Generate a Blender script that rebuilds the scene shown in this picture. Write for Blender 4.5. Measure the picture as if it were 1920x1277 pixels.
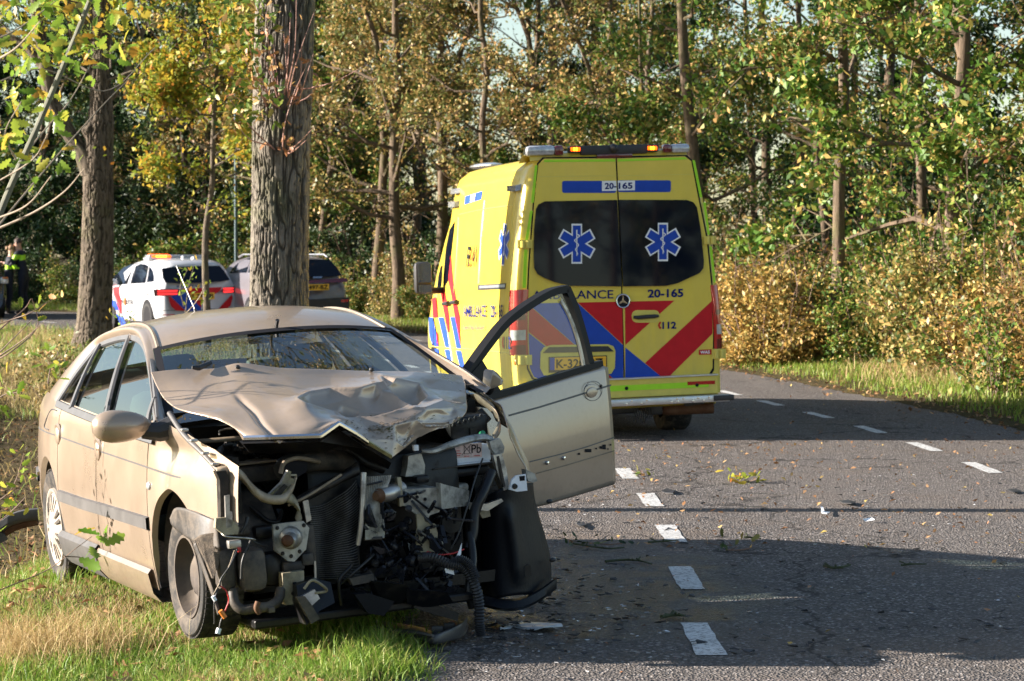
import bpy, bmesh, math, random
import numpy as np
from mathutils import Vector, Matrix

for o in list(bpy.data.objects):
    bpy.data.objects.remove(o)
scene = bpy.context.scene
COL = scene.collection
R = math.radians

# ------------------------------------------------------------------ camera, world, sun, exposure
FOC = 4500.0            # focal length in photograph pixels (1920 wide)
CAMH = 1.68
PITCH = math.atan((638.5 - 475) / FOC)
cam_d = bpy.data.cameras.new('camera')
cam = bpy.data.objects.new('camera', cam_d)
COL.objects.link(cam)
cam.location = (0, 0, CAMH)
cam.rotation_euler = (math.pi / 2 - PITCH, 0, 0)
cam_d.sensor_width = 36
cam_d.lens = 36 * FOC / 1920
cam_d.clip_start = 0.1
cam_d.clip_end = 2000
cam_d.dof.use_dof = True
cam_d.dof.focus_distance = 12.5
cam_d.dof.aperture_fstop = 8
scene.camera = cam

SUN_EL = R(17.3)
SUN_AZ = R(1.0)          # small turn of the sun towards the far end of the road
sun_dir = Vector((-math.cos(SUN_EL) * math.cos(SUN_AZ), math.cos(SUN_EL) * math.sin(SUN_AZ), math.sin(SUN_EL)))
world = bpy.data.worlds.new('World')
scene.world = world
world.use_nodes = True
wn = world.node_tree.nodes
sky = wn.new('ShaderNodeTexSky')
sky.sky_type = 'NISHITA'
sky.sun_disc = False
sky.sun_elevation = SUN_EL
sky.sun_rotation = math.atan2(sun_dir.x, sun_dir.y)
sky.altitude = 0
sky.air_density = 1.0
sky.dust_density = 0.8
sky.ozone_density = 1.0
wn['Background'].inputs['Strength'].default_value = 0.062
world.node_tree.links.new(sky.outputs['Color'], wn['Background'].inputs['Color'])

sun_l = bpy.data.lights.new('sun', 'SUN')
sun_l.energy = 5.0
sun_l.angle = R(0.5)
sun_l.color = (1.0, 0.905, 0.81)
sun_o = bpy.data.objects.new('sun', sun_l)
COL.objects.link(sun_o)
sun_o.rotation_euler = (-sun_dir).to_track_quat('-Z', 'Y').to_euler()
sun_o.location = sun_dir * 100

scene.view_settings.view_transform = 'Standard'
scene.view_settings.look = 'None'
scene.view_settings.gamma = 1
scene.view_settings.use_curve_mapping = False
scene.view_settings.exposure = 1.88
scene.render.engine = 'CYCLES'

# ------------------------------------------------------------------ projection helpers (photograph -> real place)
def ray(x, y):
    a = (x - 960) / FOC
    b = (638.5 - y) / FOC
    c, s = math.cos(PITCH), math.sin(PITCH)
    return np.array([a, c + b * s, -s + b * c])
EYE = np.array([0, 0, CAMH])
def at(x, y, Y):
    r = ray(x, y)
    return EYE + r * (Y / r[1])

class Frame:
    """A local frame standing in the world: x lateral, y lengthwise, z up."""
    def __init__(s, o, yaw, pitch=0, roll=0):
        yw, p, r = R(yaw), R(pitch), R(roll)
        Rz = np.array([[math.cos(yw), -math.sin(yw), 0], [math.sin(yw), math.cos(yw), 0], [0, 0, 1]])
        Rx = np.array([[1, 0, 0], [0, math.cos(p), -math.sin(p)], [0, math.sin(p), math.cos(p)]])
        Ry = np.array([[math.cos(r), 0, math.sin(r)], [0, 1, 0], [-math.sin(r), 0, math.cos(r)]])
        s.R = Rz @ Rx @ Ry
        s.o = np.array(o, float)
    def w(s, p):
        return s.R @ np.array(p, float) + s.o
    def hit(s, x, y, axis, val):
        d = s.R.T @ ray(x, y)
        o = s.R.T @ (EYE - s.o)
        return o + (val - o[axis]) / d[axis] * d
    def hitp(s, x, y, p0, n):
        d = s.R.T @ ray(x, y)
        o = s.R.T @ (EYE - s.o)
        p0, n = np.array(p0, float), np.array(n, float)
        return o + np.dot(p0 - o, n) / np.dot(d, n) * d
    def hits(s, x, y, f, x0):
        """ray against the side surface x = f(y, z)"""
        v = x0
        for i in range(12):
            p = s.hit(x, y, 0, v)
            v = f(p[1], p[2])
        return s.hit(x, y, 0, v)
    def matrix(s):
        m = Matrix.Identity(4)
        for i in range(3):
            for j in range(3):
                m[i][j] = s.R[i][j]
            m[i][3] = s.o[i]
        return m

def unit(v):
    v = np.array(v, float)
    return v / (np.linalg.norm(v) + 1e-12)
def sm(t):
    t = np.clip(t, 0, 1)
    return t * t * (3 - 2 * t)
def spline(pts, n):
    """Catmull-Rom through pts, n samples"""
    P = np.array(pts, float)
    k = len(P)
    if k == 2:
        t = np.linspace(0, 1, n)[:, None]
        return P[0] * (1 - t) + P[1] * t
    E = np.vstack([2 * P[0] - P[1], P, 2 * P[-1] - P[-2]])
    T = np.linspace(0, k - 1 - 1e-9, n)
    out = []
    for t in T:
        i = int(t)
        u = t - i
        a, b, c, d = E[i], E[i + 1], E[i + 2], E[i + 3]
        out.append(0.5 * (2 * b + (c - a) * u + (2 * a - 5 * b + 4 * c - d) * u * u + (3 * b - a - 3 * c + d) * u ** 3))
    return np.array(out)
def poly_resample(pts, n):
    P = np.array(pts, float)
    L = np.concatenate([[0], np.cumsum(np.linalg.norm(np.diff(P, axis=0), axis=1))])
    t = np.linspace(0, L[-1], n)
    return np.stack([np.interp(t, L, P[:, i]) for i in range(P.shape[1])], 1)

_perm = np.random.RandomState(7).rand(64, 64, 64)
def noise3(x, y, z):
    x, y, z = np.broadcast_arrays(np.asarray(x, float), np.asarray(y, float), np.asarray(z, float))
    xi, yi, zi = np.floor(x).astype(int), np.floor(y).astype(int), np.floor(z).astype(int)
    fx, fy, fz = x - xi, y - yi, z - zi
    fx, fy, fz = [t * t * (3 - 2 * t) for t in (fx, fy, fz)]
    r = 0
    for a in (0, 1):
        for b in (0, 1):
            for c in (0, 1):
                r = r + _perm[(xi + a) % 64, (yi + b) % 64, (zi + c) % 64] * (fx if a else 1 - fx) * (fy if b else 1 - fy) * (fz if c else 1 - fz)
    return r * 2 - 1

# ------------------------------------------------------------------ mesh builder
class MB:
    def __init__(s):
        s.v, s.f, s.m = [], [], []
    def add(s, V, F, mi=0):
        b = len(s.v)
        s.v.extend([tuple(map(float, p)) for p in V])
        s.f.extend([tuple(b + i for i in f) for f in F])
        s.m.extend([mi] * len(F))
        return s
    def grid(s, P, mi=0, cu=False, cv=False, flip=False):
        P = np.asarray(P, float)
        nu, nv = P.shape[:2]
        F = []
        for i in range(nu if cu else nu - 1):
            for j in range(nv if cv else nv - 1):
                a, b = i * nv + j, ((i + 1) % nu) * nv + j
                c, d = ((i + 1) % nu) * nv + (j + 1) % nv, i * nv + (j + 1) % nv
                F.append((a, d, c, b) if flip else (a, b, c, d))
        return s.add(P.reshape(-1, 3), F, mi)
    def box(s, c, d, M=None, mi=0, bev=0.0):
        key = None
        bm = bmesh.new()
        bmesh.ops.create_cube(bm, size=1)
        for v in bm.verts:
            v.co = Vector((v.co.x * d[0], v.co.y * d[1], v.co.z * d[2]))
        if bev > 0:
            bmesh.ops.bevel(bm, geom=list(bm.edges), offset=min(bev, 0.45 * min(d)), segments=2, affect='EDGES', profile=0.5)
        bm.verts.index_update()
        V = np.array([v.co[:] for v in bm.verts])
        if M is not None:
            V = V @ np.asarray(M).T
        V = V + np.array(c)
        F = [[v.index for v in f.verts] for f in bm.faces]
        bm.free()
        return s.add(V, F, mi)
    def tube(s, pts, rad, n=8, mi=0, cap=True, closed=False):
        P = np.array(pts, float)
        k = len(P)
        rad = np.broadcast_to(np.asarray(rad, float), (k,))
        T = np.gradient(P, axis=0)
        T /= np.linalg.norm(T, axis=1)[:, None] + 1e-9
        up = np.array([0, 0, 1.0]) if abs(T[0][2]) < 0.9 else np.array([1.0, 0, 0])
        rings = []
        u = unit(np.cross(T[0], up))
        for i in range(k):
            u = unit(u - np.dot(u, T[i]) * T[i])
            w = np.cross(T[i], u)
            a = np.linspace(0, 2 * math.pi, n, endpoint=False)
            rings.append(P[i] + rad[i] * (np.cos(a)[:, None] * u + np.sin(a)[:, None] * w))
        G = np.array(rings)
        b = len(s.v)
        s.grid(G, mi, cu=closed, cv=True)
        if cap and not closed:
            s.f.append(tuple(b + i for i in range(n)))
            s.f.append(tuple(b + (k - 1) * n + i for i in reversed(range(n))))
            s.m += [mi, mi]
        return s
    def prism(s, poly, off, mi=0):
        P = np.array(poly, float)
        off = np.array(off, float)
        n = len(P)
        V = np.vstack([P, P + off])
        F = [tuple(range(n)), tuple(range(2 * n - 1, n - 1, -1))] + [(i, i + n, (i + 1) % n + n, (i + 1) % n) for i in range(n)]
        return s.add(V, F, mi)
    def lathe(s, prof, c, ax, n=24, mi=0):
        """prof: (radius, along axis)"""
        ax = unit(ax)
        u = unit(np.cross(ax, [0, 0, 1.0] if abs(ax[2]) < 0.9 else [1.0, 0, 0]))
        w = np.cross(ax, u)
        a = np.linspace(0, 2 * math.pi, n, endpoint=False)
        G = np.array([np.array(c) + ax * h + r * (np.cos(a)[:, None] * u + np.sin(a)[:, None] * w) for r, h in prof])
        return s.grid(G, mi, cv=True)
    def ell(s, c, r, nu=16, nv=12, M=None, mi=0):
        th = np.linspace(0, 2 * math.pi, nu, endpoint=False)
        ph = np.linspace(0.001, math.pi - 0.001, nv)
        G = np.stack([np.sin(ph)[:, None] * np.cos(th), np.sin(ph)[:, None] * np.sin(th), np.cos(ph)[:, None] * np.ones(nu)], 2) * np.array(r)
        if M is not None:
            G = G @ np.asarray(M).T
        return s.grid(G + np.array(c), mi, cv=True)
    def build(s, name, mats, parent=None, smooth=30, solid=0.0, bevel=0.0):
        me = bpy.data.meshes.new(name)
        me.from_pydata(s.v, [], s.f)
        if not isinstance(mats, (list, tuple)):
            mats = [mats]
        for m in mats:
            me.materials.append(m)
        if len(mats) > 1:
            me.polygons.foreach_set('material_index', s.m)
        if solid or smooth:
            bm = bmesh.new()
            bm.from_mesh(me)
            bmesh.ops.recalc_face_normals(bm, faces=bm.faces)
            bm.to_mesh(me)
            bm.free()
        if smooth:
            me.shade_smooth()
            me.set_sharp_from_angle(angle=R(smooth))
        me.update()
        o = bpy.data.objects.new(name, me)
        COL.objects.link(o)
        if parent is not None:
            o.parent = parent
        if solid:
            md = o.modifiers.new('thickness', 'SOLIDIFY')
            md.thickness = abs(solid)
            md.offset = -1 if solid > 0 else 1
        return o

def mesh_np(name, V, F, mat, parent=None, smooth=False):
    """fast mesh from arrays; F is (n, k)"""
    V = np.asarray(V, np.float32)
    F = np.asarray(F, np.int32)
    me = bpy.data.meshes.new(name)
    me.vertices.add(len(V))
    me.vertices.foreach_set('co', V.ravel())
    n, k = F.shape
    me.loops.add(n * k)
    me.loops.foreach_set('vertex_index', F.ravel())
    me.polygons.add(n)
    me.polygons.foreach_set('loop_start', np.arange(0, n * k, k, dtype=np.int32))
    me.update(calc_edges=True)
    me.materials.append(mat)
    if smooth:
        me.shade_smooth()
    o = bpy.data.objects.new(name, me)
    COL.objects.link(o)
    if parent is not None:
        o.parent = parent
    return o

def tag(o, label, cat, group=None, kind=None):
    if label:
        o['label'] = label
    if cat:
        o['category'] = cat
    if group:
        o['group'] = group
    if kind:
        o['kind'] = kind
    return o
def thing(name, label, cat, loc=(0, 0, 0), rz=0, group=None, frame=None):
    o = bpy.data.objects.new(name, None)
    COL.objects.link(o)
    if frame is not None:
        m = frame.matrix()
        o.location = m.to_translation()
        o.rotation_euler = m.to_euler()
    else:
        o.location = loc
        o.rotation_euler = (0, 0, rz)
    o.empty_display_size = 0.2
    return tag(o, label, cat, group)
def copy_tree(o, parent=None):
    c = o.copy()
    COL.objects.link(c)
    if parent is not None:
        c.parent = parent
    for ch in list(o.children):
        copy_tree(ch, c)
    return c

# ------------------------------------------------------------------ materials
class NT:
    def __init__(s, name):
        s.mat = bpy.data.materials.new(name)
        s.mat.use_nodes = True
        s.t = s.mat.node_tree
        s.b = s.t.nodes['Principled BSDF']
        s.out = s.t.nodes['Material Output']
        s._co = None
    def n(s, typ, **kw):
        nd = s.t.nodes.new(typ)
        for k, v in kw.items():
            if hasattr(nd, k):
                setattr(nd, k, v)
            else:
                nd.inputs[k.replace('_', ' ')].default_value = v
        return nd
    def l(s, a, b):
        s.t.links.new(a, b)
    def co(s, scale=(1, 1, 1), rot=(0, 0, 0), kind='Object'):
        tc = s.n('ShaderNodeTexCoord')
        mp = s.n('ShaderNodeMapping')
        mp.inputs['Scale'].default_value = scale
        mp.inputs['Rotation'].default_value = rot
        s.l(tc.outputs[kind], mp.inputs['Vector'])
        return mp.outputs['Vector']
    def noise(s, scale, detail=4, rough=0.55, vec=None, dist=0):
        nd = s.n('ShaderNodeTexNoise')
        nd.inputs['Scale'].default_value = scale
        nd.inputs['Detail'].default_value = detail
        nd.inputs['Roughness'].default_value = rough
        nd.inputs['Distortion'].default_value = dist
        s.l(vec if vec is not None else s.co(), nd.inputs['Vector'])
        return nd.outputs['Fac']
    def voro(s, scale, vec=None, feature='F1'):
        nd = s.n('ShaderNodeTexVoronoi', feature=feature)
        nd.inputs['Scale'].default_value = scale
        s.l(vec if vec is not None else s.co(), nd.inputs['Vector'])
        return nd
    def ramp(s, fac, stops, interp='LINEAR'):
        nd = s.n('ShaderNodeValToRGB')
        nd.color_ramp.interpolation = interp
        e = nd.color_ramp.elements
        while len(e) > 1:
            e.remove(e[-1])
        e[0].position = stops[0][0]
        e[0].color = c4(stops[0][1])
        for p, c in stops[1:]:
            x = e.new(p)
            x.color = c4(c)
        s.l(fac, nd.inputs['Fac'])
        return nd.outputs['Color']
    def mix(s, fac, a, b, mode='MIX'):
        nd = s.n('ShaderNodeMix', data_type='RGBA', blend_type=mode)
        for sock, v in ((nd.inputs[0], fac), (nd.inputs[6], a), (nd.inputs[7], b)):
            if hasattr(v, 'is_linked'):
                s.l(v, sock)
            elif isinstance(v, (int, float)) and sock.type != 'RGBA':
                sock.default_value = v
            else:
                sock.default_value = c4(v)
        return nd.outputs[2]
    def bump(s, h, strength=0.3, dist=0.01):
        nd = s.n('ShaderNodeBump')
        nd.inputs['Strength'].default_value = strength
        nd.inputs['Distance'].default_value = dist
        s.l(h, nd.inputs['Height'])
        s.l(nd.outputs['Normal'], s.b.inputs['Normal'])
    def set(s, **kw):
        for k, v in kw.items():
            sock = s.b.inputs[k.replace('_', ' ')]
            if hasattr(v, 'is_linked'):
                s.l(v, sock)
            elif isinstance(v, tuple) or sock.type == 'RGBA':
                sock.default_value = c4(v)
            else:
                sock.default_value = v
        return s
def c4(c):
    if isinstance(c, (int, float)):
        return (c, c, c, 1)
    return tuple(c) if len(c) == 4 else (c[0], c[1], c[2], 1)

def plain(name, col, rough=0.5, metal=0.0, var=0.15, scale=12, bump=0.0, bscale=60, coat=0.0, spec=None):
    t = NT(name)
    f = t.noise(scale, 5, 0.6)
    col = c4(col)
    lo = tuple(c * (1 - var) for c in col[:3])
    hi = tuple(min(1, c * (1 + var)) for c in col[:3])
    t.set(Base_Color=t.ramp(f, [(0.3, lo), (0.7, hi)]), Roughness=rough, Metallic=metal, Coat_Weight=coat)
    if spec is not None:
        t.set(Specular_IOR_Level=spec)
    if bump:
        t.bump(t.noise(bscale, 4), bump, 0.005)
    return t.mat
def dusty(name, col, dust=(0.20, 0.165, 0.12), amount=0.5, rough=0.45, metal=0.0, scale=7, bump=0.15, spec=0.35):
    """dark or metal surface with a film of dried mud and dust of its own"""
    t = NT(name)
    f = t.noise(scale, 6, 0.7)
    k = t.ramp(f, [(0.62 - amount * 0.4, 0.0), (0.80 - amount * 0.2, 0.85)])
    t.set(Base_Color=t.mix(k, col, dust), Metallic=metal, Specular_IOR_Level=spec)
    t.set(Roughness=t.mix(k, rough, 0.85))
    t.bump(t.noise(scale * 9, 4), bump, 0.006)
    return t.mat
def emit(name, col, strength, base=(0.8, 0.5, 0.1)):
    t = NT(name)
    t.set(Base_Color=base, Roughness=0.2, Emission_Color=col, Emission_Strength=strength)
    return t.mat
def leafmat(name, stops, rough=0.45, transl=0.4, spec=0.3, patch=None):
    t = NT(name)
    g = t.n('ShaderNodeNewGeometry')
    c = t.ramp(g.outputs['Random Per Island'], stops)
    oi = t.n('ShaderNodeObjectInfo')
    hs = t.n('ShaderNodeHueSaturation')
    mr = t.n('ShaderNodeMapRange')
    mr.inputs['To Min'].default_value = 0.485
    mr.inputs['To Max'].default_value = 0.515
    t.l(oi.outputs['Random'], mr.inputs['Value'])
    t.l(mr.outputs['Result'], hs.inputs['Hue'])
    t.l(c, hs.inputs['Color'])
    c = hs.outputs['Color']
    t.set(Base_Color=c, Roughness=rough, Specular_IOR_Level=spec)
    tr = t.n('ShaderNodeBsdfTranslucent')
    t.l(c, tr.inputs['Color'])
    mx = t.n('ShaderNodeMixShader')
    mx.inputs['Fac'].default_value = transl
    t.l(t.b.outputs['BSDF'], mx.inputs[1])
    t.l(tr.outputs['BSDF'], mx.inputs[2])
    t.l(mx.outputs['Shader'], t.out.inputs['Surface'])
    return t.mat
def barkmat(name, c1, c2, moss=(0.10, 0.11, 0.035), mossk=0.35, sc=1.0):
    t = NT(name)
    v = t.co((9 * sc, 9 * sc, 1.6 * sc))
    w = t.noise(1.6, 6, 0.65, v, 0.6)
    n2 = t.noise(14, 5, 0.6)
    col = t.ramp(w, [(0.32, c1), (0.62, c2)])
    col = t.mix(t.ramp(n2, [(0.35, 0), (0.75, 0.35)]), col, tuple(x * 1.5 for x in c2))
    mk = t.ramp(t.noise(2.2, 3), [(0.52, 0), (0.7, mossk)])
    col = t.mix(mk, col, moss)
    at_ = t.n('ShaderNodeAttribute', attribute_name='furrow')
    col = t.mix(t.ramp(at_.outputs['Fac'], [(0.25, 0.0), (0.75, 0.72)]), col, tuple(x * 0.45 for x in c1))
    t.set(Base_Color=col, Roughness=0.9, Specular_IOR_Level=0.2)
    t.bump(w, 0.8, 0.03)
    return t.mat
# ------------------------------------------------------------------ shared materials
def asphalt():
    t = NT('asphalt')
    v = t.voro(78)
    chips = t.ramp(v.outputs['Color'], [(0.0, (0.034, 0.032, 0.032)), (0.40, (0.080, 0.074, 0.070)), (0.72, (0.16, 0.142, 0.13)), (0.86, (0.36, 0.33, 0.31)), (1.0, (0.62, 0.59, 0.56))])
    big = t.noise(1.1, 5, 0.6)
    col = t.mix(t.ramp(big, [(0.3, 0.0), (0.75, 0.5)]), chips, (0.130, 0.112, 0.098))
    # dust and crushed leaf worn into the surface
    wear = t.ramp(t.noise(0.55, 6, 0.7), [(0.5, 0.0), (0.72, 0.45)])
    col = t.mix(wear, col, (0.19, 0.14, 0.10))
    # long streaks of traffic wear and a few hairline cracks
    st = t.noise(1.0, 5, 0.6, t.co((1.3, 0.05, 1)))
    col = t.mix(t.ramp(st, [(0.38, 0.0), (0.62, 0.30)]), col, (0.20, 0.18, 0.165))
    wv = t.n('ShaderNodeVectorMath', operation='ADD')
    nz = t.n('ShaderNodeTexNoise'); nz.inputs['Scale'].default_value = 1.6; nz.inputs['Detail'].default_value = 5
    t.l(t.co(), nz.inputs['Vector'])
    t.l(t.co((1, 0.45, 1)), wv.inputs[0]); t.l(nz.outputs['Color'], wv.inputs[1])
    ck = t.voro(0.42, wv.outputs[0], 'DISTANCE_TO_EDGE')
    col = t.mix(t.ramp(ck.outputs['Distance'], [(0.003, 0.75), (0.009, 0.0)]), col, (0.022, 0.02, 0.018))
    # fluid that ran out of the wreck, tinted for the golden light under it
    geo = t.n('ShaderNodeNewGeometry')
    mp = t.n('ShaderNodeMapping')
    mp.inputs['Location'].default_value = (-0.45 / 1.1, -12.0 / 2.6, 0)
    mp.inputs['Scale'].default_value = (1 / 1.1, 1 / 2.6, 0.2)
    t.l(geo.outputs['Position'], mp.inputs['Vector'])
    gr = t.n('ShaderNodeTexGradient', gradient_type='SPHERICAL')
    t.l(mp.outputs['Vector'], gr.inputs['Vector'])
    ad = t.n('ShaderNodeMath', operation='MULTIPLY')
    t.l(gr.outputs['Fac'], ad.inputs[0])
    t.l(t.ramp(t.noise(2.4, 6, 0.7), [(0.35, 0.2), (0.65, 2.2)]), ad.inputs[1])
    wet = t.ramp(ad.outputs[0], [(0.15, 0.0), (0.8, 0.85)])
    col = t.mix(wet, col, (0.035, 0.026, 0.012))
    t.set(Base_Color=col)
    t.set(Roughness=t.mix(wet, t.ramp(t.noise(0.8, 4), [(0.35, 0.68), (0.65, 0.82)]), 0.24))
    t.set(Specular_IOR_Level=t.mix(wet, 0.14, 0.5))
    h = t.voro(78).outputs['Distance']
    t.bump(h, 1.0, 0.014)
    return t.mat
M = {}
M['asphalt'] = asphalt()
def roadpaint():
    t = NT('road_paint')
    n = t.noise(38, 6, 0.75)
    k = t.ramp(n, [(0.40, 1.0), (0.50, 0.0)])
    base = t.ramp(t.noise(5, 4), [(0.3, (0.52, 0.52, 0.50)), (0.7, (0.66, 0.66, 0.64))])
    t.set(Base_Color=t.mix(k, base, (0.14, 0.13, 0.12)), Roughness=0.6)
    t.bump(t.voro(110).outputs['Distance'], 0.4, 0.006)
    return t.mat
M['paint_line'] = roadpaint()
def soil():
    t = NT('verge_soil')
    a = t.noise(0.8, 6, 0.65)
    b = t.noise(14, 6, 0.7)
    col = t.ramp(a, [(0.30, (0.085, 0.085, 0.022)), (0.5, (0.12, 0.10, 0.038)), (0.68, (0.16, 0.12, 0.055))])
    col = t.mix(t.ramp(b, [(0.35, 0.2), (0.65, 0.95)]), col, (0.045, 0.032, 0.020))
    t.set(Base_Color=col, Roughness=0.95, Specular_IOR_Level=0.1)
    t.bump(b, 1.0, 0.06)
    return t.mat
M['soil'] = soil()
GREENS = [(0.0, (0.10, 0.16, 0.018)), (0.3, (0.16, 0.22, 0.030)), (0.55, (0.26, 0.28, 0.055)), (0.75, (0.38, 0.30, 0.11)), (1.0, (0.52, 0.40, 0.20))]
M['grass'] = leafmat('grass_blade', [(0.0, (0.09, 0.18, 0.016)), (0.45, (0.17, 0.29, 0.030)), (0.75, (0.25, 0.33, 0.06)), (1.0, (0.38, 0.33, 0.12))], 0.5, 0.35)
M['straw'] = leafmat('dry_grass_blade', [(0.0, (0.30, 0.21, 0.085)), (0.5, (0.44, 0.32, 0.14)), (0.85, (0.55, 0.43, 0.22)), (1.0, (0.26, 0.28, 0.06))], 0.6, 0.3)
M['leaf_oak'] = leafmat('oak_leaf_autumn', [(0.0, (0.04, 0.09, 0.014)), (0.40, (0.085, 0.155, 0.022)), (0.66, (0.19, 0.22, 0.04)), (0.8, (0.36, 0.27, 0.075)), (0.93, (0.44, 0.28, 0.10)), (1.0, (0.36, 0.16, 0.05))], 0.48, 0.22)
M['leaf_rust'] = leafmat('oak_leaf_golden_brown', [(0.0, (0.05, 0.085, 0.018)), (0.34, (0.13, 0.15, 0.034)), (0.62, (0.33, 0.25, 0.08)), (0.85, (0.45, 0.30, 0.11)), (1.0, (0.33, 0.17, 0.06))], 0.48, 0.22)
M['leaf_olive'] = leafmat('leaf_olive_green', [(0.0, (0.04, 0.09, 0.012)), (0.42, (0.085, 0.165, 0.020)), (0.70, (0.18, 0.24, 0.035)), (0.88, (0.40, 0.31, 0.08)), (1.0, (0.48, 0.30, 0.10))], 0.48, 0.22)
M['leaf_dark'] = leafmat('leaf_evergreen_deep_shade', [(0.0, (0.014, 0.036, 0.012)), (0.6, (0.028, 0.062, 0.018)), (0.9, (0.06, 0.10, 0.025)), (1.0, (0.14, 0.15, 0.045))], 0.45, 0.12)  # evergreen leaves, kept dark to hold the shade deep in the wood
M['leaf_bright'] = leafmat('leaf_yellow_green', [(0.0, (0.12, 0.19, 0.022)), (0.35, (0.22, 0.28, 0.035)), (0.65, (0.40, 0.36, 0.045)), (0.85, (0.52, 0.36, 0.04)), (1.0, (0.46, 0.20, 0.04))], 0.55, 0.4)
M['leaf_fore'] = leafmat('leaf_fresh_green', [(0.0, (0.12, 0.22, 0.025)), (0.5, (0.22, 0.33, 0.04)), (0.8, (0.42, 0.38, 0.05)), (1.0, (0.50, 0.25, 0.04))], 0.4, 0.45)
M['leaf_brown'] = leafmat('leaf_fallen', [(0.0, (0.20, 0.10, 0.04)), (0.4, (0.32, 0.17, 0.075)), (0.75, (0.42, 0.26, 0.13)), (1.0, (0.46, 0.36, 0.10))], 0.55, 0.15)
M['leaf_mulch'] = leafmat('leaf_mulch', [(0.0, (0.035, 0.024, 0.016)), (0.6, (0.075, 0.05, 0.03)), (0.9, (0.15, 0.10, 0.055)), (1.0, (0.10, 0.13, 0.03))], 0.7, 0.05)
M['leaf_dry'] = leafmat('leaf_dry_reddish', [(0.0, (0.22, 0.075, 0.04)), (0.5, (0.36, 0.16, 0.08)), (1.0, (0.42, 0.28, 0.08))], 0.5, 0.25)
M['leaf_orange'] = leafmat('leaf_orange_shrub', [(0.0, (0.10, 0.12, 0.03)), (0.3, (0.30, 0.20, 0.06)), (0.7, (0.50, 0.27, 0.075)), (0.9, (0.40, 0.30, 0.09)), (1.0, (0.16, 0.18, 0.04))], 0.5, 0.2)
M['bark'] = barkmat('bark_grey_brown', (0.04, 0.032, 0.024), (0.16, 0.128, 0.095), sc=1.2)
M['bark_wood'] = barkmat('bark_woodland', (0.035, 0.027, 0.020), (0.15, 0.11, 0.075), mossk=0.6)
M['bark_oak'] = barkmat('bark_deep_furrowed', (0.045, 0.038, 0.030), (0.21, 0.185, 0.15), mossk=0.5, sc=1.3)
M['twig'] = plain('twig', (0.16, 0.10, 0.07), 0.7, var=0.3)
M['twig_pale'] = plain('twig_pale', (0.30, 0.24, 0.17), 0.7, var=0.3)

# ------------------------------------------------------------------ road line and terrain
ROADC = spline([(2.5, -60), (2.45, -30), (2.4, -8), (2.4, 5), (2.35, 13), (2.25, 18.5), (1.98, 22.7), (1.45, 26.8), (0.55, 32.5), (-1.0, 39.5), (-3.9, 47.5), (-7.2, 53.6), (-12.5, 60.3), (-20, 66.5), (-32, 73), (-55, 82), (-95, 92)], 900)
_d = np.linalg.norm(np.diff(ROADC, axis=0), axis=1)
ROADS = np.concatenate([[0], np.cumsum(_d)])
ROADT = np.gradient(ROADC, axis=0)
ROADT /= np.linalg.norm(ROADT, axis=1)[:, None]
ROADN = np.stack([ROADT[:, 1], -ROADT[:, 0]], 1)        # to the right of travel
HALF = 2.92
def road_pt(s, d):
    x = np.interp(s, ROADS, ROADC[:, 0]) + d * np.interp(s, ROADS, ROADN[:, 0])
    y = np.interp(s, ROADS, ROADC[:, 1]) + d * np.interp(s, ROADS, ROADN[:, 1])
    return x, y
def s_of_Y(Y):
    return float(np.interp(Y, ROADC[:, 1], ROADS))
def signed_d(x, y):
    x = np.atleast_1d(np.asarray(x, float)).ravel()
    y = np.atleast_1d(np.asarray(y, float)).ravel()
    out = np.empty(len(x))
    C = ROADC[::3]; N = ROADN[::3]
    for a in range(0, len(x), 4000):
        dx = x[a:a + 4000, None] - C[None, :, 0]
        dy = y[a:a + 4000, None] - C[None, :, 1]
        i = np.argmin(dx * dx + dy * dy, axis=1)
        k = np.arange(len(i))
        d2 = np.sqrt(dx[k, i] ** 2 + dy[k, i] ** 2)
        out[a:a + 4000] = d2 * np.sign(dx[k, i] * N[i, 0] + dy[k, i] * N[i, 1])
    return out
def rise(y):
    return 0.12 * sm((np.asarray(y, float) - 50) / 12)
def zg(x, y, d=None):
    x = np.asarray(x, float); y = np.asarray(y, float)
    sh = x.shape
    if d is None:
        d = signed_d(x, y).reshape(sh)
    e = -d - HALF
    n = 0.035 * noise3(x * 0.9, y * 0.9, 1.5) + 0.02 * noise3(x * 2.7, y * 2.7, 9.5)
    z = np.where(e > 0, -0.052 * np.minimum(e, 2.6), 0.0)
    ditch = sm((e - 1.9) / 1.5) * (1 - sm((e - 4.2) / 2.2))
    far = sm((y - 30) / 12)
    z = z - 0.55 * ditch * (1 - 0.75 * far) * (e > 0) * sm((y - 9) / 5)
    er = d - HALF
    z = z + np.where(er > 0, 0.03 * np.minimum(er, 2) + 0.10 * sm((er - 1.5) / 4), 0)
    edge = np.clip((np.abs(d) - HALF) / 0.25, 0, 1)
    z = z + n * edge
    inn = np.clip((HALF - np.abs(d)) / 0.45, 0, 1)
    z = np.where(np.abs(d) < HALF, -0.004 - 0.07 * inn, z)
    return z + rise(y)
def zg1(x, y):
    return float(zg(np.array([x]), np.array([y]))[0])

gx = np.concatenate([[-600, -300, -160, -100, -70, -50, -38, -30, -24, -20, -17, -14.5], np.arange(-13, 11, 0.28), [12, 14, 17, 21, 27, 36, 50, 80, 140, 300, 600]])
gy = np.concatenate([[-400, -200, -100, -50, -25, -12, -4, 2, 5], np.arange(6.5, 34, 0.28), np.arange(34, 78, 0.8), [80, 85, 92, 100, 120, 150, 220, 400, 900]])
GX, GY = np.meshgrid(gx, gy, indexing='ij')
GZ = zg(GX, GY)
mb = MB().grid(np.stack([GX, GY, GZ], 2))
tag(mb.build('ground', M['soil'], smooth=60), None, None, kind='structure')

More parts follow.
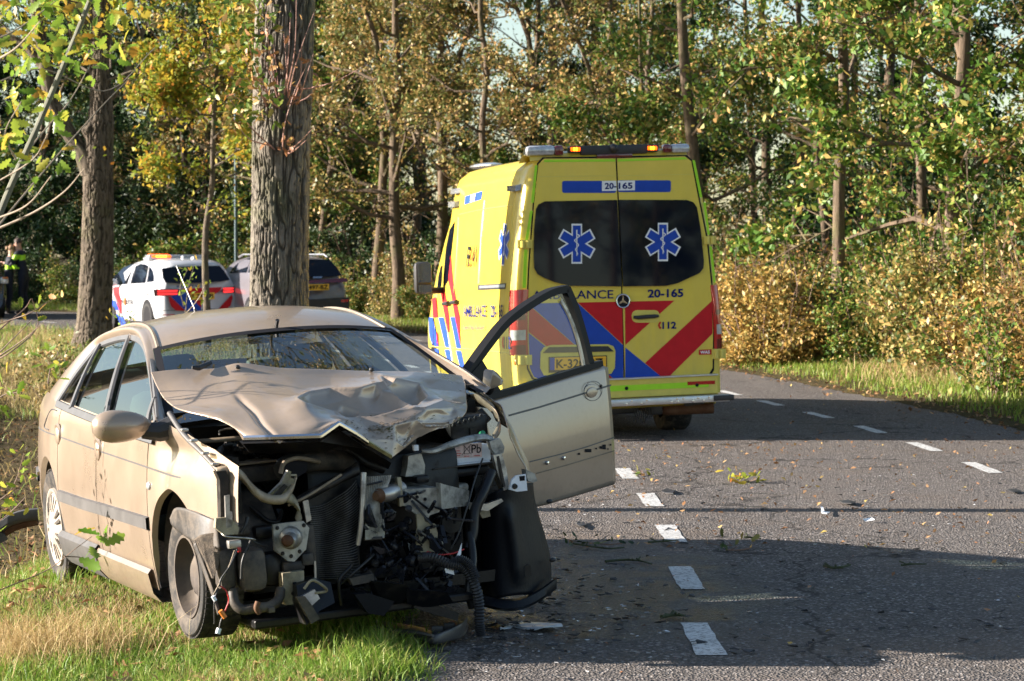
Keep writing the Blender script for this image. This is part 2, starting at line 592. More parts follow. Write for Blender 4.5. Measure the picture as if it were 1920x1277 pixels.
ss = np.linspace(0, ROADS[-1], 420)
dd = np.linspace(-HALF, HALF, 15)
wob = 0.09 * noise3(ss * 1.3, 3.3, 0.5)
rows = []
for d in dd:
    k = abs(d) / HALF
    x, y = road_pt(ss, d + wob * (k > 0.99) * np.sign(d))
    rows.append(np.stack([x, y, 0.006 * (1 - k * k) * 0 + rise(y)], 1))
def crumbs(sgn, seed):
    sv = np.concatenate([np.linspace(s_of_Y(6), s_of_Y(24), 420), np.linspace(s_of_Y(24.05), s_of_Y(75), 300)])
    a = 0.10 * noise3(sv * 2.1, seed, 0.5) + 0.07 * noise3(sv * 6.3, seed, 4.5) + 0.04 * noise3(sv * 19, seed, 8.5)
    R_ = []
    for q, h in ((0.30, -0.02), (0.15, 0.012), (0.02, 0.014), (-0.06, 0.0035)):
        x, y = road_pt(sv, sgn * (HALF + q + a * (1 if q < .2 else .2)))
        R_.append(np.stack([x, y, h + 0.006 * noise3(x * 8, y * 8, q) * (q > -.05) + rise(y)], 1))
    tag(MB().grid(np.array(R_)).build('verge_edge', M['soil'], smooth=60), None, None, kind='structure')
crumbs(-1, 1.3)
crumbs(1, 7.7)
road = MB().grid(np.array(rows)).build('road', M['asphalt'], smooth=60)
tag(road, None, None, kind='structure')

def dash(s0, s1, d, w=0.10, seed=0):
    rng = np.random.RandomState(seed)
    m = MB()
    S = np.linspace(s0, s1, 9)
    L, Rr = [], []
    for s in S:
        a, b = rng.uniform(-0.006, 0.006, 2)
        x, y = road_pt(s, d - w / 2 + a)
        L.append((x, y, 0.004 + float(rise(y))))
        x, y = road_pt(s, d + w / 2 + b)
        Rr.append((x, y, 0.004 + float(rise(y))))
    m.grid(np.array([L, Rr]))
    return m.build('lane_dash', M['paint_line'], road, smooth=0)
# left row at X = 0.83..0.95 and right row; 1 m stripes, 1 m gaps
for k in range(-2, 9):
    Yc = 10.42 + 1.97 * k
    if Yc > 20:
        continue
    X = np.interp(Yc, [10.4, 12.4, 14.3, 16.3, 18.2, 22], [0.83, 0.90, 0.95, 0.94, 0.88, 0.6])
    s = s_of_Y(Yc)
    cx = np.interp(s, ROADS, ROADC[:, 0])
    dash(s - 0.44, s + 0.44, X - cx, 0.125, k + 5)
for k in range(-4, 26):
    Yc = 18.7 + 2.0 * k
    s = s_of_Y(18.7) + 2.0 * k
    dash(s - 0.46, s + 0.46, 1.44, 0.115, k + 50)
for k in range(6, 30):
    s = s_of_Y(10.42) + 1.97 * k
    dash(s - 0.44, s + 0.44, -1.42, 0.115, k + 90)

# ------------------------------------------------------------------ plants
def leaf_quads(P, L, rng, up=0.5, wr=0.5, flat=0.0):
    """rhombic folded leaves at P; returns V, F"""
    n = len(P)
    L = np.broadcast_to(L, (n,)) * rng.uniform(0.55, 1.45, n)
    nrm = rng.normal(size=(n, 3)); nrm[:, 2] = nrm[:, 2] * (1 - flat) + up + flat * 2
    nrm /= np.linalg.norm(nrm, axis=1)[:, None]
    t = rng.normal(size=(n, 3)); t -= (t * nrm).sum(1)[:, None] * nrm
    t /= np.linalg.norm(t, axis=1)[:, None]
    b = np.cross(nrm, t)
    W = (L * wr)[:, None] * 0.5
    L = L[:, None]
    f = rng.uniform(-0.12, 0.22, n)[:, None] * L
    V = np.stack([P - t * L * 0.5, P + b * W + nrm * f - t * L * 0.02, P + t * L * 0.5 - nrm * f * 0.4, P - b * W + nrm * f - t * L * 0.02], 1)
    F = np.arange(4 * n).reshape(n, 4)
    return V.reshape(-1, 3), F
OAK = np.array([(0, 0), (0.05, 0.06), (0.14, 0.16), (0.10, 0.24), (0.22, 0.36), (0.14, 0.46), (0.28, 0.60), (0.17, 0.68), (0.24, 0.82), (0.11, 0.88), (0.06, 1.0),
                (-0.05, 0.99), (-0.12, 0.87), (-0.25, 0.80), (-0.16, 0.67), (-0.29, 0.57), (-0.14, 0.45), (-0.21, 0.34), (-0.09, 0.23), (-0.13, 0.15), (-0.04, 0.05)])
def oak_leaves(P, L, rng, dirs=None, up=0.4):
    """lobed oak leaves: each a strip of quads about the midrib"""
    Rt = OAK[1:11]; Lf = OAK[:10:-1][:10]
    k = 10
    V, F = [], []
    n = len(P)
    for i in range(n):
        nrm = rng.normal(size=3) * 0.8 + np.array([0, 0, up]); nrm = unit(nrm)
        t = rng.normal(size=3) if dirs is None else np.array(dirs[i]) + rng.normal(size=3) * 0.45
        t = unit(t - np.dot(t, nrm) * nrm); b = np.cross(nrm, t)
        l = L * rng.uniform(0.65, 1.2); cu = rng.uniform(-0.3, 0.3); fo = rng.uniform(0.05, 0.35)
        for (x1, y1), (x2, y2) in zip(Rt, Lf):
            ym = 0.5 * (y1 + y2)
            for x, y in ((x1, y1), (0, ym), (x2, y2)):
                V.append(P[i] + l * (t * y + b * x + nrm * (cu * y * y + fo * abs(x))))
        o = i * 3 * k
        for j in range(k - 1):
            a = o + 3 * j
            F.append((a, a + 1, a + 4, a + 3)); F.append((a + 1, a + 2, a + 5, a + 4))
    return np.array(V), np.array(F)

def tree_arrays(seed, H=11, r0=0.16, cb=1.8, spread=2.6, nl=12000, ls=0.085, nlimb=26, up=0.45, lean=0.03, clump=0.13, wander=0.05, fork=False, dense_low=1.0):
    rng = np.random.RandomState(seed)
    m = MB()
    az = rng.uniform(0, 6.28)
    zt = np.linspace(0, H, 12)
    bx = np.cumsum(rng.normal(0, wander, 12)) + lean * zt * math.cos(az)
    by = np.cumsum(rng.normal(0, wander, 12)) + lean * zt * math.sin(az)
    bx -= bx[0]; by -= by[0]
    T = np.stack([bx, by, zt], 1)
    rr = r0 * (1 - 0.85 * (zt / H)) * np.where(zt < 0.3, 1.35, 1)
    T2 = spline(T, 30); R2 = np.interp(np.linspace(0, 11, 30), np.arange(12), rr)
    m.tube(T2, R2, 9)
    segs = []
    stems = [(T2, R2, H)]
    if fork:
        h = H * rng.uniform(0.25, 0.4)
        i = int(29 * h / H)
        a = rng.uniform(0, 6.28)
        pts = [T2[i] + np.array([math.cos(a) * q * 0.55, math.sin(a) * q * 0.55, q * 1.6]) * 1.0 for q in np.linspace(0, (H - h) / 1.9, 7)]
        pts = np.array(pts) + rng.normal(0, 0.05, (7, 3)); pts[0] = T2[i]
        P = spline(pts, 16); rF = np.linspace(R2[i] * 0.75, 0.02, 16)
        m.tube(P, rF, 7)
    for k in range(nlimb):
        h = cb + (H * 0.97 - cb) * ((k + rng.uniform(0, 0.8)) / nlimb) ** (1.15 * dense_low)
        i = min(28, int(29 * h / H))
        p0 = T2[i] + (T2[i + 1] - T2[i]) * (29 * h / H - i)
        a = k * 2.399 + rng.normal(0, 0.4)
        L = spread * (1 - 0.72 * (h - cb) / (H - cb)) * rng.uniform(0.65, 1.2)
        e = rng.uniform(0.05, 0.6)
        q = np.linspace(0, 1, 6)[:, None]
        d = np.array([math.cos(a) * math.cos(e), math.sin(a) * math.cos(e), math.sin(e)])
        pts = p0 + d * q * L + np.array([0, 0, 1]) * (q ** 2) * L * rng.uniform(-0.25, 0.4)
        pts[1:] += rng.normal(0, 0.05 * L, (5, 3)) * 0.7
        r1 = min(R2[i] * 0.5, 0.012 + 0.013 * L)
        m.tube(pts, np.linspace(r1, 0.006, 6), 5)
        for j in range(7):
            t = rng.uniform(0.2, 1.0)
            b0 = np.array([np.interp(t, np.linspace(0, 1, 6), pts[:, c]) for c in range(3)])
            dd_ = unit(d + rng.normal(0, 0.75, 3) + np.array([0, 0, 0.15]))
            l2 = L * rng.uniform(0.22, 0.5)
            b1 = b0 + dd_ * l2 * 0.5 + rng.normal(0, 0.05, 3); b2 = b0 + dd_ * l2 + np.array([0, 0, -0.08 * l2])
            m.tube([b0, b1, b2], [0.010 + 0.003 * L, 0.007, 0.003], 4)
            segs.append((b0, b1, b2, l2))
    w = np.array([s_[3] for s_ in segs]) * rng.gamma(0.55, 1.0, len(segs)); w /= w.sum()
    idx = rng.choice(len(segs), nl, p=w)
    B = np.array([s_[:3] for s_ in segs])[idx]
    t = rng.beta(2.2, 1.2, nl)[:, None] * 1.08
    P = np.where(t < 0.5, B[:, 0] + (B[:, 1] - B[:, 0]) * t * 2, B[:, 1] + (B[:, 2] - B[:, 1]) * (t - 0.5) * 2)
    P = P + rng.normal(0, clump, (nl, 3))
    V, F = leaf_quads(P, ls, rng, up)
    return m, V, F
def shrub_arrays(seed, rad=1.3, H=2.2, nl=6000, ls=0.07, nst=16, up=0.4):
    rng = np.random.RandomState(seed)
    m = MB(); segs = []
    for k in range(nst):
        a = rng.uniform(0, 6.28); r = rad * math.sqrt(rng.uniform(0, 1)) * 0.95
        top = np.array([math.cos(a) * r, math.sin(a) * r, H * (1 - 0.45 * (r / rad) ** 2) * rng.uniform(0.6, 1.08)])
        b = np.array([math.cos(a) * r * 0.25, math.sin(a) * r * 0.25, -0.1])
        pts = np.array([b, b * 0.6 + top * 0.4 + rng.normal(0, 0.08, 3), top])
        pts = spline(pts, 7)
        m.tube(pts, np.linspace(0.016, 0.004, 7), 5)
        for j in range(7):
            t = rng.uniform(0.15, 1); i = int(t * 5.99)
            b0 = pts[i]; dd_ = unit(rng.normal(0, 1, 3) + np.array([math.cos(a) * .6, math.sin(a) * .6, 0.35])); l2 = rng.uniform(0.25, 0.65) * H / 2.2
            b2 = b0 + dd_ * l2
            m.tube([b0, (b0 + b2) / 2 + rng.normal(0, .03, 3), b2], [0.006, 0.004, 0.002], 4)
            segs.append((b0, b2, l2))
    w = np.array([s_[2] for s_ in segs]) * rng.gamma(1.0, 1.0, len(segs)); w /= w.sum()
    idx = rng.choice(len(segs), nl, p=w)
    B = np.array([s_[:2] for s_ in segs])[idx]
    t = rng.beta(1.6, 1.1, nl)[:, None] * 1.05
    P = B[:, 0] + (B[:, 1] - B[:, 0]) * t + rng.normal(0, 0.10 * H / 2.2, (nl, 3))
    P[:, 2] = np.maximum(P[:, 2], 0.02 + 0.1 * rng.rand(nl))
    V, F = leaf_quads(P, ls, rng, up)
    return m, V, F

TREES, SHRUBS = {}, {}
def tree_proto(key, leaf, bark='bark_wood', name='woodland_tree', **kw):
    m, V, F = tree_arrays(**kw)
    t = m.build('trunk', M[bark], None, smooth=60)
    c = mesh_np('crown', V, F, M[leaf])
    TREES[key] = (t.data, c.data, name)
    bpy.data.objects.remove(t); bpy.data.objects.remove(c)
def shrub_proto(key, leaf, **kw):
    m, V, F = shrub_arrays(**kw)
    t = m.build('stem', M['twig'], None, smooth=60)
    c = mesh_np('foliage', V, F, M[leaf])
    SHRUBS[key] = (t.data, c.data)
    bpy.data.objects.remove(t); bpy.data.objects.remove(c)
def put_tree(key, x, y, label, group=None, sc=1.0, rz=0.0, tilt=(0, 0), cat='tree', z=None):
    td, cd, name = TREES[key]
    r = thing(name, label, cat, (x, y, (zg1(x, y) if z is None else z) - 0.05), rz, group)
    r.rotation_euler = (tilt[0], tilt[1], rz)
    r.scale = (sc, sc, sc)
    for nm, d in (('trunk', td), ('crown', cd)):
        o = bpy.data.objects.new(nm, d); COL.objects.link(o); o.parent = r
    return r
def put_shrub(key, x, y, label, group=None, sc=1.0, rz=0.0, name='shrub'):
    sd, fd = SHRUBS[key]
    r = thing(name, label, 'shrub', (x, y, zg1(x, y)), rz, group)
    r.scale = (sc * 1.0, sc, sc)
    for nm, d in (('stem', sd), ('foliage', fd)):
        o = bpy.data.objects.new(nm, d); COL.objects.link(o); o.parent = r
    return r

tree_proto('olive', 'leaf_olive', seed=1, H=11, r0=0.11, cb=1.6, spread=2.5, nl=13500, ls=0.108, fork=True)
tree_proto('olive2', 'leaf_olive', seed=2, H=12, r0=0.12, cb=2.4, spread=2.2, nl=11000, ls=0.095, nlimb=22)
tree_proto('rust', 'leaf_rust', seed=3, H=11, r0=0.145, cb=2.2, spread=3.2, nl=15000, ls=0.095, fork=True)
tree_proto('oak', 'leaf_oak', seed=4, H=11.5, r0=0.115, cb=1.8, spread=2.7, nl=14000, ls=0.095, fork=True)
tree_proto('dark', 'leaf_dark', seed=5, H=11, r0=0.17, cb=0.6, spread=2.6, nl=26000, ls=0.115, nlimb=40)
tree_proto('thin', 'leaf_oak', seed=6, H=12, r0=0.085, cb=3.2, spread=1.6, nl=5000, ls=0.09, nlimb=20)
tree_proto('bare', 'leaf_rust', seed=8, H=13, r0=0.11, cb=3.5, spread=2.0, nl=2500, ls=0.09, nlimb=22)
shrub_proto('olive', 'leaf_olive', seed=11, rad=1.35, H=2.1, nl=7500, ls=0.075)
shrub_proto('oak', 'leaf_oak', seed=12, rad=1.3, H=2.0, nl=7000, ls=0.075)
shrub_proto('orange', 'leaf_orange', seed=13, rad=1.2, H=2.1, nl=5500, ls=0.075)
shrub_proto('dark', 'leaf_dark', seed=14, rad=1.5, H=2.6, nl=9000, ls=0.085)
shrub_proto('rust', 'leaf_rust', seed=15, rad=1.3, H=2.2, nl=6500, ls=0.075)
# ------------------------------------------------------------------ the wood beyond the road
rng = np.random.RandomState(42)
GW = 'trees of the roadside wood'
LBL = {'olive': 'forked oak with olive green leaves in the wood along the right verge', 'olive2': 'slim tree with high olive green crown in the roadside wood',
       'rust': 'oak with rusty brown leaves in the wood behind the ambulance', 'oak': 'oak with mixed green and brown autumn leaves in the roadside wood',
       'dark': 'dark ivy clad evergreen tree in the wood behind the police car', 'thin': 'thin bare stemmed young tree standing in the roadside wood',
       'bare': 'tall nearly leafless tree showing its trunk against the sky'}
def pick(keys):
    return keys[rng.randint(len(keys))]
ROWS = {}
def wood_row(Ya, Yb, step, d, jit, keys, sc=(0.85, 1.15)):
    s = s_of_Y(Ya)
    while s < s_of_Y(Yb):
        k = pick(keys)
        x, y = road_pt(s, d + rng.uniform(-jit, jit))
        t_ = put_tree(k, x, y, LBL[k], GW + ' ' + k, rng.uniform(*sc), rng.uniform(0, 6.28))
        ROWS.setdefault('front' if d < 8.3 else ('middle' if d < 12 else 'back'), []).append((960 + x / y * FOC, k, t_))
        s += step * rng.uniform(0.7, 1.3)
wood_row(27, 46, 3.0, 7.6, 0.7, ['olive', 'oak', 'olive2', 'thin'])
wood_row(26, 47, 3.4, 10.2, 1.0, ['dark', 'dark', 'oak', 'bare'])  # dark kinds carry the shade of the inner rows in their leaf colour
wood_row(28, 48, 4.2, 14.0, 1.5, ['bare', 'thin', 'thin'])
wood_row(47, 62, 2.6, 7.4, 0.7, ['rust', 'olive', 'rust', 'oak'])
wood_row(46, 62, 2.8, 10.5, 1.0, ['dark', 'dark', 'oak', 'olive2'])
wood_row(50, 62, 3.2, 14.5, 1.4, ['dark', 'bare', 'olive2'])
wood_row(60, 80, 2.1, 8.0, 0.7, ['dark', 'dark', 'olive'])
wood_row(60, 82, 2.2, 11.5, 1.0, ['dark', 'dark', 'oak'])
wood_row(62, 82, 3.4, 16.0, 1.2, ['dark', 'oak'])
# a few that can be told apart
def trunk_at(px, Y, key, label, sc=1.0, rz=0.0, tilt=(0, 0)):
    x = (px - 960) / FOC * Y
    return put_tree(key, x, Y, label, None, sc, rz, tilt)
trunk_at(1567, 36, 'thin', 'slender sunlit straight trunk rising behind the shrubs right of the ambulance', 1.25, 1.0)
trunk_at(1775, 35, 'olive', 'stout dark leaning oak trunk above the shrubs at far right', 1.15, 2.2)
trunk_at(1330, 43, 'olive2', 'tree with sunlit branching trunk just right of the ambulance roof', 1.15, 0.5)
trunk_at(748, 56, 'rust', 'brown leaved oak with warm lit trunk left of the ambulance', 1.1, 4.0)
trunk_at(912, 52, 'bare', 'straight grey trunk directly behind the ambulance roof', 0.95, 3.0)
# trees at the left side, seen in the car windows and casting the distant shade
for x, y, k in ((-27, 66, 'dark'), (-31, 72, 'dark'), (-48, 74, 'oak'), (-50, 66, 'dark'), (-64, 60, 'olive'), (-58, 50, 'oak'), (-70, 44, 'olive'), (-22, 76, 'dark'), (-66, 72, 'rust'), (-4.1, 15.75, 'bare')):
    put_tree(k, x, y, 'broad tree standing in the field left of the road bend', 'trees left of the road bend', rng.uniform(0.9, 1.25), rng.uniform(0, 6))
for x, y, k in ((-4.2, -5.5, 'bare'), (-4.4, -16, 'thin'), (17, -15, 'bare'), (19.5, -18, 'thin'), (14.5, -13, 'thin'), (23, -22, 'dark'), (20, -34, 'dark'), (30, -40, 'dark'), (13, -42, 'dark'), (-14, -60, 'dark')):
    put_tree(k, x, y, 'roadside oak beside the road behind the photographer', 'trees behind the photographer', rng.uniform(1.0, 1.3), rng.uniform(0, 6))

# shrubs along the wood's edge
ROWS2 = {}
GS = 'shrubs along the right verge'
SL = {'olive': 'leafy olive green shrub at the edge of the wood', 'oak': 'young oak shrub turning brown at the wood edge', 'orange': 'orange brown shrub at the wood edge right of the ambulance',
      'rust': 'rust coloured shrub at the edge of the wood', 'dark': 'dark evergreen shrub beneath the far trees'}
def shrub_row(Ya, Yb, step, d, jit, keys, sc):
    s = s_of_Y(Ya)
    while s < s_of_Y(Yb):
        k = pick(keys)
        x, y = road_pt(s, d + rng.uniform(-jit, jit))
        t_ = put_shrub(k, x, y, SL[k], GS + ' ' + k, rng.uniform(*sc), rng.uniform(0, 6.28))
        ROWS2.setdefault('front' if d < 5.8 else ('middle' if d < 7.8 else 'back'), []).append((960 + x / y * FOC, k, t_))
        s += step * rng.uniform(0.75, 1.25)
shrub_row(25.0, 44, 1.05, 5.2, 0.30, ['rust', 'orange', 'olive', 'rust', 'oak', 'orange'], (0.75, 1.1))
shrub_row(25, 45, 1.2, 6.5, 0.4, ['olive', 'rust', 'oak', 'orange', 'olive'], (0.95, 1.3))
shrub_row(25, 45, 1.9, 8.6, 0.6, ['dark', 'dark', 'oak'], (1.2, 1.6))  # dark shrubs put the shade of the gaps into the leaf colour
for px, Y, q, l_ in ((1430, 35.5, 0.95, 'orange brown shrub nearest the ambulance at the wood edge'), (1470, 36.6, 1.05, 'tall orange brown shrub in the middle of the three right of the ambulance'), (1395, 37.5, 0.9, 'orange brown shrub half hidden by the ambulance')):
    put_shrub('orange', (px - 960) / FOC * Y, Y, l_, None, q, px)
shrub_row(44, 60, 1.5, 5.6, 0.35, ['rust', 'olive', 'oak', 'orange'], (0.6, 0.9))
shrub_row(44, 60, 1.8, 7.4, 0.5, ['rust', 'dark', 'olive', 'dark'], (0.9, 1.25))
shrub_row(60, 80, 1.7, 6.6, 0.4, ['dark', 'dark', 'olive'], (0.8, 1.1))

ORD = ['first', 'second', 'third', 'fourth', 'fifth', 'sixth', 'seventh', 'eighth', 'ninth', 'tenth', 'eleventh', 'twelfth', 'thirteenth', 'fourteenth', 'fifteenth', 'sixteenth', 'seventeenth', 'eighteenth', 'nineteenth', 'twentieth'] + ['twenty %s' % q for q in ('first', 'second', 'third', 'fourth', 'fifth', 'sixth', 'seventh', 'eighth', 'ninth')]
KD = {'olive': 'olive green forked oak', 'olive2': 'slim olive green tree', 'rust': 'rusty brown oak', 'oak': 'green and brown oak', 'dark': 'dark ivy clad tree', 'thin': 'thin bare stemmed tree', 'bare': 'tall nearly leafless tree'}
KS = {'olive': 'olive green shrub', 'oak': 'browning oak shrub', 'orange': 'orange brown shrub', 'rust': 'rust coloured shrub', 'dark': 'dark evergreen shrub'}
for rows_, kd, where in ((ROWS, KD, 'row of the wood'), (ROWS2, KS, 'row of wood edge shrubs')):
    for rw_, L in rows_.items():
        cnt = {}
        for px_, k, t_ in sorted(L, key=lambda q: q[0]):
            if px_ < -120 or px_ > 2040:
                continue
            i = cnt.get(k, 0); cnt[k] = i + 1
            if i < len(ORD):
                t_['label'] = '%s %s from the left, %s %s' % (ORD[i], kd[k], rw_, where)

# ------------------------------------------------------------------ the three avenue trees
FUR = []
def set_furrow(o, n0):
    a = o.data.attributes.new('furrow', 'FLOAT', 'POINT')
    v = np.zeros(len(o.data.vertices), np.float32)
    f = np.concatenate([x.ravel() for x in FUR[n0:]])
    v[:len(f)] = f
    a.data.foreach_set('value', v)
def furrowed(path, rad, nth, nz, depth, kx, kz, seed, knots=()):
    """trunk surface with cut furrows; path: spline points (n,3), rad at the points"""
    P = spline(path, nz)
    t = np.linspace(0, 1, nz)
    r = np.interp(t, np.linspace(0, 1, len(rad)), rad)
    th = np.linspace(0, 2 * math.pi, nth, endpoint=False)
    TH, Z = np.meshgrid(th, P[:, 2], indexing='ij')
    cx, cy = np.cos(TH), np.sin(TH)
    w = noise3(cx * 2 + seed, cy * 2, Z * 1.2) * 0.5
    a = noise3(cx * kx + w + seed, cy * kx, Z * kz)
    b = noise3(cx * kx * 2.1, cy * kx * 2.1 + w + seed, Z * kz * 1.9 + 4)
    c = noise3(cx * kx * 5, cy * kx * 5, Z * kz * 7 + seed)
    rid = np.clip(np.abs(a) * 4.5, 0, 1) * (0.45 + 0.55 * np.clip(np.abs(b) * 4.0, 0, 1))
    big = noise3(cx * 1.1, cy * 1.1, Z * 0.5 + seed) * 0.05
    rr = r[None, :] * (1 + big) + depth * (rid - 0.75) + depth * 0.15 * c
    for (kth, kzv, kr, ks) in knots:
        g = np.exp(-(((TH - kth + math.pi) % (2 * math.pi) - math.pi) ** 2 / (ks / 0.3) ** 2 + (Z - kzv) ** 2 / ks ** 2))
        rr = rr + kr * g
    X = P[None, :, 0] + rr * cx
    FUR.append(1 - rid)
    Y = P[None, :, 1] + rr * cy
    return MB().grid(np.stack([X, Y, np.broadcast_to(Z, X.shape)], 2), cu=True)
# big oak directly behind the wreck
OY = 22.0
def local_px(px, py, Y, base):
    return at(px, py, Y) - base
ob = np.array([at(524, 640, OY)[0], OY, 0.0]); ob[2] = zg1(ob[0], ob[1]) - 0.05
oak = thing('oak_tree', 'big oak with deeply furrowed bark standing right behind the wrecked car', 'tree', tuple(ob))
path = [(-0.02, 0, 0.0), (0, 0, 0.7), (0.0, 0, 1.6), (0.02, 0, 2.6), (0.055, 0, 3.6), (0.085, 0, 4.6), (0.06, 0.05, 6.2), (0.0, 0.1, 8.0)]
tm = furrowed(path, [0.37, 0.285, 0.272, 0.27, 0.268, 0.262, 0.235, 0.19], 300, 900, 0.021, 8.5, 4.6, 3.0,
              knots=((-1.9, 2.75, 0.05, 0.16), (-1.6, 3.25, 0.05, 0.14), (-1.2, 2.95, 0.03, 0.1)))
m2, V, F = tree_arrays(21, H=13, r0=0.12, wander=0.0, cb=5.6, spread=4.2, nl=13000, ls=0.10, nlimb=24, lean=0.0, clump=0.2)
tm.add(m2.v, m2.f)
set_furrow(tm.build('trunk', M['bark_oak'], oak, smooth=80), 0)
mesh_np('crown', V, F, M['leaf_rust'], oak)
# epicormic shoots on the trunk with dry leaves
sh = MB(); tips = []
r2 = np.random.RandomState(5)
def shoot(px, py, ex, ey, Yo, r=0.0085):
    p0 = local_px(px, py, OY - 0.25, ob); p1 = local_px(ex, ey, OY - 0.25 - Yo, ob)
    mid = (p0 + p1) / 2 + np.array([r2.uniform(-.06, .06), -0.06, -0.05])
    pts = spline([p0, mid, p1], 9)
    sh.tube(pts, np.linspace(r, 0.0022, 9), 5)
    tips.append(pts)
for a in ((530, 190, 500, 20, .3), (532, 192, 556, -20, .25), (538, 195, 590, 20, .2), (525, 200, 470, 60, .4), (528, 205, 452, 130, .4), (541, 190, 532, 60, .35), (547, 197, 566, 90, .3),
          (520, 285, 420, 170, .5), (533, 288, 592, 235, .35), (530, 286, 556, 160, .3), (516, 275, 440, 225, .45), (545, 195, 600, 150, .2), (536, 200, 580, 110, .3), (518, 190, 480, 110, .35),
          (500, 200, 430, 60, .4), (505, 180, 455, 20, .35), (560, 190, 588, 100, .2), (535, 287, 575, 262, .3), (531, 195, 545, 20, .3), (526, 196, 512, 70, .3), (555, 170, 690, 120, .4)):
    shoot(*a)
sh.build('shoots', plain('shoot_bark', (0.36, 0.20, 0.16), 0.6, var=0.25), oak)
P = []
for t in tips:
    for k in range(2):
        P.append(t[r2.randint(3, 9)] + r2.normal(0, 0.05, 3))
for k in range(7):
    P.append(local_px(r2.normal(530, 14), r2.normal(268, 12), OY - 0.36, ob))
for k in range(22):
    P.append(local_px(r2.normal(470, 25), r2.normal(150, 40), OY - 0.6, ob))
V, F = oak_leaves(np.array(P), 0.085, r2)
mesh_np('shoot_leaves', V, F, M['leaf_dry'], oak)
P = []
for k in range(420):
    P.append(local_px(r2.normal(458, 34), r2.uniform(-40, 230), OY - r2.uniform(0.2, 1.2), ob))
V, F = oak_leaves(np.array(P), 0.085, r2)
mesh_np('side_foliage', V, F, M['leaf_oak'], oak)

# forked tree at the left
LY = 45.0
lb = np.array([at(176, 600, LY)[0], LY, 0.0]); lb[2] = zg1(lb[0], lb[1]) - 0.05
lt = thing('avenue_tree', 'tall tree with forked trunk left of the police car', 'tree', tuple(lb))
lp = lambda x, y: tuple(local_px(x, y, LY, lb))
nfur = len(FUR)
tm = furrowed([(-0.02, 0, 0), lp(177, 600), lp(182, 480), lp(184, 380), lp(184, 300), lp(188, 240), lp(190, 175), lp(186, 110), lp(192, 30), lp(200, -90), lp(205, -250)],
              [0.44, 0.32, 0.285, 0.275, 0.27, 0.25, 0.19, 0.185, 0.19, 0.17, 0.12], 150, 600, 0.025, 7.0, 4.6, 8.0, knots=((-2.6, lp(0, 245)[2], 0.10, 0.13), (-1.2, lp(0, 110)[2], 0.05, 0.15)))
st = furrowed([lp(176, 330), lp(158, 285), lp(138, 262), lp(112, 220), lp(95, 180), lp(84, 120), lp(70, 30), lp(60, -120)], [0.24, 0.20, 0.165, 0.15, 0.14, 0.125, 0.11, 0.06], 30, 110, 0.015, 4, 1.6, 5.0)
tm.add(st.v, st.f)
for a in ([lp(190, 200), lp(225, 160), lp(260, 80), lp(300, -40)], [lp(84, 130), lp(40, 80), lp(-20, 60)], [lp(190, 60), lp(130, 10), lp(70, -60)]):
    q = spline(a, 14); tm.tube(q, np.linspace(0.09, 0.03, 14), 7)
m2, V, F = tree_arrays(33, H=12.5, r0=0.08, wander=0.0, cb=4.9, spread=4.6, nl=22000, ls=0.115, nlimb=30, lean=0.0, clump=0.2)
tm.add(m2.v, m2.f)
set_furrow(tm.build('trunk', M['bark'], lt, smooth=80), nfur)
keep = V.reshape(-1, 4, 3)
mesh_np('crown', V, F, M['leaf_bright'], lt)

# young tree between the police car and the big oak
yb = np.array([at(386, 600, 40.0)[0], 40.0, 0.0]); yb[2] = zg1(yb[0], yb[1]) - 0.03
yt = thing('young_tree', 'young thin trunked tree with yellow green crown in front of the police car', 'tree', tuple(yb))
m2, V, F = tree_arrays(52, H=8.0, r0=0.068, cb=2.9, spread=1.6, nl=14000, ls=0.10, nlimb=26, lean=0.0, clump=0.13, up=0.3)
m2.build('trunk', M['bark'], yt, smooth=60)
mesh_np('crown', V, F, M['leaf_bright'], yt)
# low leafy sprays around its stem
r3 = np.random.RandomState(9)
for px, py, n, s_, lab in ((430, 380, 110, 26, 'leafy low branch tips hanging right of the young tree'), ):
    P = np.array([local_px(r3.normal(px, s_), r3.normal(py, s_ * .6), 40 - r3.uniform(0, .8), yb) for k in range(n)])
    V, F = leaf_quads(P, 0.09, r3)
    tag(mesh_np('low_spray', V, F, M['leaf_bright'], yt), None, None, kind='stuff')

# thin saplings growing in front of the police car
def small_plant(pxs, Y, leaf, name, label, seed, nl=24, L=0.07, r=0.008, cat='plant'):
    r4 = np.random.RandomState(seed)
    b = at(pxs[0][0][0], pxs[0][0][1], Y); base = np.array([b[0], Y, zg1(b[0], Y) - 0.03])
    t = thing(name, label, cat, tuple(base))
    mm = MB(); P = []
    for k, line in enumerate(pxs):
        pts = np.array([local_px(x, y, Y, base) for x, y in line])
        if k == 0:
            pts[0] = (pts[0][0], 0, 0)
        pts[1:, 1] += r4.uniform(-0.15, 0.15, len(pts) - 1)
        q = spline(pts, 12)
        mm.tube(q, np.linspace(r, r * 0.35, 12), 5)
        for j in range(nl // len(pxs)):
            P.append(q[r4.randint(4, 12)] + r4.normal(0, 0.05, 3))
    mm.build('stem', M['twig_pale'], t)
    V, F = oak_leaves(np.array(P), L, r4)
    mesh_np('leaves', V, F, M[leaf], t)
    return t
small_plant([[(335, 640), (350, 560), (362, 500)], [(338, 600), (372, 560), (385, 530)], [(345, 575), (340, 540), (352, 505)]], 30, 'leaf_fore', 'sapling', 'thin sapling with a few green leaves before the police car rear', 3, 40, 0.075)
small_plant([[(235, 640), (222, 600), (214, 588)], [(235, 640), (245, 600), (256, 586)], [(236, 645), (230, 610), (225, 600)]], 30, 'leaf_fore', 'seedling', 'small leafy seedling beside the police car rear wheel', 4, 30, 0.06)

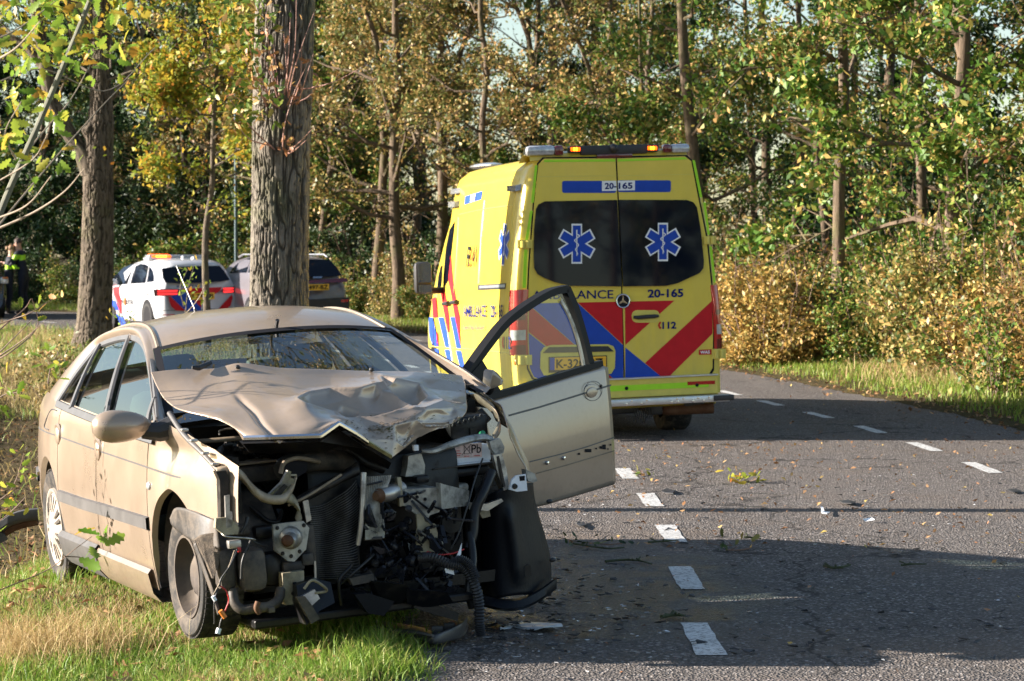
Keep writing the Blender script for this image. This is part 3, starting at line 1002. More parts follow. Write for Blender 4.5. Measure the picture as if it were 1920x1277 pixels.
# ------------------------------------------------------------------ foreground sapling and twigs at the left edge
fx = at(-60, 640, 8.4); fb = np.array([fx[0], 8.4, zg1(fx[0], 8.4) - 0.05])
fs = thing('oak_sapling', 'slanting oak sapling with fresh green lobed leaves at the left edge', 'sapling', tuple(fb))
fm = MB()
def fl(x, y, Y=8.4):
    return local_px(x, y, Y, fb)
def limb(pts, r0, r1, Y0=8.4, Y1=8.4, n=24):
    q = np.array([fl(x, y, Y0 + (Y1 - Y0) * i / (len(pts) - 1)) for i, (x, y) in enumerate(pts)])
    q = spline(q, n)
    fm.tube(q, np.linspace(r0, r1, n), 7)
    return q
stem = spline(np.vstack([[0, 0, 0], fl(-45, 560), fl(0, 400), fl(80, 215), fl(165, 10), fl(215, -140)]), 40)
fm.tube(stem, np.linspace(0.016, 0.007, 40), 8)
fm.build('stem', plain('sapling_bark', (0.15, 0.15, 0.10), 0.65, var=0.25), fs)
fm = MB()
br = []
for pts, r0, Ya, Yb in (([(-40, 470), (20, 395), (100, 300), (190, 200), (240, 150)], 0.0045, 8.4, 9.2), ([(-30, 440), (60, 400), (120, 360), (158, 316)], 0.005, 8.3, 8.0), ([(-20, 415), (50, 385), (96, 330)], 0.004, 8.3, 8.0),
                        ([(-20, 160), (80, 130), (200, 170), (290, 90)], 0.003, 8.6, 9.4), ([(-20, 120), (30, 90), (75, 40)], 0.005, 8.2, 8), ([(20, 330), (70, 260), (130, 190), (170, 120)], 0.004, 8.4, 8.8),
                        ([(-20, 80), (40, 50), (120, -10)], 0.004, 8.6, 8.8), ([(30, 300), (10, 250), (40, 190)], 0.003, 8.4, 8.2), ([(-20, 350), (60, 300), (90, 250)], 0.003, 8.4, 8.2)):
    br.append(limb(pts, r0, 0.0015, Ya, Yb))
fm.build('twig', M['twig_pale'], fs)
r5 = np.random.RandomState(15)
P = []
for cx_, cy_, n, s_ in ((25, 262, 9, 22), (55, 285, 10, 24), (118, 285, 5, 14), (60, 95, 26, 45), (140, 60, 26, 50), (20, 30, 22, 35), (175, 110, 10, 25), (110, 20, 20, 40), (190, 30, 14, 35), (60, 160, 12, 30), (160, 95, 9, 20), (30, 200, 9, 25), (250, 30, 12, 30), (95, 215, 5, 20)):
    for k in range(int(n * 1.8)):
        P.append(fl(r5.normal(cx_, s_), r5.normal(cy_, s_), 8.4 + r5.uniform(-0.3, 0.9)))
V, F = oak_leaves(np.array(P), 0.058, r5)
mesh_np('leaves', V, F, M['leaf_fore'], fs)

def bramble(name, label, lines, clusters, Y, leaf, L, seed, r=0.004, cat='branch'):
    r6 = np.random.RandomState(seed)
    b = at(lines[0][0][0], lines[0][0][1], Y); base = np.array([b[0], Y, zg1(b[0], Y)])
    t = thing(name, label, cat, tuple(base))
    mm = MB()
    for ln in lines:
        q = spline([local_px(x, y, Y + r6.uniform(-.1, .1), base) for x, y in ln], 18)
        mm.tube(q, np.linspace(r, r * 0.4, 18), 6)
    mm.build('twig', M['twig'], t)
    P = [local_px(r6.normal(x, s_), r6.normal(y, s_), Y + r6.uniform(-.2, .2), base) for x, y, n, s_ in clusters for k in range(n)]
    V, F = oak_leaves(np.array(P), L, r6)
    mesh_np('leaves', V, F, M[leaf], t)
    return t
bramble('bare_branch', 'bare reddish twigs with a few orange leaves reaching in from the left edge', [[(-60, 680), (0, 618), (45, 580), (58, 560)], [(-40, 690), (20, 660), (70, 612), (60, 560)], [(-50, 625), (20, 600), (60, 585), (110, 552)], [(-60, 720), (10, 650), (60, 600)], [(-20, 680), (40, 640), (75, 610)]],
        [(78, 590, 5, 10), (62, 575, 3, 6), (112, 552, 4, 8), (45, 592, 2, 5)], 10.5, 'leaf_bright', 0.05, 61)
bramble('oak_twig', 'long thin twig with dark lobed oak leaves hanging before the car sill', [[(-60, 1130), (20, 1098), (90, 1068), (140, 1030), (172, 1006)], [(120, 1043), (150, 1045), (160, 1050)]],
        [(178, 1004, 4, 12), (152, 1048, 2, 6), (200, 1020, 2, 6)], 9.35, 'leaf_fore', 0.085, 62, 0.003)
bramble('oak_regrowth', 'low oak regrowth with green leaves at the left edge by the ditch', [[(-50, 800), (0, 745), (40, 735)], [(-40, 960), (10, 930), (30, 900), (45, 850)], [(-30, 1000), (20, 960), (50, 930)], [(90, 720), (95, 690), (110, 660)]],
        [(22, 735, 9, 16), (22, 945, 8, 14), (10, 910, 6, 12), (50, 850, 4, 10), (40, 880, 4, 14), (100, 690, 9, 14), (90, 665, 5, 10), (10, 770, 5, 10)], 11.5, 'leaf_fore', 0.06, 63)
# scrub of dead leaves round the foot of the forked tree
def scrub(px, py, Y, n, sx, sz, leaf, name, label, seed, L=0.07):
    r7 = np.random.RandomState(seed)
    b = at(px, py, Y); base = np.array([b[0], Y, zg1(b[0], Y)])
    t = thing(name, label, 'shrub', tuple(base))
    mm = MB(); P = []
    for k in range(26):
        a = r7.uniform(0, 6.28); e = np.array([r7.normal(0, sx * .7), r7.normal(0, sx * .6), sz * r7.uniform(.4, 1.1)])
        q = spline([[e[0] * .3, e[1] * .3, -0.05], e * [.6, .6, .6] + r7.normal(0, .05, 3), e], 7)
        mm.tube(q, np.linspace(0.006, 0.002, 7), 4)
        for j in range(n // 26):
            P.append(q[r7.randint(1, 7)] + r7.normal(0, 0.09, 3))
    mm.build('stem', M['twig'], t)
    V, F = leaf_quads(np.array(P), L, r7)
    mesh_np('foliage', V, F, M[leaf], t)
scrub(150, 640, 33, 1300, 0.55, 0.75, 'leaf_rust', 'scrub', 'brown leafy scrub below the forked tree', 71, 0.075)
scrub(115, 610, 38, 700, 0.5, 0.6, 'leaf_rust', 'scrub', 'low brown scrub left of the forked tree foot', 72, 0.07)
scrub(1880, 680, 27.5, 1200, 0.6, 1.0, 'leaf_olive', 'scrub', 'green bramble bush at the right edge beside the verge', 73, 0.07)

# ------------------------------------------------------------------ grass
def blades(name, X, Y, h, w, mat, seed, lean=0.5, z=None):
    r8 = np.random.RandomState(seed)
    n = len(X)
    Z = zg(X, Y) - 0.01 if z is None else z
    a = r8.uniform(0, 6.28, n); ln = h * lean * r8.uniform(0.1, 1.6, n)
    dx, dy = np.cos(a), np.sin(a)
    b = r8.uniform(0, 6.28, n); wx, wy = np.cos(b) * w * .5, np.sin(b) * w * .5
    B = np.stack([X, Y, Z], 1)
    m1 = B + np.stack([dx * ln * .35, dy * ln * .35, h * .6], 1)
    tp = B + np.stack([dx * ln, dy * ln, h * r8.uniform(0.75, 1.05, n)], 1)
    o = np.stack([wx, wy, np.zeros(n)], 1)
    V = np.stack([B - o, B + o, m1 + o * .75, m1 - o * .75, tp], 1).reshape(-1, 3)
    i = np.arange(n) * 5
    F = np.concatenate([np.stack([i, i + 1, i + 2], 1), np.stack([i, i + 2, i + 3], 1), np.stack([i + 3, i + 2, i + 4], 1)])
    return tag(mesh_np(name, V, F, mat), None, None, kind='stuff')
r9 = np.random.RandomState(77)
def scatter(n, x0, x1, y0, y1, dmin=None, dmax=None, pw=1.0):
    y = y0 + (y1 - y0) * r9.rand(n) ** pw
    x = r9.uniform(x0, x1, n)
    d = signed_d(x, y)
    k = np.ones(n, bool)
    if dmax is not None:
        k &= d < dmax + 0.16 * noise3(x * 1.7, y * 1.7, 2.2)
    if dmin is not None:
        k &= d > dmin + 0.15 * noise3(x * 1.7, y * 1.7, 2.2)
    return x[k], y[k]
def patchy(x, y, sc, thr, amp=1.0):
    return noise3(x * sc, y * sc, 5.5) + 0.5 * noise3(x * sc * 2.7, y * sc * 2.7, 7.1) + amp * (r9.rand(len(x)) - 0.5) > thr
x, y = scatter(150000, -3.6, 0.4, 8.2, 16, dmax=-HALF + 0.07, pw=1.4)
k = patchy(x, y, 1.6, -0.34, 1.2)
h = (0.03 + 0.038 * r9.rand(len(x))) * (1 + 0.5 * noise3(x * 1.3, y * 1.3, 3.3))
blades('grass', x[k], y[k], h[k], 0.0042, M['grass'], 1, 0.7)
blades('dry_grass', x[~k], y[~k], h[~k] * 0.95, 0.0038, M['straw'], 2, 0.9)
# taller fresh tufts
tx, ty = [], []
for px, py, n, s_ in ((672, 1205, 300, .09), (640, 1200, 300, .10), (720, 1240, 420, .12), (660, 1250, 300, .13), (330, 1170, 150, .08), (470, 1175, 260, .12), (420, 1180, 200, .1), (150, 1085, 220, .12), (230, 1090, 200, .12), (40, 1270, 420, .18), (90, 1260, 360, .15), (600, 1200, 160, .1), (715, 1268, 380, .09), (712, 1240, 200, .07), (735, 1285, 360, .09), (700, 1290, 500, .12), (20, 1050, 200, .15), (560, 1165, 200, .1)):
    r = ray(px, py); t = -(CAMH + 0.05) / r[2]; p = EYE + r * t
    tx.append(r9.normal(p[0], s_, n)); ty.append(r9.normal(p[1], s_ * 1.2, n))
x, y = np.concatenate(tx), np.concatenate(ty)
blades('tufts', x, y, 0.06 + 0.075 * r9.rand(len(x)), 0.006, M['grass'], 3, 0.6)
p = EYE + ray(60, 1235) * (-(CAMH + 0.08) / ray(60, 1235)[2])
x, y = r9.normal(p[0], .22, 1500), r9.normal(p[1], .25, 1500)
blades('dry_grass', x, y, 0.12 + 0.16 * r9.rand(1500), 0.0035, M['straw'], 4, 0.8)
# bank and verge at the left further on
x, y = scatter(60000, -13, -0.4, 14, 48, dmax=-HALF, pw=1.2)
k = patchy(x, y, 0.7, 0.12, 0.7)
bank = (signed_d(x, y) < -HALF - 1.5 + 0.5 * noise3(x, y, 3.1)) & (y > 14.0) & (y < 33) & (r9.rand(len(x)) < 0.93)
x, y, k = x[~bank], y[~bank], k[~bank]
h = 0.10 + 0.14 * r9.rand(len(x))
blades('dry_grass', x[~k], y[~k], h[~k] * 1.3, 0.010, M['straw'], 5, 0.9)
blades('grass', x[k], y[k], h[k], 0.010, M['grass'], 6, 0.7)
x, y = scatter(26000, -17, -4.5, 44, 63, dmax=-HALF)
k = patchy(x, y, 0.5, -0.3, 0.7)
h = 0.10 + 0.12 * r9.rand(len(x))
blades('grass', x[k], y[k], h[k], 0.014, M['grass'], 11, 0.7)
blades('dry_grass', x[~k], y[~k], h[~k], 0.012, M['straw'], 12, 0.9)
# right verge, and the far side of the bend
ns = 60000
S = s_of_Y(19) + (s_of_Y(85) - s_of_Y(19)) * r9.rand(ns) ** 1.3
D = HALF + 0.18 + 2.5 * r9.rand(ns) ** 0.8
x, y = road_pt(S, D)
k = (D < HALF + 1.95 + 0.35 * noise3(S * .5, 1, 1)) | (r9.rand(ns) < 0.93)
bare = (D < HALF + 0.55 + 0.35 * noise3(S * 1.2, 2, 3)) & (r9.rand(ns) < 0.35)
g = k & ~bare
blades('grass', x[g], y[g], 0.07 + 0.08 * r9.rand(g.sum()), 0.011, M['grass'], 7, 0.5)
st_ = ~k & ~bare
blades('dry_grass', x[st_], y[st_], 0.10 + 0.12 * r9.rand(st_.sum()), 0.009, M['straw'], 8, 1.0)
# dead bracken and tall straw at the foot of the right shrubs
for px, py, Y, n, label in ((1740, 650, 31.2, 260, 0), (1690, 672, 32.5, 200, 0), (1800, 690, 29.8, 200, 0), (690, 600, 52, 400, 1), (640, 590, 54, 300, 1)):
    c = at(px, py, Y)
    x, y = r9.normal(c[0], .5, n), r9.normal(Y, .6, n)
    blades('dead_bracken', x, y, 0.12 + 0.2 * r9.rand(n), 0.012, M['straw'], 100 + px, 0.9)
# fallen leaves in the verges and blown on to the road
def leaf_litter(name, X, Y, L, mat, seed, dz=0.012):
    r8 = np.random.RandomState(seed)
    P = np.stack([X, Y, np.maximum(zg(X, Y), np.where(np.abs(signed_d(X, Y)) < HALF, rise(Y), -9)) + dz], 1)
    V, F = leaf_quads(P, L, r8, up=0.8, flat=0.7)
    return tag(mesh_np(name, V, F, mat), None, None, kind='stuff')
n = 650
y = r9.uniform(13.6, 21.5, n); x = r9.normal(1.6, 1.6, n)
k = np.abs(signed_d(x, y)) < HALF
leaf_litter('fallen_leaves', x[k], y[k], 0.038, M['leaf_brown'], 5)
n = 380
y = r9.uniform(9, 30, n); x = r9.uniform(-.5, 5, n)
k = np.abs(signed_d(x, y)) < HALF
leaf_litter('fallen_leaves', x[k], y[k], 0.032, M['leaf_brown'], 6)
S = s_of_Y(20) + (s_of_Y(60) - s_of_Y(20)) * r9.rand(1500); D = HALF + r9.normal(0.2, 0.3, 1500)
x, y = road_pt(S, D); leaf_litter('fallen_leaves', x, y, 0.06, M['leaf_brown'], 7, 0.03)
x, y = scatter(9000, -9, -0.5, 9, 40, dmax=-HALF - 0.1, pw=1.3)
leaf_litter('fallen_leaves', x, y, 0.055, M['leaf_brown'], 8, 0.03)
x, y = scatter(9000, -9, -2.5, 13.5, 33, dmax=-HALF - 1.3)
leaf_litter('fallen_leaves', x, y, 0.05, M['leaf_mulch'], 9, 0.02)
# ------------------------------------------------------------------ lettering and flat marks on vehicle skins
def text_verts(s, bold=0.0):
    cu = bpy.data.curves.new('letters', 'FONT')
    cu.body = s
    cu.offset = bold
    cu.resolution_u = 3
    ob = bpy.data.objects.new('letters', cu)
    COL.objects.link(ob)
    me = bpy.data.meshes.new_from_object(ob)
    V = np.array([v.co[:] for v in me.vertices])
    F = [tuple(p.vertices) for p in me.polygons]
    bpy.data.objects.remove(ob)
    bpy.data.curves.remove(cu)
    bpy.data.meshes.remove(me)
    lo, hi = V.min(0), V.max(0)
    return (V[:, 0] - lo[0]) / (hi[0] - lo[0]), (V[:, 1] - lo[1]) / (hi[1] - lo[1]), F
def px_text(s, quad, mp, bold=0.0):
    """quad: photograph corners tl, tr, br, bl; mp maps a photograph point to the skin"""
    u, v, F = text_verts(s, bold)
    tl, tr, br, bl = [np.array(q, float) for q in quad]
    V = []
    for a, b in zip(u, v):
        p = (bl * (1 - a) + br * a) * (1 - b) + (tl * (1 - a) + tr * a) * b
        V.append(mp(p[0], p[1]))
    return V, F
def dens(poly, step):
    P = [np.array(p, float) for p in poly]
    out = []
    for i in range(len(P)):
        a, b = P[i], P[(i + 1) % len(P)]
        n = max(1, int(np.linalg.norm(b - a) / step))
        out += [tuple(a + (b - a) * k / n) for k in range(n)]
    return out
def px_poly(m, poly, mp, mi=0):
    V = [mp(x, y) for x, y in poly]
    m.add(V, [tuple(range(len(V)))], mi)
def rrect(x0, y0, x1, y1, r, n=5):
    out = []
    for cx, cy, a in ((x1 - r, y0 + r, -90), (x1 - r, y1 - r, 0), (x0 + r, y1 - r, 90), (x0 + r, y0 + r, 180)):
        for k in range(n + 1):
            t = R(a + 90 * k / n)
            out.append((cx + r * math.cos(t), cy + r * math.sin(t)))
    return out
def star_of_life(r, k=0.27):
    """outline of a six armed cross, unit radius r, centred"""
    out = []
    for i in range(6):
        a = R(60 * i + 90)
        c, s = math.cos(a), math.sin(a)
        w = k * r
        d = w / math.tan(R(30))
        out += [(c * d + s * w, s * d - c * w), (c * r + s * w, s * r - c * w), (c * r - s * w, s * r + c * w)]
    return out

def amb_paint():
    t = NT('ambulance_yellow_paint')
    st = t.noise(1.0, 6, 0.65, t.co((9, 9, 0.8)))
    n = t.noise(5, 6, 0.7)
    tc = t.n('ShaderNodeTexCoord'); sx = t.n('ShaderNodeSeparateXYZ'); t.l(tc.outputs['Object'], sx.inputs[0])
    mr = t.n('ShaderNodeMapRange'); t.l(sx.outputs['Z'], mr.inputs['Value'])
    mr.inputs['From Min'].default_value = 1.3; mr.inputs['From Max'].default_value = 0.35
    col = t.ramp(n, [(0.3, (0.70, 0.53, 0.052)), (0.7, (0.76, 0.585, 0.066))])
    m1 = t.n('ShaderNodeMath', operation='MULTIPLY_ADD'); t.l(mr.outputs['Result'], m1.inputs[0]); m1.inputs[1].default_value = 0.40; m1.inputs[2].default_value = 0.10
    m2 = t.n('ShaderNodeMath', operation='MULTIPLY'); t.l(m1.outputs[0], m2.inputs[0]); t.l(t.ramp(st, [(0.35, 0.2), (0.7, 1.0)]), m2.inputs[1])
    col = t.mix(m2.outputs[0], col, (0.30, 0.25, 0.14))
    t.set(Base_Color=col, Coat_Weight=0.5, Coat_Roughness=0.08)
    t.set(Roughness=t.mix(m2.outputs[0], 0.28, 0.75))
    t.bump(t.noise(1.4, 2), 0.06, 0.05)
    return t.mat
M['amb_yellow'] = amb_paint()
M['amb_trim'] = plain('ambulance_yellow_trim', (0.64, 0.53, 0.10), 0.42, var=0.08)
M['red_film'] = plain('red_reflective_film', (0.50, 0.012, 0.018), 0.55, var=0.08, spec=0.2)
M['blue_film'] = plain('blue_reflective_film', (0.015, 0.062, 0.38), 0.55, var=0.08, spec=0.2)
M['blue_text'] = plain('blue_lettering', (0.005, 0.015, 0.13), 0.9, var=0.03, spec=0.05)
M['green_film'] = plain('fluorescent_green_film', (0.36, 0.72, 0.01), 0.4, var=0.06)
M['white_film'] = plain('white_film', (0.78, 0.78, 0.78), 0.4, var=0.03)
M['orange_film'] = plain('orange_film', (0.50, 0.14, 0.012), 0.4, var=0.03)
M['black_print'] = plain('black_print', (0.012, 0.012, 0.015), 0.7, var=0.1, spec=0.15)
M['glass_dark'] = plain('dark_sky_tinted_glass', (0.004, 0.006, 0.014), 0.03, var=0.0, spec=0.28)  # the blue cast puts reflected sky into the dark glass colour
M['glass_mirror'] = plain('mirror_glass', (0.16, 0.20, 0.26), 0.05, 0.8, var=0.0)  # dark blue of the mirrored sky is put into the colour
M['rubber'] = plain('black_rubber', (0.018, 0.018, 0.018), 0.75, var=0.3)
M['black_plastic'] = plain('black_plastic', (0.022, 0.022, 0.024), 0.5, var=0.2, bump=0.1)
M['alu'] = plain('aluminium_tread', (0.55, 0.56, 0.58), 0.35, 0.85, var=0.12, bump=0.15)
M['chrome'] = plain('chrome', (0.75, 0.75, 0.77), 0.10, 1.0, var=0.04)
M['lens_red'] = plain('red_lamp_lens', (0.42, 0.010, 0.012), 0.12, var=0.15, scale=25, coat=1)
M['lens_dark_red'] = plain('dark_red_lens', (0.12, 0.006, 0.010), 0.12, var=0.1, coat=1)
M['lens_clear'] = plain('clear_lamp_lens', (0.45, 0.46, 0.48), 0.15, 0.3, var=0.35, scale=22, coat=1)
M['plate'] = plain('plate_yellow', (0.80, 0.42, 0.02), 0.35, var=0.04)
M['amber'] = emit('amber_flash', (1.0, 0.08, 0.0), 1.6, (0.5, 0.12, 0.0))
M['amber_core'] = emit('amber_flash_core', (1.0, 0.22, 0.01), 2.4, (0.5, 0.15, 0.0))
M['rust'] = dusty('rusty_exhaust', (0.10, 0.045, 0.022), (0.17, 0.10, 0.06), 0.5, 0.7, 0.3)
M['tyre'] = dusty('tyre_rubber', (0.022, 0.021, 0.020), (0.16, 0.13, 0.10), 0.35, 0.8, 0, 9)
M['rim'] = plain('alloy_rim', (0.48, 0.47, 0.45), 0.35, 0.7, var=0.1)

# ------------------------------------------------------------------ ambulance
AF = Frame((1.038, 21.804, -0.039), 10.7, 0, -2.0)
amb = thing('ambulance', 'yellow ambulance with red and blue stripes seen from behind on the road', 'ambulance', frame=AF)
_wz = np.array([0.30, 0.42, 0.60, 0.95, 1.25, 1.55, 1.90, 2.20, 2.40, 2.52, 2.60, 2.66])
_ww = np.array([0.92, 0.955, 0.97, 0.98, 0.97, 0.945, 0.905, 0.858, 0.815, 0.765, 0.66, 0.0])
AXC = -0.045
def amb_w(z):
    return np.interp(z, _wz, _ww)
ATOP = lambda y: np.interp(y, [0, 3.2, 3.8, 4.2, 4.7, 5.1, 5.5, 5.85, 5.95], [2.60, 2.60, 2.56, 2.42, 1.95, 1.42, 1.22, 0.98, 0.85])
ANAR = lambda y: np.interp(y, [0, 4.2, 5.2, 5.7, 5.95], [1, 1, 0.97, 0.90, 0.80])
def amb_ring(y, inset=0.0):
    zt = float(ATOP(y))
    pts = []
    if zt > 2.5:
        zs = list(_wz[:-1]) + [2.64]
        for z in zs[:-1]:
            pts.append((float(amb_w(z)), z))
        pts += [(0.5, 2.64), (0.2, 2.665)]
    else:
        zs = np.linspace(0.30, zt, 13)
        for i, z in enumerate(zs[:-2]):
            q = 1 - 0.12 * max(0, (i - 7) / 4) ** 2
            pts.append((float(amb_w(z)) * q * float(ANAR(y)), z))
        pts += [(float(amb_w(zt - .05)) * 0.72 * float(ANAR(y)), zt - 0.01), (0.25, zt + 0.02)]
    pts = [(max(0.02, x - inset), z - (inset if z > 1.5 else -inset) * (1 if (z > 2.4 or z < .5) else 0)) for x, z in pts]
    right = [(AXC + x, z) for x, z in pts]
    left = [(AXC - x, z) for x, z in reversed(pts)]
    return np.array([(x, y, z) for x, z in right + left])
m = MB()
st_y = [(0.0, 0.07), (0.012, 0.035), (0.05, 0.008), (0.10, 0)] + [(y, 0) for y in (0.4, 1.0, 1.8, 2.6, 3.2, 3.5, 3.8, 4.0, 4.2, 4.45, 4.7, 4.9, 5.1, 5.3, 5.5, 5.7, 5.85, 5.95)]
G = np.array([amb_ring(y, i) for y, i in st_y])
m.grid(G, cv=True)
k = G.shape[1]
m.f.append(tuple(range(k))); m.m.append(0)
m.f.append(tuple(range(len(m.v) - k, len(m.v)))); m.m.append(0)
m.build('body', M['amb_yellow'], amb, smooth=35)
def arear(dy):
    return lambda x, y: tuple(AF.hit(x, y, 1, -dy))
def aside(off):
    f = lambda yy, zz: AXC - float(amb_w(zz)) - off
    return lambda x, y: tuple(AF.hits(x, y, f, -0.95))
cz = lambda s: (lambda L: [(960 + x / 2.776, 260 + y / 2.776) for x, y in L])(s)    # crop 5
c3 = lambda L: [(740 + x / 2.1287, 240 + y / 2.1287) for x, y in L]
c9 = lambda L: [(780 + x / 3.273, 330 + y / 3.273) for x, y in L]
Y0 = np.array([0, 0.011, 0])
def rear_slab(name, px, dy, th, mat, parent=amb):
    P = [AF.hit(x, y, 1, -dy) for x, y in px]
    return MB().prism(P, (0, th, 0)).build(name, mat, parent, smooth=0)
# doors: left and right leaf
dl = rear_slab('rear_door', [(1020, 297.5), (1154, 297), (1163, 480), (1169.2, 709.5), (1012, 713), (1000, 708), (991, 690), (989, 600), (993, 500), (1002, 380), (1010, 308)], 0.012, 0.02, M['amb_yellow'])
dr = rear_slab('rear_door', [(1157, 297), (1284, 293), (1296, 302), (1309, 370), (1325, 450), (1334, 540), (1337, 620), (1336, 690), (1328, 704), (1318, 707), (1171.6, 709.5), (1165.5, 480)], 0.012, 0.02, M['amb_yellow'])
# black gap behind the leaves
rear_slab('door_seal', [(1017, 295), (1288, 290.5), (1299, 301), (1312, 370), (1328, 450), (1337, 540), (1340, 620), (1339, 694), (1330, 708), (1318, 711), (1012, 716), (997, 711), (988, 692), (986, 600), (990, 500), (999, 380), (1007, 306)], 0.003, 0.004, M['black_print'])
# crease pressed across the leaves below the roof
for door, a, b in ((dl, (1010, 330.5), (1153, 329)), (dr, (1160, 329), (1300, 326))):
    P = [AF.hit(x, y, 1, -0.014) for x, y in ((a[0], a[1]), (b[0], b[1]), (b[0], b[1] + 1.2), (a[0], a[1] + 1.2))]
    MB().prism(P, (0, 0.01, 0)).build('door_crease', M['amb_trim'], door, smooth=0)
winL = [(1001, 484), (1001.5, 430), (1005, 392), (1010, 383), (1021.7, 377.5), (1157.3, 374.8), (1166.2, 537), (1069, 536), (1040, 529), (1022, 522), (1008, 514), (1002, 503)]
winR = [(1160.6, 374.6), (1288, 375), (1300, 379), (1307, 389), (1314, 430), (1320, 490), (1319, 503), (1312, 512), (1271, 531), (1250, 536), (1168.6, 537)]
def tilted_pane(px, parent):
    P = []
    for x, y in px:
        z = AF.hit(x, y, 1, -0.017)[2]
        P.append(AF.hit(x, y, 1, -0.015 - 0.026 * (2.2 - z) / 0.8))
    return MB().prism(P, (0, 0.012, 0)).build('window', M['glass_dark'], parent, smooth=0)
tilted_pane(winL, dl)
tilted_pane(winR, dr)
# stripes
def decal(name, polys, dy, mat, parent):
    mm = MB()
    for p in polys:
        px_poly(mm, p, arear(dy))
    return mm.build(name, mat, parent, smooth=0)
decal('red_stripe', [[(1171.8, 565.5), (1264.4, 563.7), (1172.5, 647)], [(1335.5, 563.7), (1336, 625.6), (1253, 707.6), (1241.5, 707.8), (1209.6, 680.7)]], 0.0145, M['red_film'], dr)
decal('blue_stripe', [[(1172.5, 651.6), (1241, 707.4), (1172.3, 708.8)]], 0.0145, M['blue_film'], dr)
decal('red_stripe', [[(1083.5, 567.3), (1166.6, 565.6), (1168, 646)], [(992, 579), (998, 577.7), (1148, 708.5), (1100, 709.5), (991, 622)]], 0.0145, M['red_film'], dl)
decal('blue_stripe', [[(999, 569), (1082.5, 567.4), (1168.4, 647.5), (1168.6, 709), (1149.5, 709.3), (999.5, 577.6)], [(991, 624), (1098, 710.2), (1012, 711.5), (1001, 706.5), (993.5, 690)]], 0.0145, M['blue_film'], dl)
def rear_text(name, s, quad, mat, parent, bold=0.012, dy=0.0175):
    V, F = px_text(s, quad, arear(dy), bold)
    mm = MB().add(V, F)
    return mm.build(name, mat, parent, smooth=0)
rear_text('lettering', 'AMBULANCE', [(998, 545.5), (1150, 543.8), (1150, 559.8), (998, 561.5)], M['blue_text'], dl, 0.006)
rear_text('lettering', '20-165', [(1214.7, 542.5), (1281.3, 541), (1281.3, 557), (1214.7, 558.5)], M['blue_text'], dr, 0.03)
rear_text('lettering', '112', [(1242, 603.5), (1268, 603), (1268, 616.3), (1242, 616.8)], M['blue_text'], dr, 0.03)
decal('phone_mark', [[(1236, 604), (1239, 603), (1239.5, 606), (1237.3, 608), (1237.6, 612), (1239.8, 614), (1239, 617), (1236, 616), (1233.5, 610)]], 0.0165, M['red_film'], dr)
decal('maker_tag', [[(1310.5, 656), (1334, 655), (1334, 664.6), (1310.5, 665.4)]], 0.0165, M['red_film'], dr)
rear_text('lettering', 'WAS', [(1313, 657.6), (1331, 657), (1331, 663), (1313, 663.6)], M['white_film'], dr, 0.03, 0.019)
# blue number bar over the windows
decal('number_bar', [rrect(1054, 339.2, 1155.5, 361.7, 4)], 0.015, M['blue_film'], dl)
decal('number_bar', [rrect(1158.5, 338.2, 1258, 360.2, 4)], 0.015, M['blue_film'], dr)
decal('number_field', [[(1128.6, 339.4), (1155.3, 339), (1156.4, 357.8), (1128.6, 358.2)]], 0.0165, M['white_film'], dl)
decal('number_field', [[(1158.3, 339), (1190.5, 338.4), (1190.5, 356.8), (1159.2, 357.2)]], 0.0165, M['white_film'], dr)
rear_text('lettering', '20-', [(1134, 342.8), (1156, 342.4), (1156, 354.4), (1134, 354.8)], M['blue_text'], dl, 0.03, 0.018)
rear_text('lettering', '165', [(1160, 342.3), (1186, 342), (1186, 354), (1160, 354.4)], M['blue_text'], dr, 0.03, 0.018)
# six armed stars with a snake on a staff on each pane
for (cx, cy, r, door) in ((1081.5, 457, 37.5, dl), (1243, 453.8, 36, dr)):
    for rr, kk, mat, dy, nm in ((r, 0.285, 'white_film', 0.0335, 'star_border'), (r - 3.4, 0.235, 'blue_film', 0.035, 'star')):
        P = star_of_life(rr, kk)
        mm = MB()
        O = P
        for i in range(6):
            p = O[3 * i:3 * i + 3]; q = O[(3 * i + 3) % 18]
            px_poly(mm, [(cx + a * 0.93, cy - b) for a, b in (p[0], p[1], p[2], q)], arear(dy))
        hexa = [O[3 * i] for i in range(6)]
        px_poly(mm, [(cx + a * 0.93, cy - b) for a, b in hexa], arear(dy))
        mm.build(nm, M[mat], door, smooth=0)
    mm = MB()
    px_poly(mm, [(cx - 1.2, cy - r * .70), (cx + 1.2, cy - r * .70), (cx + 0.7, cy + r * .62), (cx - 0.4, cy + r * .62)], arear(0.0365))
    L = []
    for t in np.linspace(0, 1, 40):
        a = 5.0 * (1 - 0.65 * t) * math.sin(t * 4.6 * math.pi)
        L.append((cx + a, cy - r * .5 + r * 1.05 * t, 1.35 * (1 - .55 * t)))
    for (x0, y0, w0), (x1, y1, w1) in zip(L[:-1], L[1:]):
        px_poly(mm, [(x0 - w0, y0), (x0 + w0, y0), (x1 + w1, y1), (x1 - w1, y1)], arear(0.0368))
    mm.build('snake_and_staff', M['white_film'], door, smooth=0)
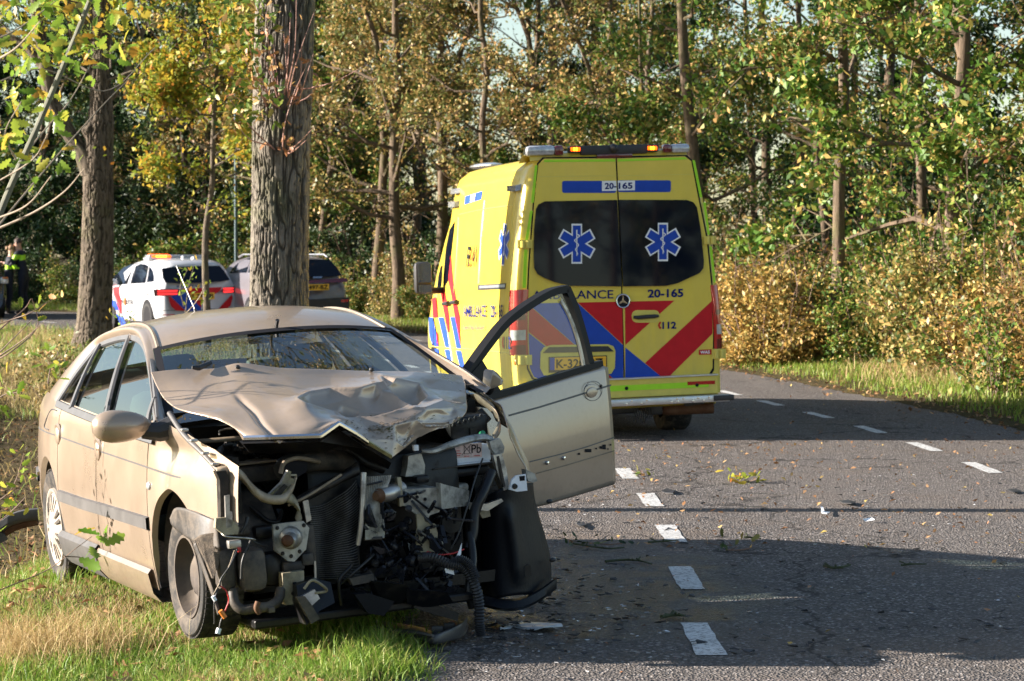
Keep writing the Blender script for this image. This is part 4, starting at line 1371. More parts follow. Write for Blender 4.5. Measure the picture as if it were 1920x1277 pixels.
# emblem
e = AF.hit(1167.5, 564.4, 1, -0.012)
em = MB().lathe([(0.0, 0.010), (0.052, 0.010), (0.056, 0.016), (0.064, 0.016), (0.066, 0.0)], e, (0, -1, 0), 28)
em = em.build('emblem', M['black_print'], dl)
mm = MB()
mm.tube([e + np.array([0.060 * math.cos(a), -0.017, 0.060 * math.sin(a)]) for a in np.linspace(0, 6.283, 28, endpoint=False)], 0.0055, 6, closed=True)
for i in range(3):
    a = R(90 + 120 * i)
    d = np.array([math.cos(a), 0, math.sin(a)]); nrm = np.array([-d[2], 0, d[0]])
    b = e + np.array([0, -0.018, 0])
    mm.prism([b + nrm * .011, b + d * .058, b - nrm * .011], (0, 0.008, 0))
mm.build('star_badge', M['chrome'], em, smooth=0)
# handle
h0 = rear_slab('handle_recess', rrect(1184.5, 581.5, 1237, 605, 10), 0.0155, 0.006, M['amb_trim'], dr)
P = [AF.hit(x, y, 1, -0.035) for x, y in ((1188, 594.5), (1196, 595.5), (1212, 594), (1228, 593), (1235, 592.5))]
MB().tube(P, [0.012, 0.018, 0.019, 0.018, 0.012], 8).build('handle', M['black_plastic'], dr)
# plate with its surround
pr = rear_slab('plate_surround', [(1013, 690), (1014, 660), (1020, 651), (1034, 647), (1140, 645.5), (1150, 649), (1154, 658), (1153, 690), (1146, 701), (1020, 704)], 0.024, 0.016, M['amb_trim'], dl)
rear_slab('plate_lamp_bar', [(1018, 662), (1030, 651), (1140, 649), (1151, 659)], 0.032, 0.01, M['black_plastic'], pr)
np_ = rear_slab('number_plate', [(1029, 669.5), (1138, 666.5), (1138, 696.5), (1029, 699)], 0.034, 0.006, M['black_plastic'], dl)
decal('plate_face', [[(1031, 671), (1136.5, 668), (1136.5, 691.5), (1031, 694)]], 0.0355, M['plate'], np_)
decal('plate_band', [[(1031, 671), (1040, 670.8), (1040, 693.8), (1031, 694)]], 0.0365, M['blue_film'], np_)
rear_text('lettering', 'K-320-BZ', [(1043, 674), (1131, 671.5), (1131, 688.5), (1043, 691)], M['black_print'], np_, 0.02, 0.037)
# hinges
for a, b, c, d in ((971, 450, 998, 466), (1320, 443, 1343, 458.5), (965.5, 666, 997.5, 685), (1335.5, 654.5, 1361.5, 673)):
    hb = rear_slab('hinge', [(a, b), (c, b - .6), (c, d - .6), (a, d)], 0.030, 0.03, M['amb_trim'])
    w = c - a
    for q in (0.3, 0.68):
        P = [AF.hit(a + w * q, y, 1, -0.034) for y in (b + 1.5, d - 1.5)]
        MB().tube(P, 0.018, 7).build('hinge_pin', M['amb_trim'], hb)
# rear lamps: wrap round the corners
for s, (x0, x1), (za, zb_) in ((-1, (-1.018, -0.865), (0.835, 1.425)), (1, (0.825, 0.905), (0.815, 1.40))):
    mm = MB()
    rows = []
    for z in np.linspace(za, zb_, 14):
        e_ = 0.012 * math.sin((z - za) / (zb_ - za) * math.pi)
        w = float(amb_w(z)) + 0.006
        xo = AXC + s * w
        xi = AXC + s * (w - (0.15 if s < 0 else 0.085))
        ring = [(xi, -0.012, z), (xi + s * 0.02, -0.022 - e_, z), (xo - s * 0.045, -0.022 - e_, z), (xo - s * 0.012, -0.004, z), (xo, 0.04, z), (xo, 0.12, z), (xo - s * 0.01, 0.13, z)]
        rows.append(ring)
    G = np.array(rows)
    mm.grid(G)
    lamp = mm.build('tail_lamp', M['lens_red'], amb, smooth=50)
    for z0, z1, mt in ((0.30, 0.42, 'lens_clear'), (0.06, 0.16, 'lens_dark_red'), (0.55, 0.62, 'lens_dark_red')):
        mm = MB()
        i0, i1 = int(z0 * 13), max(int(z0 * 13) + 1, int(z1 * 13))
        mm.grid(G[i0:i1 + 1, 1:5] + np.array([s * .003, -0.003, 0]))
        mm.build('lens_section', M[mt], lamp, smooth=50)
# reflective edging strips
for L in ([(1003, 310), (1008, 310), (1001, 380), (996, 380)], [(994, 395), (999, 395), (990, 450), (985, 450)], [(983, 468), (989, 468), (986, 540), (980, 540)],
          [(1298, 300), (1303, 301), (1317, 370), (1312, 370)], [(1318, 380), (1323, 380), (1331, 440), (1327, 440)], [(1330, 462), (1335, 462), (1342, 530), (1338, 530)]):
    decal('reflective_edging', [L], 0.013, M['green_film'], amb)
decal('reflective_edging', [[(1021, 299.5), (1153.5, 298.5), (1153.7, 303), (1020, 304)]], 0.0145, M['green_film'], dl)
decal('reflective_edging', [[(1158, 298.5), (1285, 295), (1289, 299), (1158.5, 303)]], 0.0145, M['green_film'], dr)
# bumper and step
mm = MB()
pb = [(-0.99, 0.10), (-0.985, -0.03), (-0.93, -0.085), (0.85, -0.085), (0.895, -0.03), (0.90, 0.10)]
mm.grid(np.array([[(x, y, z) for x, y in pb] for z in (0.415, 0.44, 0.53, 0.575)]))
mm.add([(x, y, 0.575) for x, y in pb], [(0, 1, 2, 3, 4, 5)])
mm.add([(x, y, 0.415) for x, y in pb], [(0, 1, 2, 3, 4, 5)])
bp = mm.build('bumper', M['amb_trim'], amb, smooth=40)
mm = MB().box((-0.04, -0.087, 0.50), (1.62, 0.006, 0.05)); mm.build('reflective_strip', M['green_film'], bp, smooth=0)
for x in (-0.7, 0.0, 0.66):
    MB().lathe([(0, .012), (.016, .012), (.018, 0)], (x, -0.083, 0.497), (0, -1, 0), 12).build('parking_sensor', M['black_print'], bp)
MB().box((0.70, -0.088, 0.515), (0.26, 0.008, 0.032)).build('reflector', M['lens_red'], bp, smooth=0)
MB().box((-0.02, -0.06, 0.585), (1.76, 0.10, 0.012)).build('tread_plate', M['alu'], bp, smooth=0)
sp = MB().box((-0.03, -0.13, 0.375), (1.92, 0.16, 0.062), bev=0.006).build('step', M['alu'], amb, smooth=30)
MB().box((0.875, -0.135, 0.378), (0.19, 0.175, 0.050), bev=0.008).build('step_end', M['black_plastic'], sp)
for x in (-0.02, 0.12, 0.40, 0.46, 0.60, 0.70):
    for z in (0.363, 0.388):
        MB().lathe([(0, .006), (.010, .005), (.012, 0)], (x + (z - .37) * 2, -0.210, z), (0, -1, 0), 8).build('bolt', M['chrome'], sp)
# underside, exhaust and wheels
ub = MB().box((AXC, 2.9, 0.36), (1.7, 5.4, 0.14)); ub.build('underbody', M['black_plastic'], amb, smooth=0)
mm = MB().tube([(0.05, 0.5, 0.33), (0.25, 0.22, 0.30), (0.42, 0.08, 0.27), (0.84, 0.03, 0.27)], [0.045, 0.045, 0.05, 0.05], 12)
mm.build('exhaust', M['rust'], amb)
for c_, d_ in (((0.30, 0.20, 0.30), (0.14, 0.3, 0.14)), ((0.66, 0.12, 0.31), (0.2, 0.2, 0.08)), ((-0.1, 0.15, 0.30), (0.5, 0.08, 0.10))):
    MB().box(c_, d_, bev=0.02).build('tow_bracket', M['black_plastic'], amb)
mm = MB()
rr_ = np.random.RandomState(3)
for k in range(9):
    x = 0.08 + 0.02 * k; zz = 0.30
    mm.tube([(x, -0.02, zz), (x + .01, -0.02, zz - .06), (x - .005, -.02, zz - rr_.uniform(.08, .14))], 0.006, 4)
mm.build('static_straps', M['rubber'], amb)
def wheel(c, ax, rad, wid, parent, rimr=0.62, hub='rim', spokes=0, name='wheel', tyre='tyre'):
    c = np.array(c, float); ax = unit(ax)
    t = MB().lathe([(rad * rimr, -wid * .45), (rad * .93, -wid * .5), (rad * .985, -wid * .42), (rad, -wid * .2), (rad, wid * .2), (rad * .985, wid * .42), (rad * .93, wid * .5), (rad * rimr, wid * .45)], c, ax, 40)
    w = t.build(name, M[tyre], parent, smooth=50)
    mm = MB().lathe([(0, wid * .30), (rad * .18, wid * .30), (rad * .22, wid * .24), (rad * rimr * .85, wid * .20), (rad * rimr * .93, wid * .40), (rad * rimr * 1.02, wid * .46), (rad * rimr * 1.03, wid * .40)], c, ax, 32)
    r = mm.build('rim', M[hub], w, smooth=40)
    if spokes:
        u = unit(np.cross(ax, [0, 0, 1])); v = np.cross(ax, u)
        mm = MB()
        for k in range(spokes):
            a = 2 * math.pi * k / spokes
            d = math.cos(a) * u + math.sin(a) * v; e2 = np.cross(ax, d)
            a0, a1 = rad * .2, rad * rimr * .9
            o = ax * wid * .33
            P = [c + o + d * a0 + e2 * .035, c + o + d * a1 + e2 * .022, c + o + d * a1 - e2 * .022, c + o + d * a0 - e2 * .035]
            mm.prism(P, -ax * .03)
        mm.build('spokes', M[hub], r, smooth=30)
        mm = MB().lathe([(rad * .22, wid * .245), (rad * rimr * .86, wid * .205)], c, ax, 32)
        mm.build('rim_void', M['black_print'], r)
    return w
for x, s in ((-0.76, -1), (0.70, 1)):
    wheel((x, 1.02, 0.345), (s, 0, 0), 0.345, 0.26, amb)
    wheel((x - s * .0, 4.75, 0.345), (s, 0, 0), 0.345, 0.23, amb)
mm = MB()
aw = [(4.75 + 0.42 * math.cos(a), 0.36 + 0.42 * math.sin(a)) for a in np.linspace(0.05, math.pi - 0.05, 24)]
mm.add([(AXC - float(amb_w(max(z, .3))) * float(ANAR(y)) - 0.006, y, z) for y, z in aw], [tuple(range(24))])
mm.build('wheel_arch', M['black_print'], amb, smooth=0)
# roof light bar
mm = MB()
rows = []
for y, dz in ((0.02, 0.0), (0.03, 0.055), (0.10, 0.075), (0.40, 0.065), (0.55, 0.0)):
    rows.append([(x, y, 2.575 + dz + (0.012 if abs(x + .07) < .7 else 0)) for x in (-0.80, -0.70, -0.40, -0.07, 0.26, 0.56, 0.66)])
mm.grid(np.array(rows)); 
lb_ = mm.build('light_bar', M['amb_yellow'], amb, smooth=40)
def lb_box(name, x0, y0, x1, y1, dy, th, mat, bev=0.01):
    a = AF.hit(x0, y0, 1, -dy); b = AF.hit(x1, y1, 1, -dy)
    c = (a + b) / 2 + np.array([0, th / 2, 0])
    return MB().box(c, (abs(b[0] - a[0]), th, abs(a[2] - b[2])), bev=bev).build(name, M[mat], lb_)
lb_box('clear_lens', 988, 273.5, 1042, 291, 0.03, 0.22, 'lens_clear', 0.03)
lb_box('dark_lens', 1040, 273, 1057, 291, 0.028, 0.2, 'lens_dark_red', 0.015)
lb_box('clear_lens', 1259, 270, 1295, 286, 0.03, 0.22, 'lens_clear', 0.03)
lb_box('dark_lens', 1244, 270.5, 1260, 286, 0.028, 0.2, 'lens_dark_red', 0.015)
lb_box('dark_panel', 1089, 273.5, 1214, 287.5, 0.022, 0.2, 'black_plastic', 0.012)
for x0, x1, y in ((1067, 1091, 0), (1211, 1235, -2.2)):
    b_ = lb_box('amber_housing', x0, 273.5 + y, x1, 286.5 + y, 0.026, 0.1, 'black_plastic', 0.01)
    for j in range(4):
        w = (x1 - x0 - 6) / 4
        a = AF.hit(x0 + 3 + w * (j + .5), 279.8 + y, 1, -0.034)
        MB().box(a, (w / 4500 * 21.8 * .8, 0.012, 0.034), bev=0.004).build('amber_led', M['amber_core' if j in (1, 2) else 'amber'], b_)
a = AF.hit(1152, 278, 1, -0.05)
MB().ell(a + np.array([0, .03, 0]), (0.042, 0.07, 0.042), 14, 10).build('camera_pod', M['black_plastic'], lb_)
lb_box('brake_light', 1119, 288.5, 1186, 294.8, 0.012, 0.02, 'lens_dark_red', 0.004)
MB().tube([AF.hit(1036, 270, 1, .15), AF.hit(1036, 250, 1, .15)], [0.006, 0.003], 6).build('aerial', M['black_plastic'], amb)
# front light on the roof
p = aside(-0.12)(905, 312)
MB().ell((p[0] + 0.05, p[1], p[2] + 0.0), (0.20, 0.5, 0.045), 18, 10).build('roof_lamp', M['lens_clear'], amb)
# ---- flank
def sdecal(name, polys, mat, off=0.005, parent=amb, step=4):
    mm = MB()
    for p in polys:
        px_poly(mm, dens(p, step), aside(off))
    return mm.build(name, mat, parent, smooth=0)
def strip_px(left, right, n=14):
    """a stripe between two photograph polylines, as narrow quads that follow the skin"""
    A, B = poly_resample(left, n), poly_resample(right, n)
    return A, B
def sstrip(name, pairs, mat, off=0.005):
    mm = MB()
    for l, r in pairs:
        A, B = strip_px(c9(l), c9(r))
        G = []
        for q in np.linspace(0, 1, 4):
            G.append([aside(off)(*(a * (1 - q) + b * q)) for a, b in zip(A, B)])
        mm.grid(np.array(G))
    return mm.build(name, mat, amb, smooth=0)
sstrip('red_stripe', [([(98, 755), (104, 868)], [(120, 740), (133, 868)]), ([(133, 960), (137, 1045)], [(128, 960), (124, 1045)]), ([(150, 715), (165, 800), (176, 868), (195, 960)], [(172, 692), (190, 780), (203, 868), (205, 960)]),
                      ([(208, 500), (197, 640), (215, 720), (238, 866), (262, 980)], [(213, 480), (226, 640), (245, 760), (268, 866), (272, 1040)])], M['red_film'])
sstrip('blue_stripe', [([(78, 868), (80, 960), (90, 1010)], [(103, 868), (104, 960), (106, 1040)]), ([(105, 890), (112, 1045)], [(107, 890), (138, 1046)]), ([(137, 868), (160, 968), (180, 1050)], [(168, 868), (190, 960), (207, 1052)]),
                       ([(210, 866), (230, 960), (248, 1056)], [(240, 866), (258, 960), (276, 1058)]), ([(113, 1060), (125, 1110)], [(135, 1060), (147, 1122)]), ([(175, 1066), (200, 1165)], [(206, 1066), (229, 1180)]),
                       ([(245, 1072), (272, 1185)], [(276, 1074), (301, 1190)]), ([(280, 1202), (292, 1245)], [(310, 1206), (322, 1245)])], M['blue_film'])
def stext(name, s, quad, mat, bold=0.01, off=0.006):
    off = off + 0.010
    V, F = px_text(s, c9(quad), aside(off), bold)
    return MB().add(V, F).build(name, mat, amb, smooth=0)
stext('lettering', 'AMBULANCE', [(289, 795), (428, 792), (428, 865), (289, 866)], M['blue_text'], 0.006)
stext('lettering', '20-165', [(457, 792), (531, 790), (531, 866), (457, 868)], M['blue_text'], 0.012)
stext('lettering', 'Brabant-Midden-West-Noord', [(290, 916), (418, 914), (418, 945), (290, 943)], M['blue_text'], 0.0)
stext('lettering', '112', [(541, 986), (578, 985), (578, 1062), (541, 1060)], M['blue_text'], 0.012)
sdecal('phone_mark', [c9([(531, 990), (537, 984), (538, 1004), (535, 1012), (535, 1032), (539, 1045), (537, 1060), (531, 1050), (528, 1020)])], M['red_film'])
stext('logo_letter', 'R', [(318, 432), (339, 429), (326, 556), (304, 558)], M['black_print'], 0.02, 0.006)
stext('logo_letter', 'A', [(336, 430), (358, 427), (347, 553), (324, 556)], M['orange_film'], 0.02, 0.010)
stext('logo_letter', 'V', [(356, 428), (377, 424), (362, 551), (343, 554)], M['black_print'], 0.02, 0.013)
# star on the flank
for rr, kk, mt, off in ((1.0, 0.27, 'white_film', 0.005), (0.93, 0.215, 'blue_film', 0.007)):
    O = star_of_life(rr, kk); mm = MB()
    f = lambda a, b: aside(off)(*c9([(540 + a * 33 + b * 9, 422 - b * 130)])[0])
    for i in range(6):
        p = O[3 * i:3 * i + 3]; q = O[(3 * i + 3) % 18]
        mm.add([f(*t) for t in (p[0], p[1], p[2], q)], [(0, 1, 2, 3)])
    mm.add([f(*O[3 * i]) for i in range(6)], [tuple(range(6))])
    mm.build('star', M[mt], amb, smooth=0)
stext('snake_and_staff', 'S', [(546, 340), (552, 338), (540, 490), (534, 492)], M['white_film'], 0.0, 0.009)
sdecal('roof_sign', [c9([(302, 125), (406, 93), (399, 143), (297, 175)])], M['blue_film'])
sdecal('number_field', [c9([(336, 118), (366, 109), (360, 155), (331, 163)])], M['white_film'], 0.007)
stext('lettering', '20-165', [(337, 126), (364, 118), (360, 146), (333, 154)], M['blue_text'], 0.01, 0.009)
# slot vent, lamps, gaps
mm = MB(); px_poly(mm, c9([(380, 668), (553, 658), (549, 694), (378, 701)]), aside(0.004)); vs = mm.build('slot_vent', M['black_plastic'], amb, smooth=0)
mm = MB(); A = [aside(0.008)(*p) for p in c9([(388, 674), (545, 665)])]; B = [aside(0.012)(*p) for p in c9([(388, 690), (545, 683)])]
mm.grid(np.array([A, B])); mm.build('vent_louvre', M['alu'], vs, smooth=0)
for q, w in (([(590, 52), (645, 50), (642, 86), (590, 88)], .05), ([(226, 152), (268, 150), (264, 184), (226, 186)], .05), ([(246, 74), (271, 72), (270, 103), (246, 105)], .06)):
    P = [np.array(aside(0.003)(*p)) for p in c9(q)]
    MB().prism(P, (-w, 0, -0.01)).build('marker_lamp', M['lens_clear'], amb, smooth=0)
mm = MB()
for L in ([(262, 255), (255, 420), (240, 640), (232, 715)], [(420, 150), (405, 300), (388, 560), (383, 660)], [(640, 10), (600, 180), (590, 420), (585, 700)], [(265, 238), (420, 205), (600, 180)], [(95, 1046), (280, 1060), (420, 1072), (586, 1090)], [(145, 690), (180, 868), (210, 1050), (232, 1190)]):
    q = spline([aside(0.0)(*p) for p in c9(L)], 16)
    mm.tube(q, 0.007, 4)
mm.build('panel_gap', M['amb_trim'], amb)
wn_ = sdecal('window', [c9([(237, 278), (226, 380), (212, 500), (196, 640), (166, 690), (168, 610), (184, 440), (206, 330)])], M['glass_dark'], 0.006, step=8)
sdecal('window', [c9([(160, 545), (156, 640), (150, 690), (128, 705), (136, 620), (150, 560)])], M['glass_dark'], 0.006, step=8)
for x, y in ((182, 783), (231, 775)):
    P = [np.array(aside(0.03)(*p)) for p in c9([(x - 14, y + 2), (x + 16, y - 4)])]
    MB().tube(P, 0.022, 7).build('door_handle', M['black_plastic'], amb)
mp = AF.hits(793, 521, lambda yy, zz: -1.22, -1.22)
mr = MB().box((mp[0], mp[1], mp[2]), (0.19, 0.14, 0.34), bev=0.05).build('mirror', M['black_plastic'], amb)
RZ = np.array([[math.cos(-.3), -math.sin(-.3), 0], [math.sin(-.3), math.cos(-.3), 0], [0, 0, 1]])
MB().box((mp[0] + .01, mp[1] - .085, mp[2] + .05), (0.14, 0.006, 0.20), M=RZ, bev=0.002).build('mirror_glass', M['glass_mirror'], mr, smooth=0)
MB().box((mp[0] + .01, mp[1] - .085, mp[2] - .115), (0.14, 0.006, 0.08), M=RZ, bev=0.002).build('mirror_glass', M['glass_mirror'], mr, smooth=0)
MB().tube([(mp[0] + .05, mp[1], mp[2] - .14), (mp[0] + .32, mp[1] + .05, mp[2] - .14)], 0.035, 8).build('mirror_arm', M['black_plastic'], amb)
fp = aside(0.006)(965, 678)
MB().ell(fp, (0.01, 0.05, 0.035), 12, 8).build('side_marker', M['orange_film'], amb)
# ------------------------------------------------------------------ parked cars: one lofted shell each, with real windows, lamps and wheels set in it
class Shell:
    def __init__(s, L, W, zb, zt, hw, sr, tum=0.36, sill=0.24):
        s.L, s.W, s.zb, s.zt, s.hwk, s.sr, s.tum, s.sill = L, W, zb, zt, hw, sr, tum, sill
    def f(s, tab, y):
        return float(np.interp(y, [p[0] for p in tab], [p[1] for p in tab]))
    def hw(s, y):
        return s.W / 2 * s.f(s.hwk, y)
    def srz(s, z):
        return s.f(s.sr, z)
    def half(s, y):
        h, zb, zt = s.hw(y), s.f(s.zb, y), s.f(s.zt, y)
        p = [(h * .90, s.sill), (h * .975, s.sill + .12), (h, .58), (h * .995, zb - .12), (h * .965, zb)]
        g = max(zt - zb, 0.02)
        k = min(1, g / 0.3)
        p += [(h * .955 - s.tum * .45 * g * k, zb + g * .45), (h * .955 - s.tum * .8 * g * k, zb + g * .80), (h * .955 - s.tum * 1.05 * g * k - .05, zb + g * .95), (h * .55, zt - 0.006 * k), (h * .2, zt + .012)]
        return p
    def side(s, y, z):
        p = s.half(y)
        return float(np.interp(z, [q[1] for q in p[:8]], [q[0] for q in p[:8]]))
    def mesh(s):
        ys = np.concatenate([[0, 0.02, 0.06, 0.14], np.linspace(0.28, s.L - .28, 34), [s.L - .14, s.L - .06, s.L - .02, s.L]])
        rows = []
        for y in ys:
            e = min(y, s.L - y)
            ins = 0.16 * (1 - min(1, e / 0.14)) ** 2
            p = s.half(y)
            r = [(x * (1 - ins * .6), z - (ins * .12 if z > .9 else -ins * .1)) for x, z in p]
            ring = [(x, z) for x, z in r] + [(-x, z) for x, z in reversed(r)]
            rows.append([(x, y + s.srz(z) * max(0, 1 - y / 1.1), z) for x, z in ring])
        m = MB(); G = np.array(rows); m.grid(G, cv=True)
        k = G.shape[1]; n = len(ys)
        m.f.append(tuple(range(k))); m.m.append(0)
        m.f.append(tuple(range((n - 1) * k, n * k))); m.m.append(0)
        return m
def car_maps(Fr, S, off=0.008):
    def rear(x, y):
        v = 0.0
        for i in range(8):
            p = Fr.hit(x, y, 1, v - off)
            v = S.srz(p[2])
        return tuple(Fr.hit(x, y, 1, v - off))
    def flank(x, y):
        f = lambda yy, zz: -S.side(yy, zz) - off
        return tuple(Fr.hits(x, y, f, -S.W / 2))
    return rear, flank
def cpoly(name, polys, mp, mat, parent, step=6, smooth=0):
    mm = MB()
    for p in polys:
        px_poly(mm, dens(p, step), mp)
    return mm.build(name, mat, parent, smooth=smooth)
M['police_white'] = plain('white_car_paint', (0.55, 0.56, 0.59), 0.25, var=0.03, coat=0.6)
M['lilac_grey'] = plain('grey_lilac_car_paint', (0.20, 0.185, 0.205), 0.28, 0.3, var=0.05, coat=0.6)
M['dark_paint'] = plain('black_car_paint', (0.015, 0.016, 0.02), 0.2, var=0.1, coat=0.8)
M['tail_lit'] = emit('lit_tail_lamp', (1.0, 0.03, 0.03), 0.45, (0.6, 0.02, 0.02))

def wheels(root, S, yr, yf, r=0.325, w=0.22, sp=5):
    for y in (yr, yf):
        for s in (-1, 1):
            h = S.hw(y)
            wheel((s * (h - w * .5 + .014), y, r), (s, 0, 0), r, w, root, 0.68, 'rim', sp, tyre='rubber')
            MB().lathe([(r * 1.16, 0.0), (r * 1.1, .004), (0, .004)], (s * (h + .003), y, r + .015), (s, 0, 0), 26).build('wheel_arch', M['black_print'], root, smooth=0)
# police car
PY = 50.0
pp = at(376, 600, PY)
PF = Frame((pp[0], PY, 0.0), 26.0)
PF.o[2] = 0.0
pol = thing('police_car', 'white police car with red and blue stripes and amber lights on its roof', 'police car', frame=PF)
PS = Shell(4.40, 1.80, [(0, .98), (1.2, 1.0), (3.0, .96), (3.5, .93), (4.1, .80), (4.4, .62)], [(0, 1.46), (.3, 1.53), (1.0, 1.56), (2.1, 1.56), (2.65, 1.50), (3.05, 1.33), (3.6, 1.02), (4.1, .84), (4.4, .66)],
           [(0, .93), (.3, .99), (1, 1), (3.6, .99), (4.1, .92), (4.4, .78)], [(0.2, 0.02), (0.55, -0.02), (0.75, 0.0), (0.98, 0.05), (1.45, 0.34), (1.6, 0.36)], 0.40)
PS.mesh().build('body', M['police_white'], pol, smooth=40)
prear, pflank = car_maps(PF, PS)
prear2, pflank2 = car_maps(PF, PS, 0.014)
prear3, pflank3 = car_maps(PF, PS, 0.020)
cp = lambda L: [(180 + x / 6.387, 440 + y / 6.387) for x, y in L]
rw = cpoly('rear_window', [cp([(787, 405), (900, 388), (1200, 376), (1480, 372), (1540, 440), (1602, 540), (1500, 560), (1330, 574), (1000, 584), (835, 576), (800, 520)])], prear, M['glass_dark'], pol)
cpoly('red_stripe', [cp([(1020, 648), (1512, 628), (1478, 680), (1420, 712), (1130, 716), (1050, 668)]), cp([(870, 742), (892, 742), (1070, 912), (962, 910), (903, 862), (877, 800)]), cp([(1172, 786), (1262, 786), (1262, 880)]), cp([(1630, 712), (1636, 760), (1612, 850), (1562, 892), (1460, 897)])], prear2, M['red_film'], pol)
cpoly('blue_stripe', [cp([(895, 740), (1000, 712), (1060, 690), (1130, 720), (1258, 872), (1257, 910), (1075, 912)])], prear2, M['blue_film'], pol)
pl = cpoly('number_plate', [cp([(1128, 702), (1420, 692), (1420, 772), (1128, 782)])], prear3, M['plate'], pol)
_, _ = None, None
r4_, f4_ = car_maps(PF, PS, 0.026)
def ctext(name, s, quad, mp, mat, parent, bold=0.02):
    V, F = px_text(s, quad, mp, bold)
    return MB().add(V, F).build(name, mat, parent, smooth=0)
ctext('lettering', 'S-741-B', cp([(1142, 716), (1408, 706), (1408, 758), (1142, 768)]), r4_, M['black_print'], pl)
ctext('lettering', 'P O L I T I E', cp([(970, 610), (1250, 602), (1250, 628), (970, 638)]), prear3, M['blue_text'], pol)
for q in ([(688, 662), (720, 652), (1000, 650), (1030, 690), (960, 725), (880, 735), (702, 738)], [(1478, 682), (1530, 632), (1690, 617), (1702, 690), (1580, 700)]):
    tl = cpoly('tail_lamp', [cp(q)], prear2, M['lens_dark_red'], pol)
    x0, x1 = min(a for a, b in q), max(a for a, b in q); yc = sum(b for a, b in q) / len(q)
    sl = -0.06
    for d in (-16, 18):
        cpoly('lamp_strip', [cp([(x0 + 45, yc + d - 10 - sl * 0), (x1 - 50, yc + d - 14), (x1 - 60, yc + d + 8), (x0 + 50, yc + d + 14)])], prear3, M['tail_lit'], tl)
cpoly('reflector', [cp([(793, 958), (945, 948), (945, 960), (793, 968)]), cp([(1592, 922), (1735, 908), (1735, 918), (1592, 934)])], prear2, M['lens_red'], pol)
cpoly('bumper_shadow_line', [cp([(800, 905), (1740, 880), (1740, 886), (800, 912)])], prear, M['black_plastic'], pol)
for q in ([(182, 608), (230, 492), (330, 392), (455, 348), (372, 590), (250, 604)], [(482, 346), (590, 356), (626, 380), (590, 577), (416, 587)], [(642, 382), (676, 430), (692, 500), (690, 560), (612, 572)]):
    cpoly('side_window', [cp(q)], pflank, M['glass_dark'], pol)
for y in (1.2, 2.5):
    pass
mm = MB()
for L in ([(475, 348), (440, 470), (410, 600), (400, 760), (480, 880)], [(378, 590), (360, 640), (350, 800), (372, 1000)], [(640, 380), (605, 580), (640, 700)]):
    mm.tube([pflank(*p) for p in cp(L)], 0.006, 4)
mm.build('panel_gap', plain('gap_grey', (0.25, 0.25, 0.26), 0.6), pol)
cpoly('red_stripe', [cp([(205, 630), (270, 622), (276, 722), (302, 800), (302, 950), (290, 945), (245, 800), (212, 720)])], pflank2, M['red_film'], pol)
cpoly('blue_stripe', [cp([(155, 788), (226, 788), (372, 1102), (305, 1102)]), cp([(155, 1000), (216, 1096), (160, 1098)])], pflank2, M['blue_film'], pol)
ctext('lettering', 'P LITIE', cp([(305, 780), (440, 785), (440, 836), (305, 828)]), pflank3, M['black_print'], pol)
cpoly('flame_emblem', [cp([(338, 735), (352, 775), (356, 820), (344, 856), (330, 820), (334, 775)])], pflank3, M['orange_film'], pol, 20)
cpoly('stripe_label', [cp([(575, 712), (640, 712), (640, 720), (575, 720)])], pflank3, M['red_film'], pol)
for a in ([(330, 690), (440, 690)], [(440, 688), (505, 682)]):
    MB().tube([pflank3(*p) for p in cp(a)], 0.014, 6).build('door_handle', M['police_white'], pol)
wheels(pol, PS, 0.82, 3.52, 0.325, 0.21, 5)
# its light bar, aerials and mirror
lbm = MB().box((0.0, 1.62, 1.615), (1.30, 0.34, 0.075), bev=0.03)
lb2 = lbm.build('light_bar', M['lens_clear'], pol)
MB().box((0, 1.62, 1.565), (1.34, 0.38, 0.05), bev=0.015).build('light_bar_base', M['police_white'], lb2)
for i in range(5):
    MB().box((-0.55 + 0.085 * i, 1.445, 1.615), (0.07, 0.02, 0.05), bev=0.008).build('amber_led', M['amber_core' if i in (1, 2, 3) else 'amber'], lb2)
MB().box((-0.40, 1.60, 1.656), (0.40, 0.2, 0.012), bev=0.003).build('amber_lens', M['amber'], lb2)
MB().ell((-0.05, 1.0, 1.585), (0.035, 0.05, 0.05), 10, 8).ell((0.13, 0.85, 1.58), (0.05, 0.09, 0.035), 10, 8).build('roof_aerial', M['police_white'], pol)
MB().ell((-0.98, 2.95, 1.05), (0.10, 0.07, 0.08), 12, 8).build('mirror', M['police_white'], pol)

# grey lilac sport utility car
SY = 49.0
sp_ = at(577, 600, SY)
SF2 = Frame((sp_[0], SY, 0.0), 25.0)
suv = thing('parked_car', 'grey lilac sport utility car parked behind the big oak trunk', 'car', frame=SF2)
SS = Shell(4.58, 1.87, [(0, 1.03), (1.2, 1.04), (3.2, 1.0), (3.6, .98), (4.3, .86), (4.58, .66)], [(0, 1.50), (.3, 1.58), (1.0, 1.62), (2.2, 1.62), (2.8, 1.55), (3.2, 1.36), (3.7, 1.08), (4.3, .90), (4.58, .70)],
           [(0, .93), (.3, .99), (1, 1), (3.7, .99), (4.3, .92), (4.58, .8)], [(0.2, 0.02), (0.55, -0.03), (0.85, 0.0), (1.05, 0.06), (1.5, 0.40), (1.7, 0.44)], 0.42, 0.28)
SS.mesh().build('body', M['lilac_grey'], suv, smooth=40)
srear, sflank = car_maps(SF2, SS); srear2, sflank2 = car_maps(SF2, SS, 0.015)
cpoly('rear_window', [[(520, 489), (570, 486), (618, 487), (632, 502), (641, 517), (600, 519), (540, 519), (508, 516)]], srear, M['glass_dark'], suv)
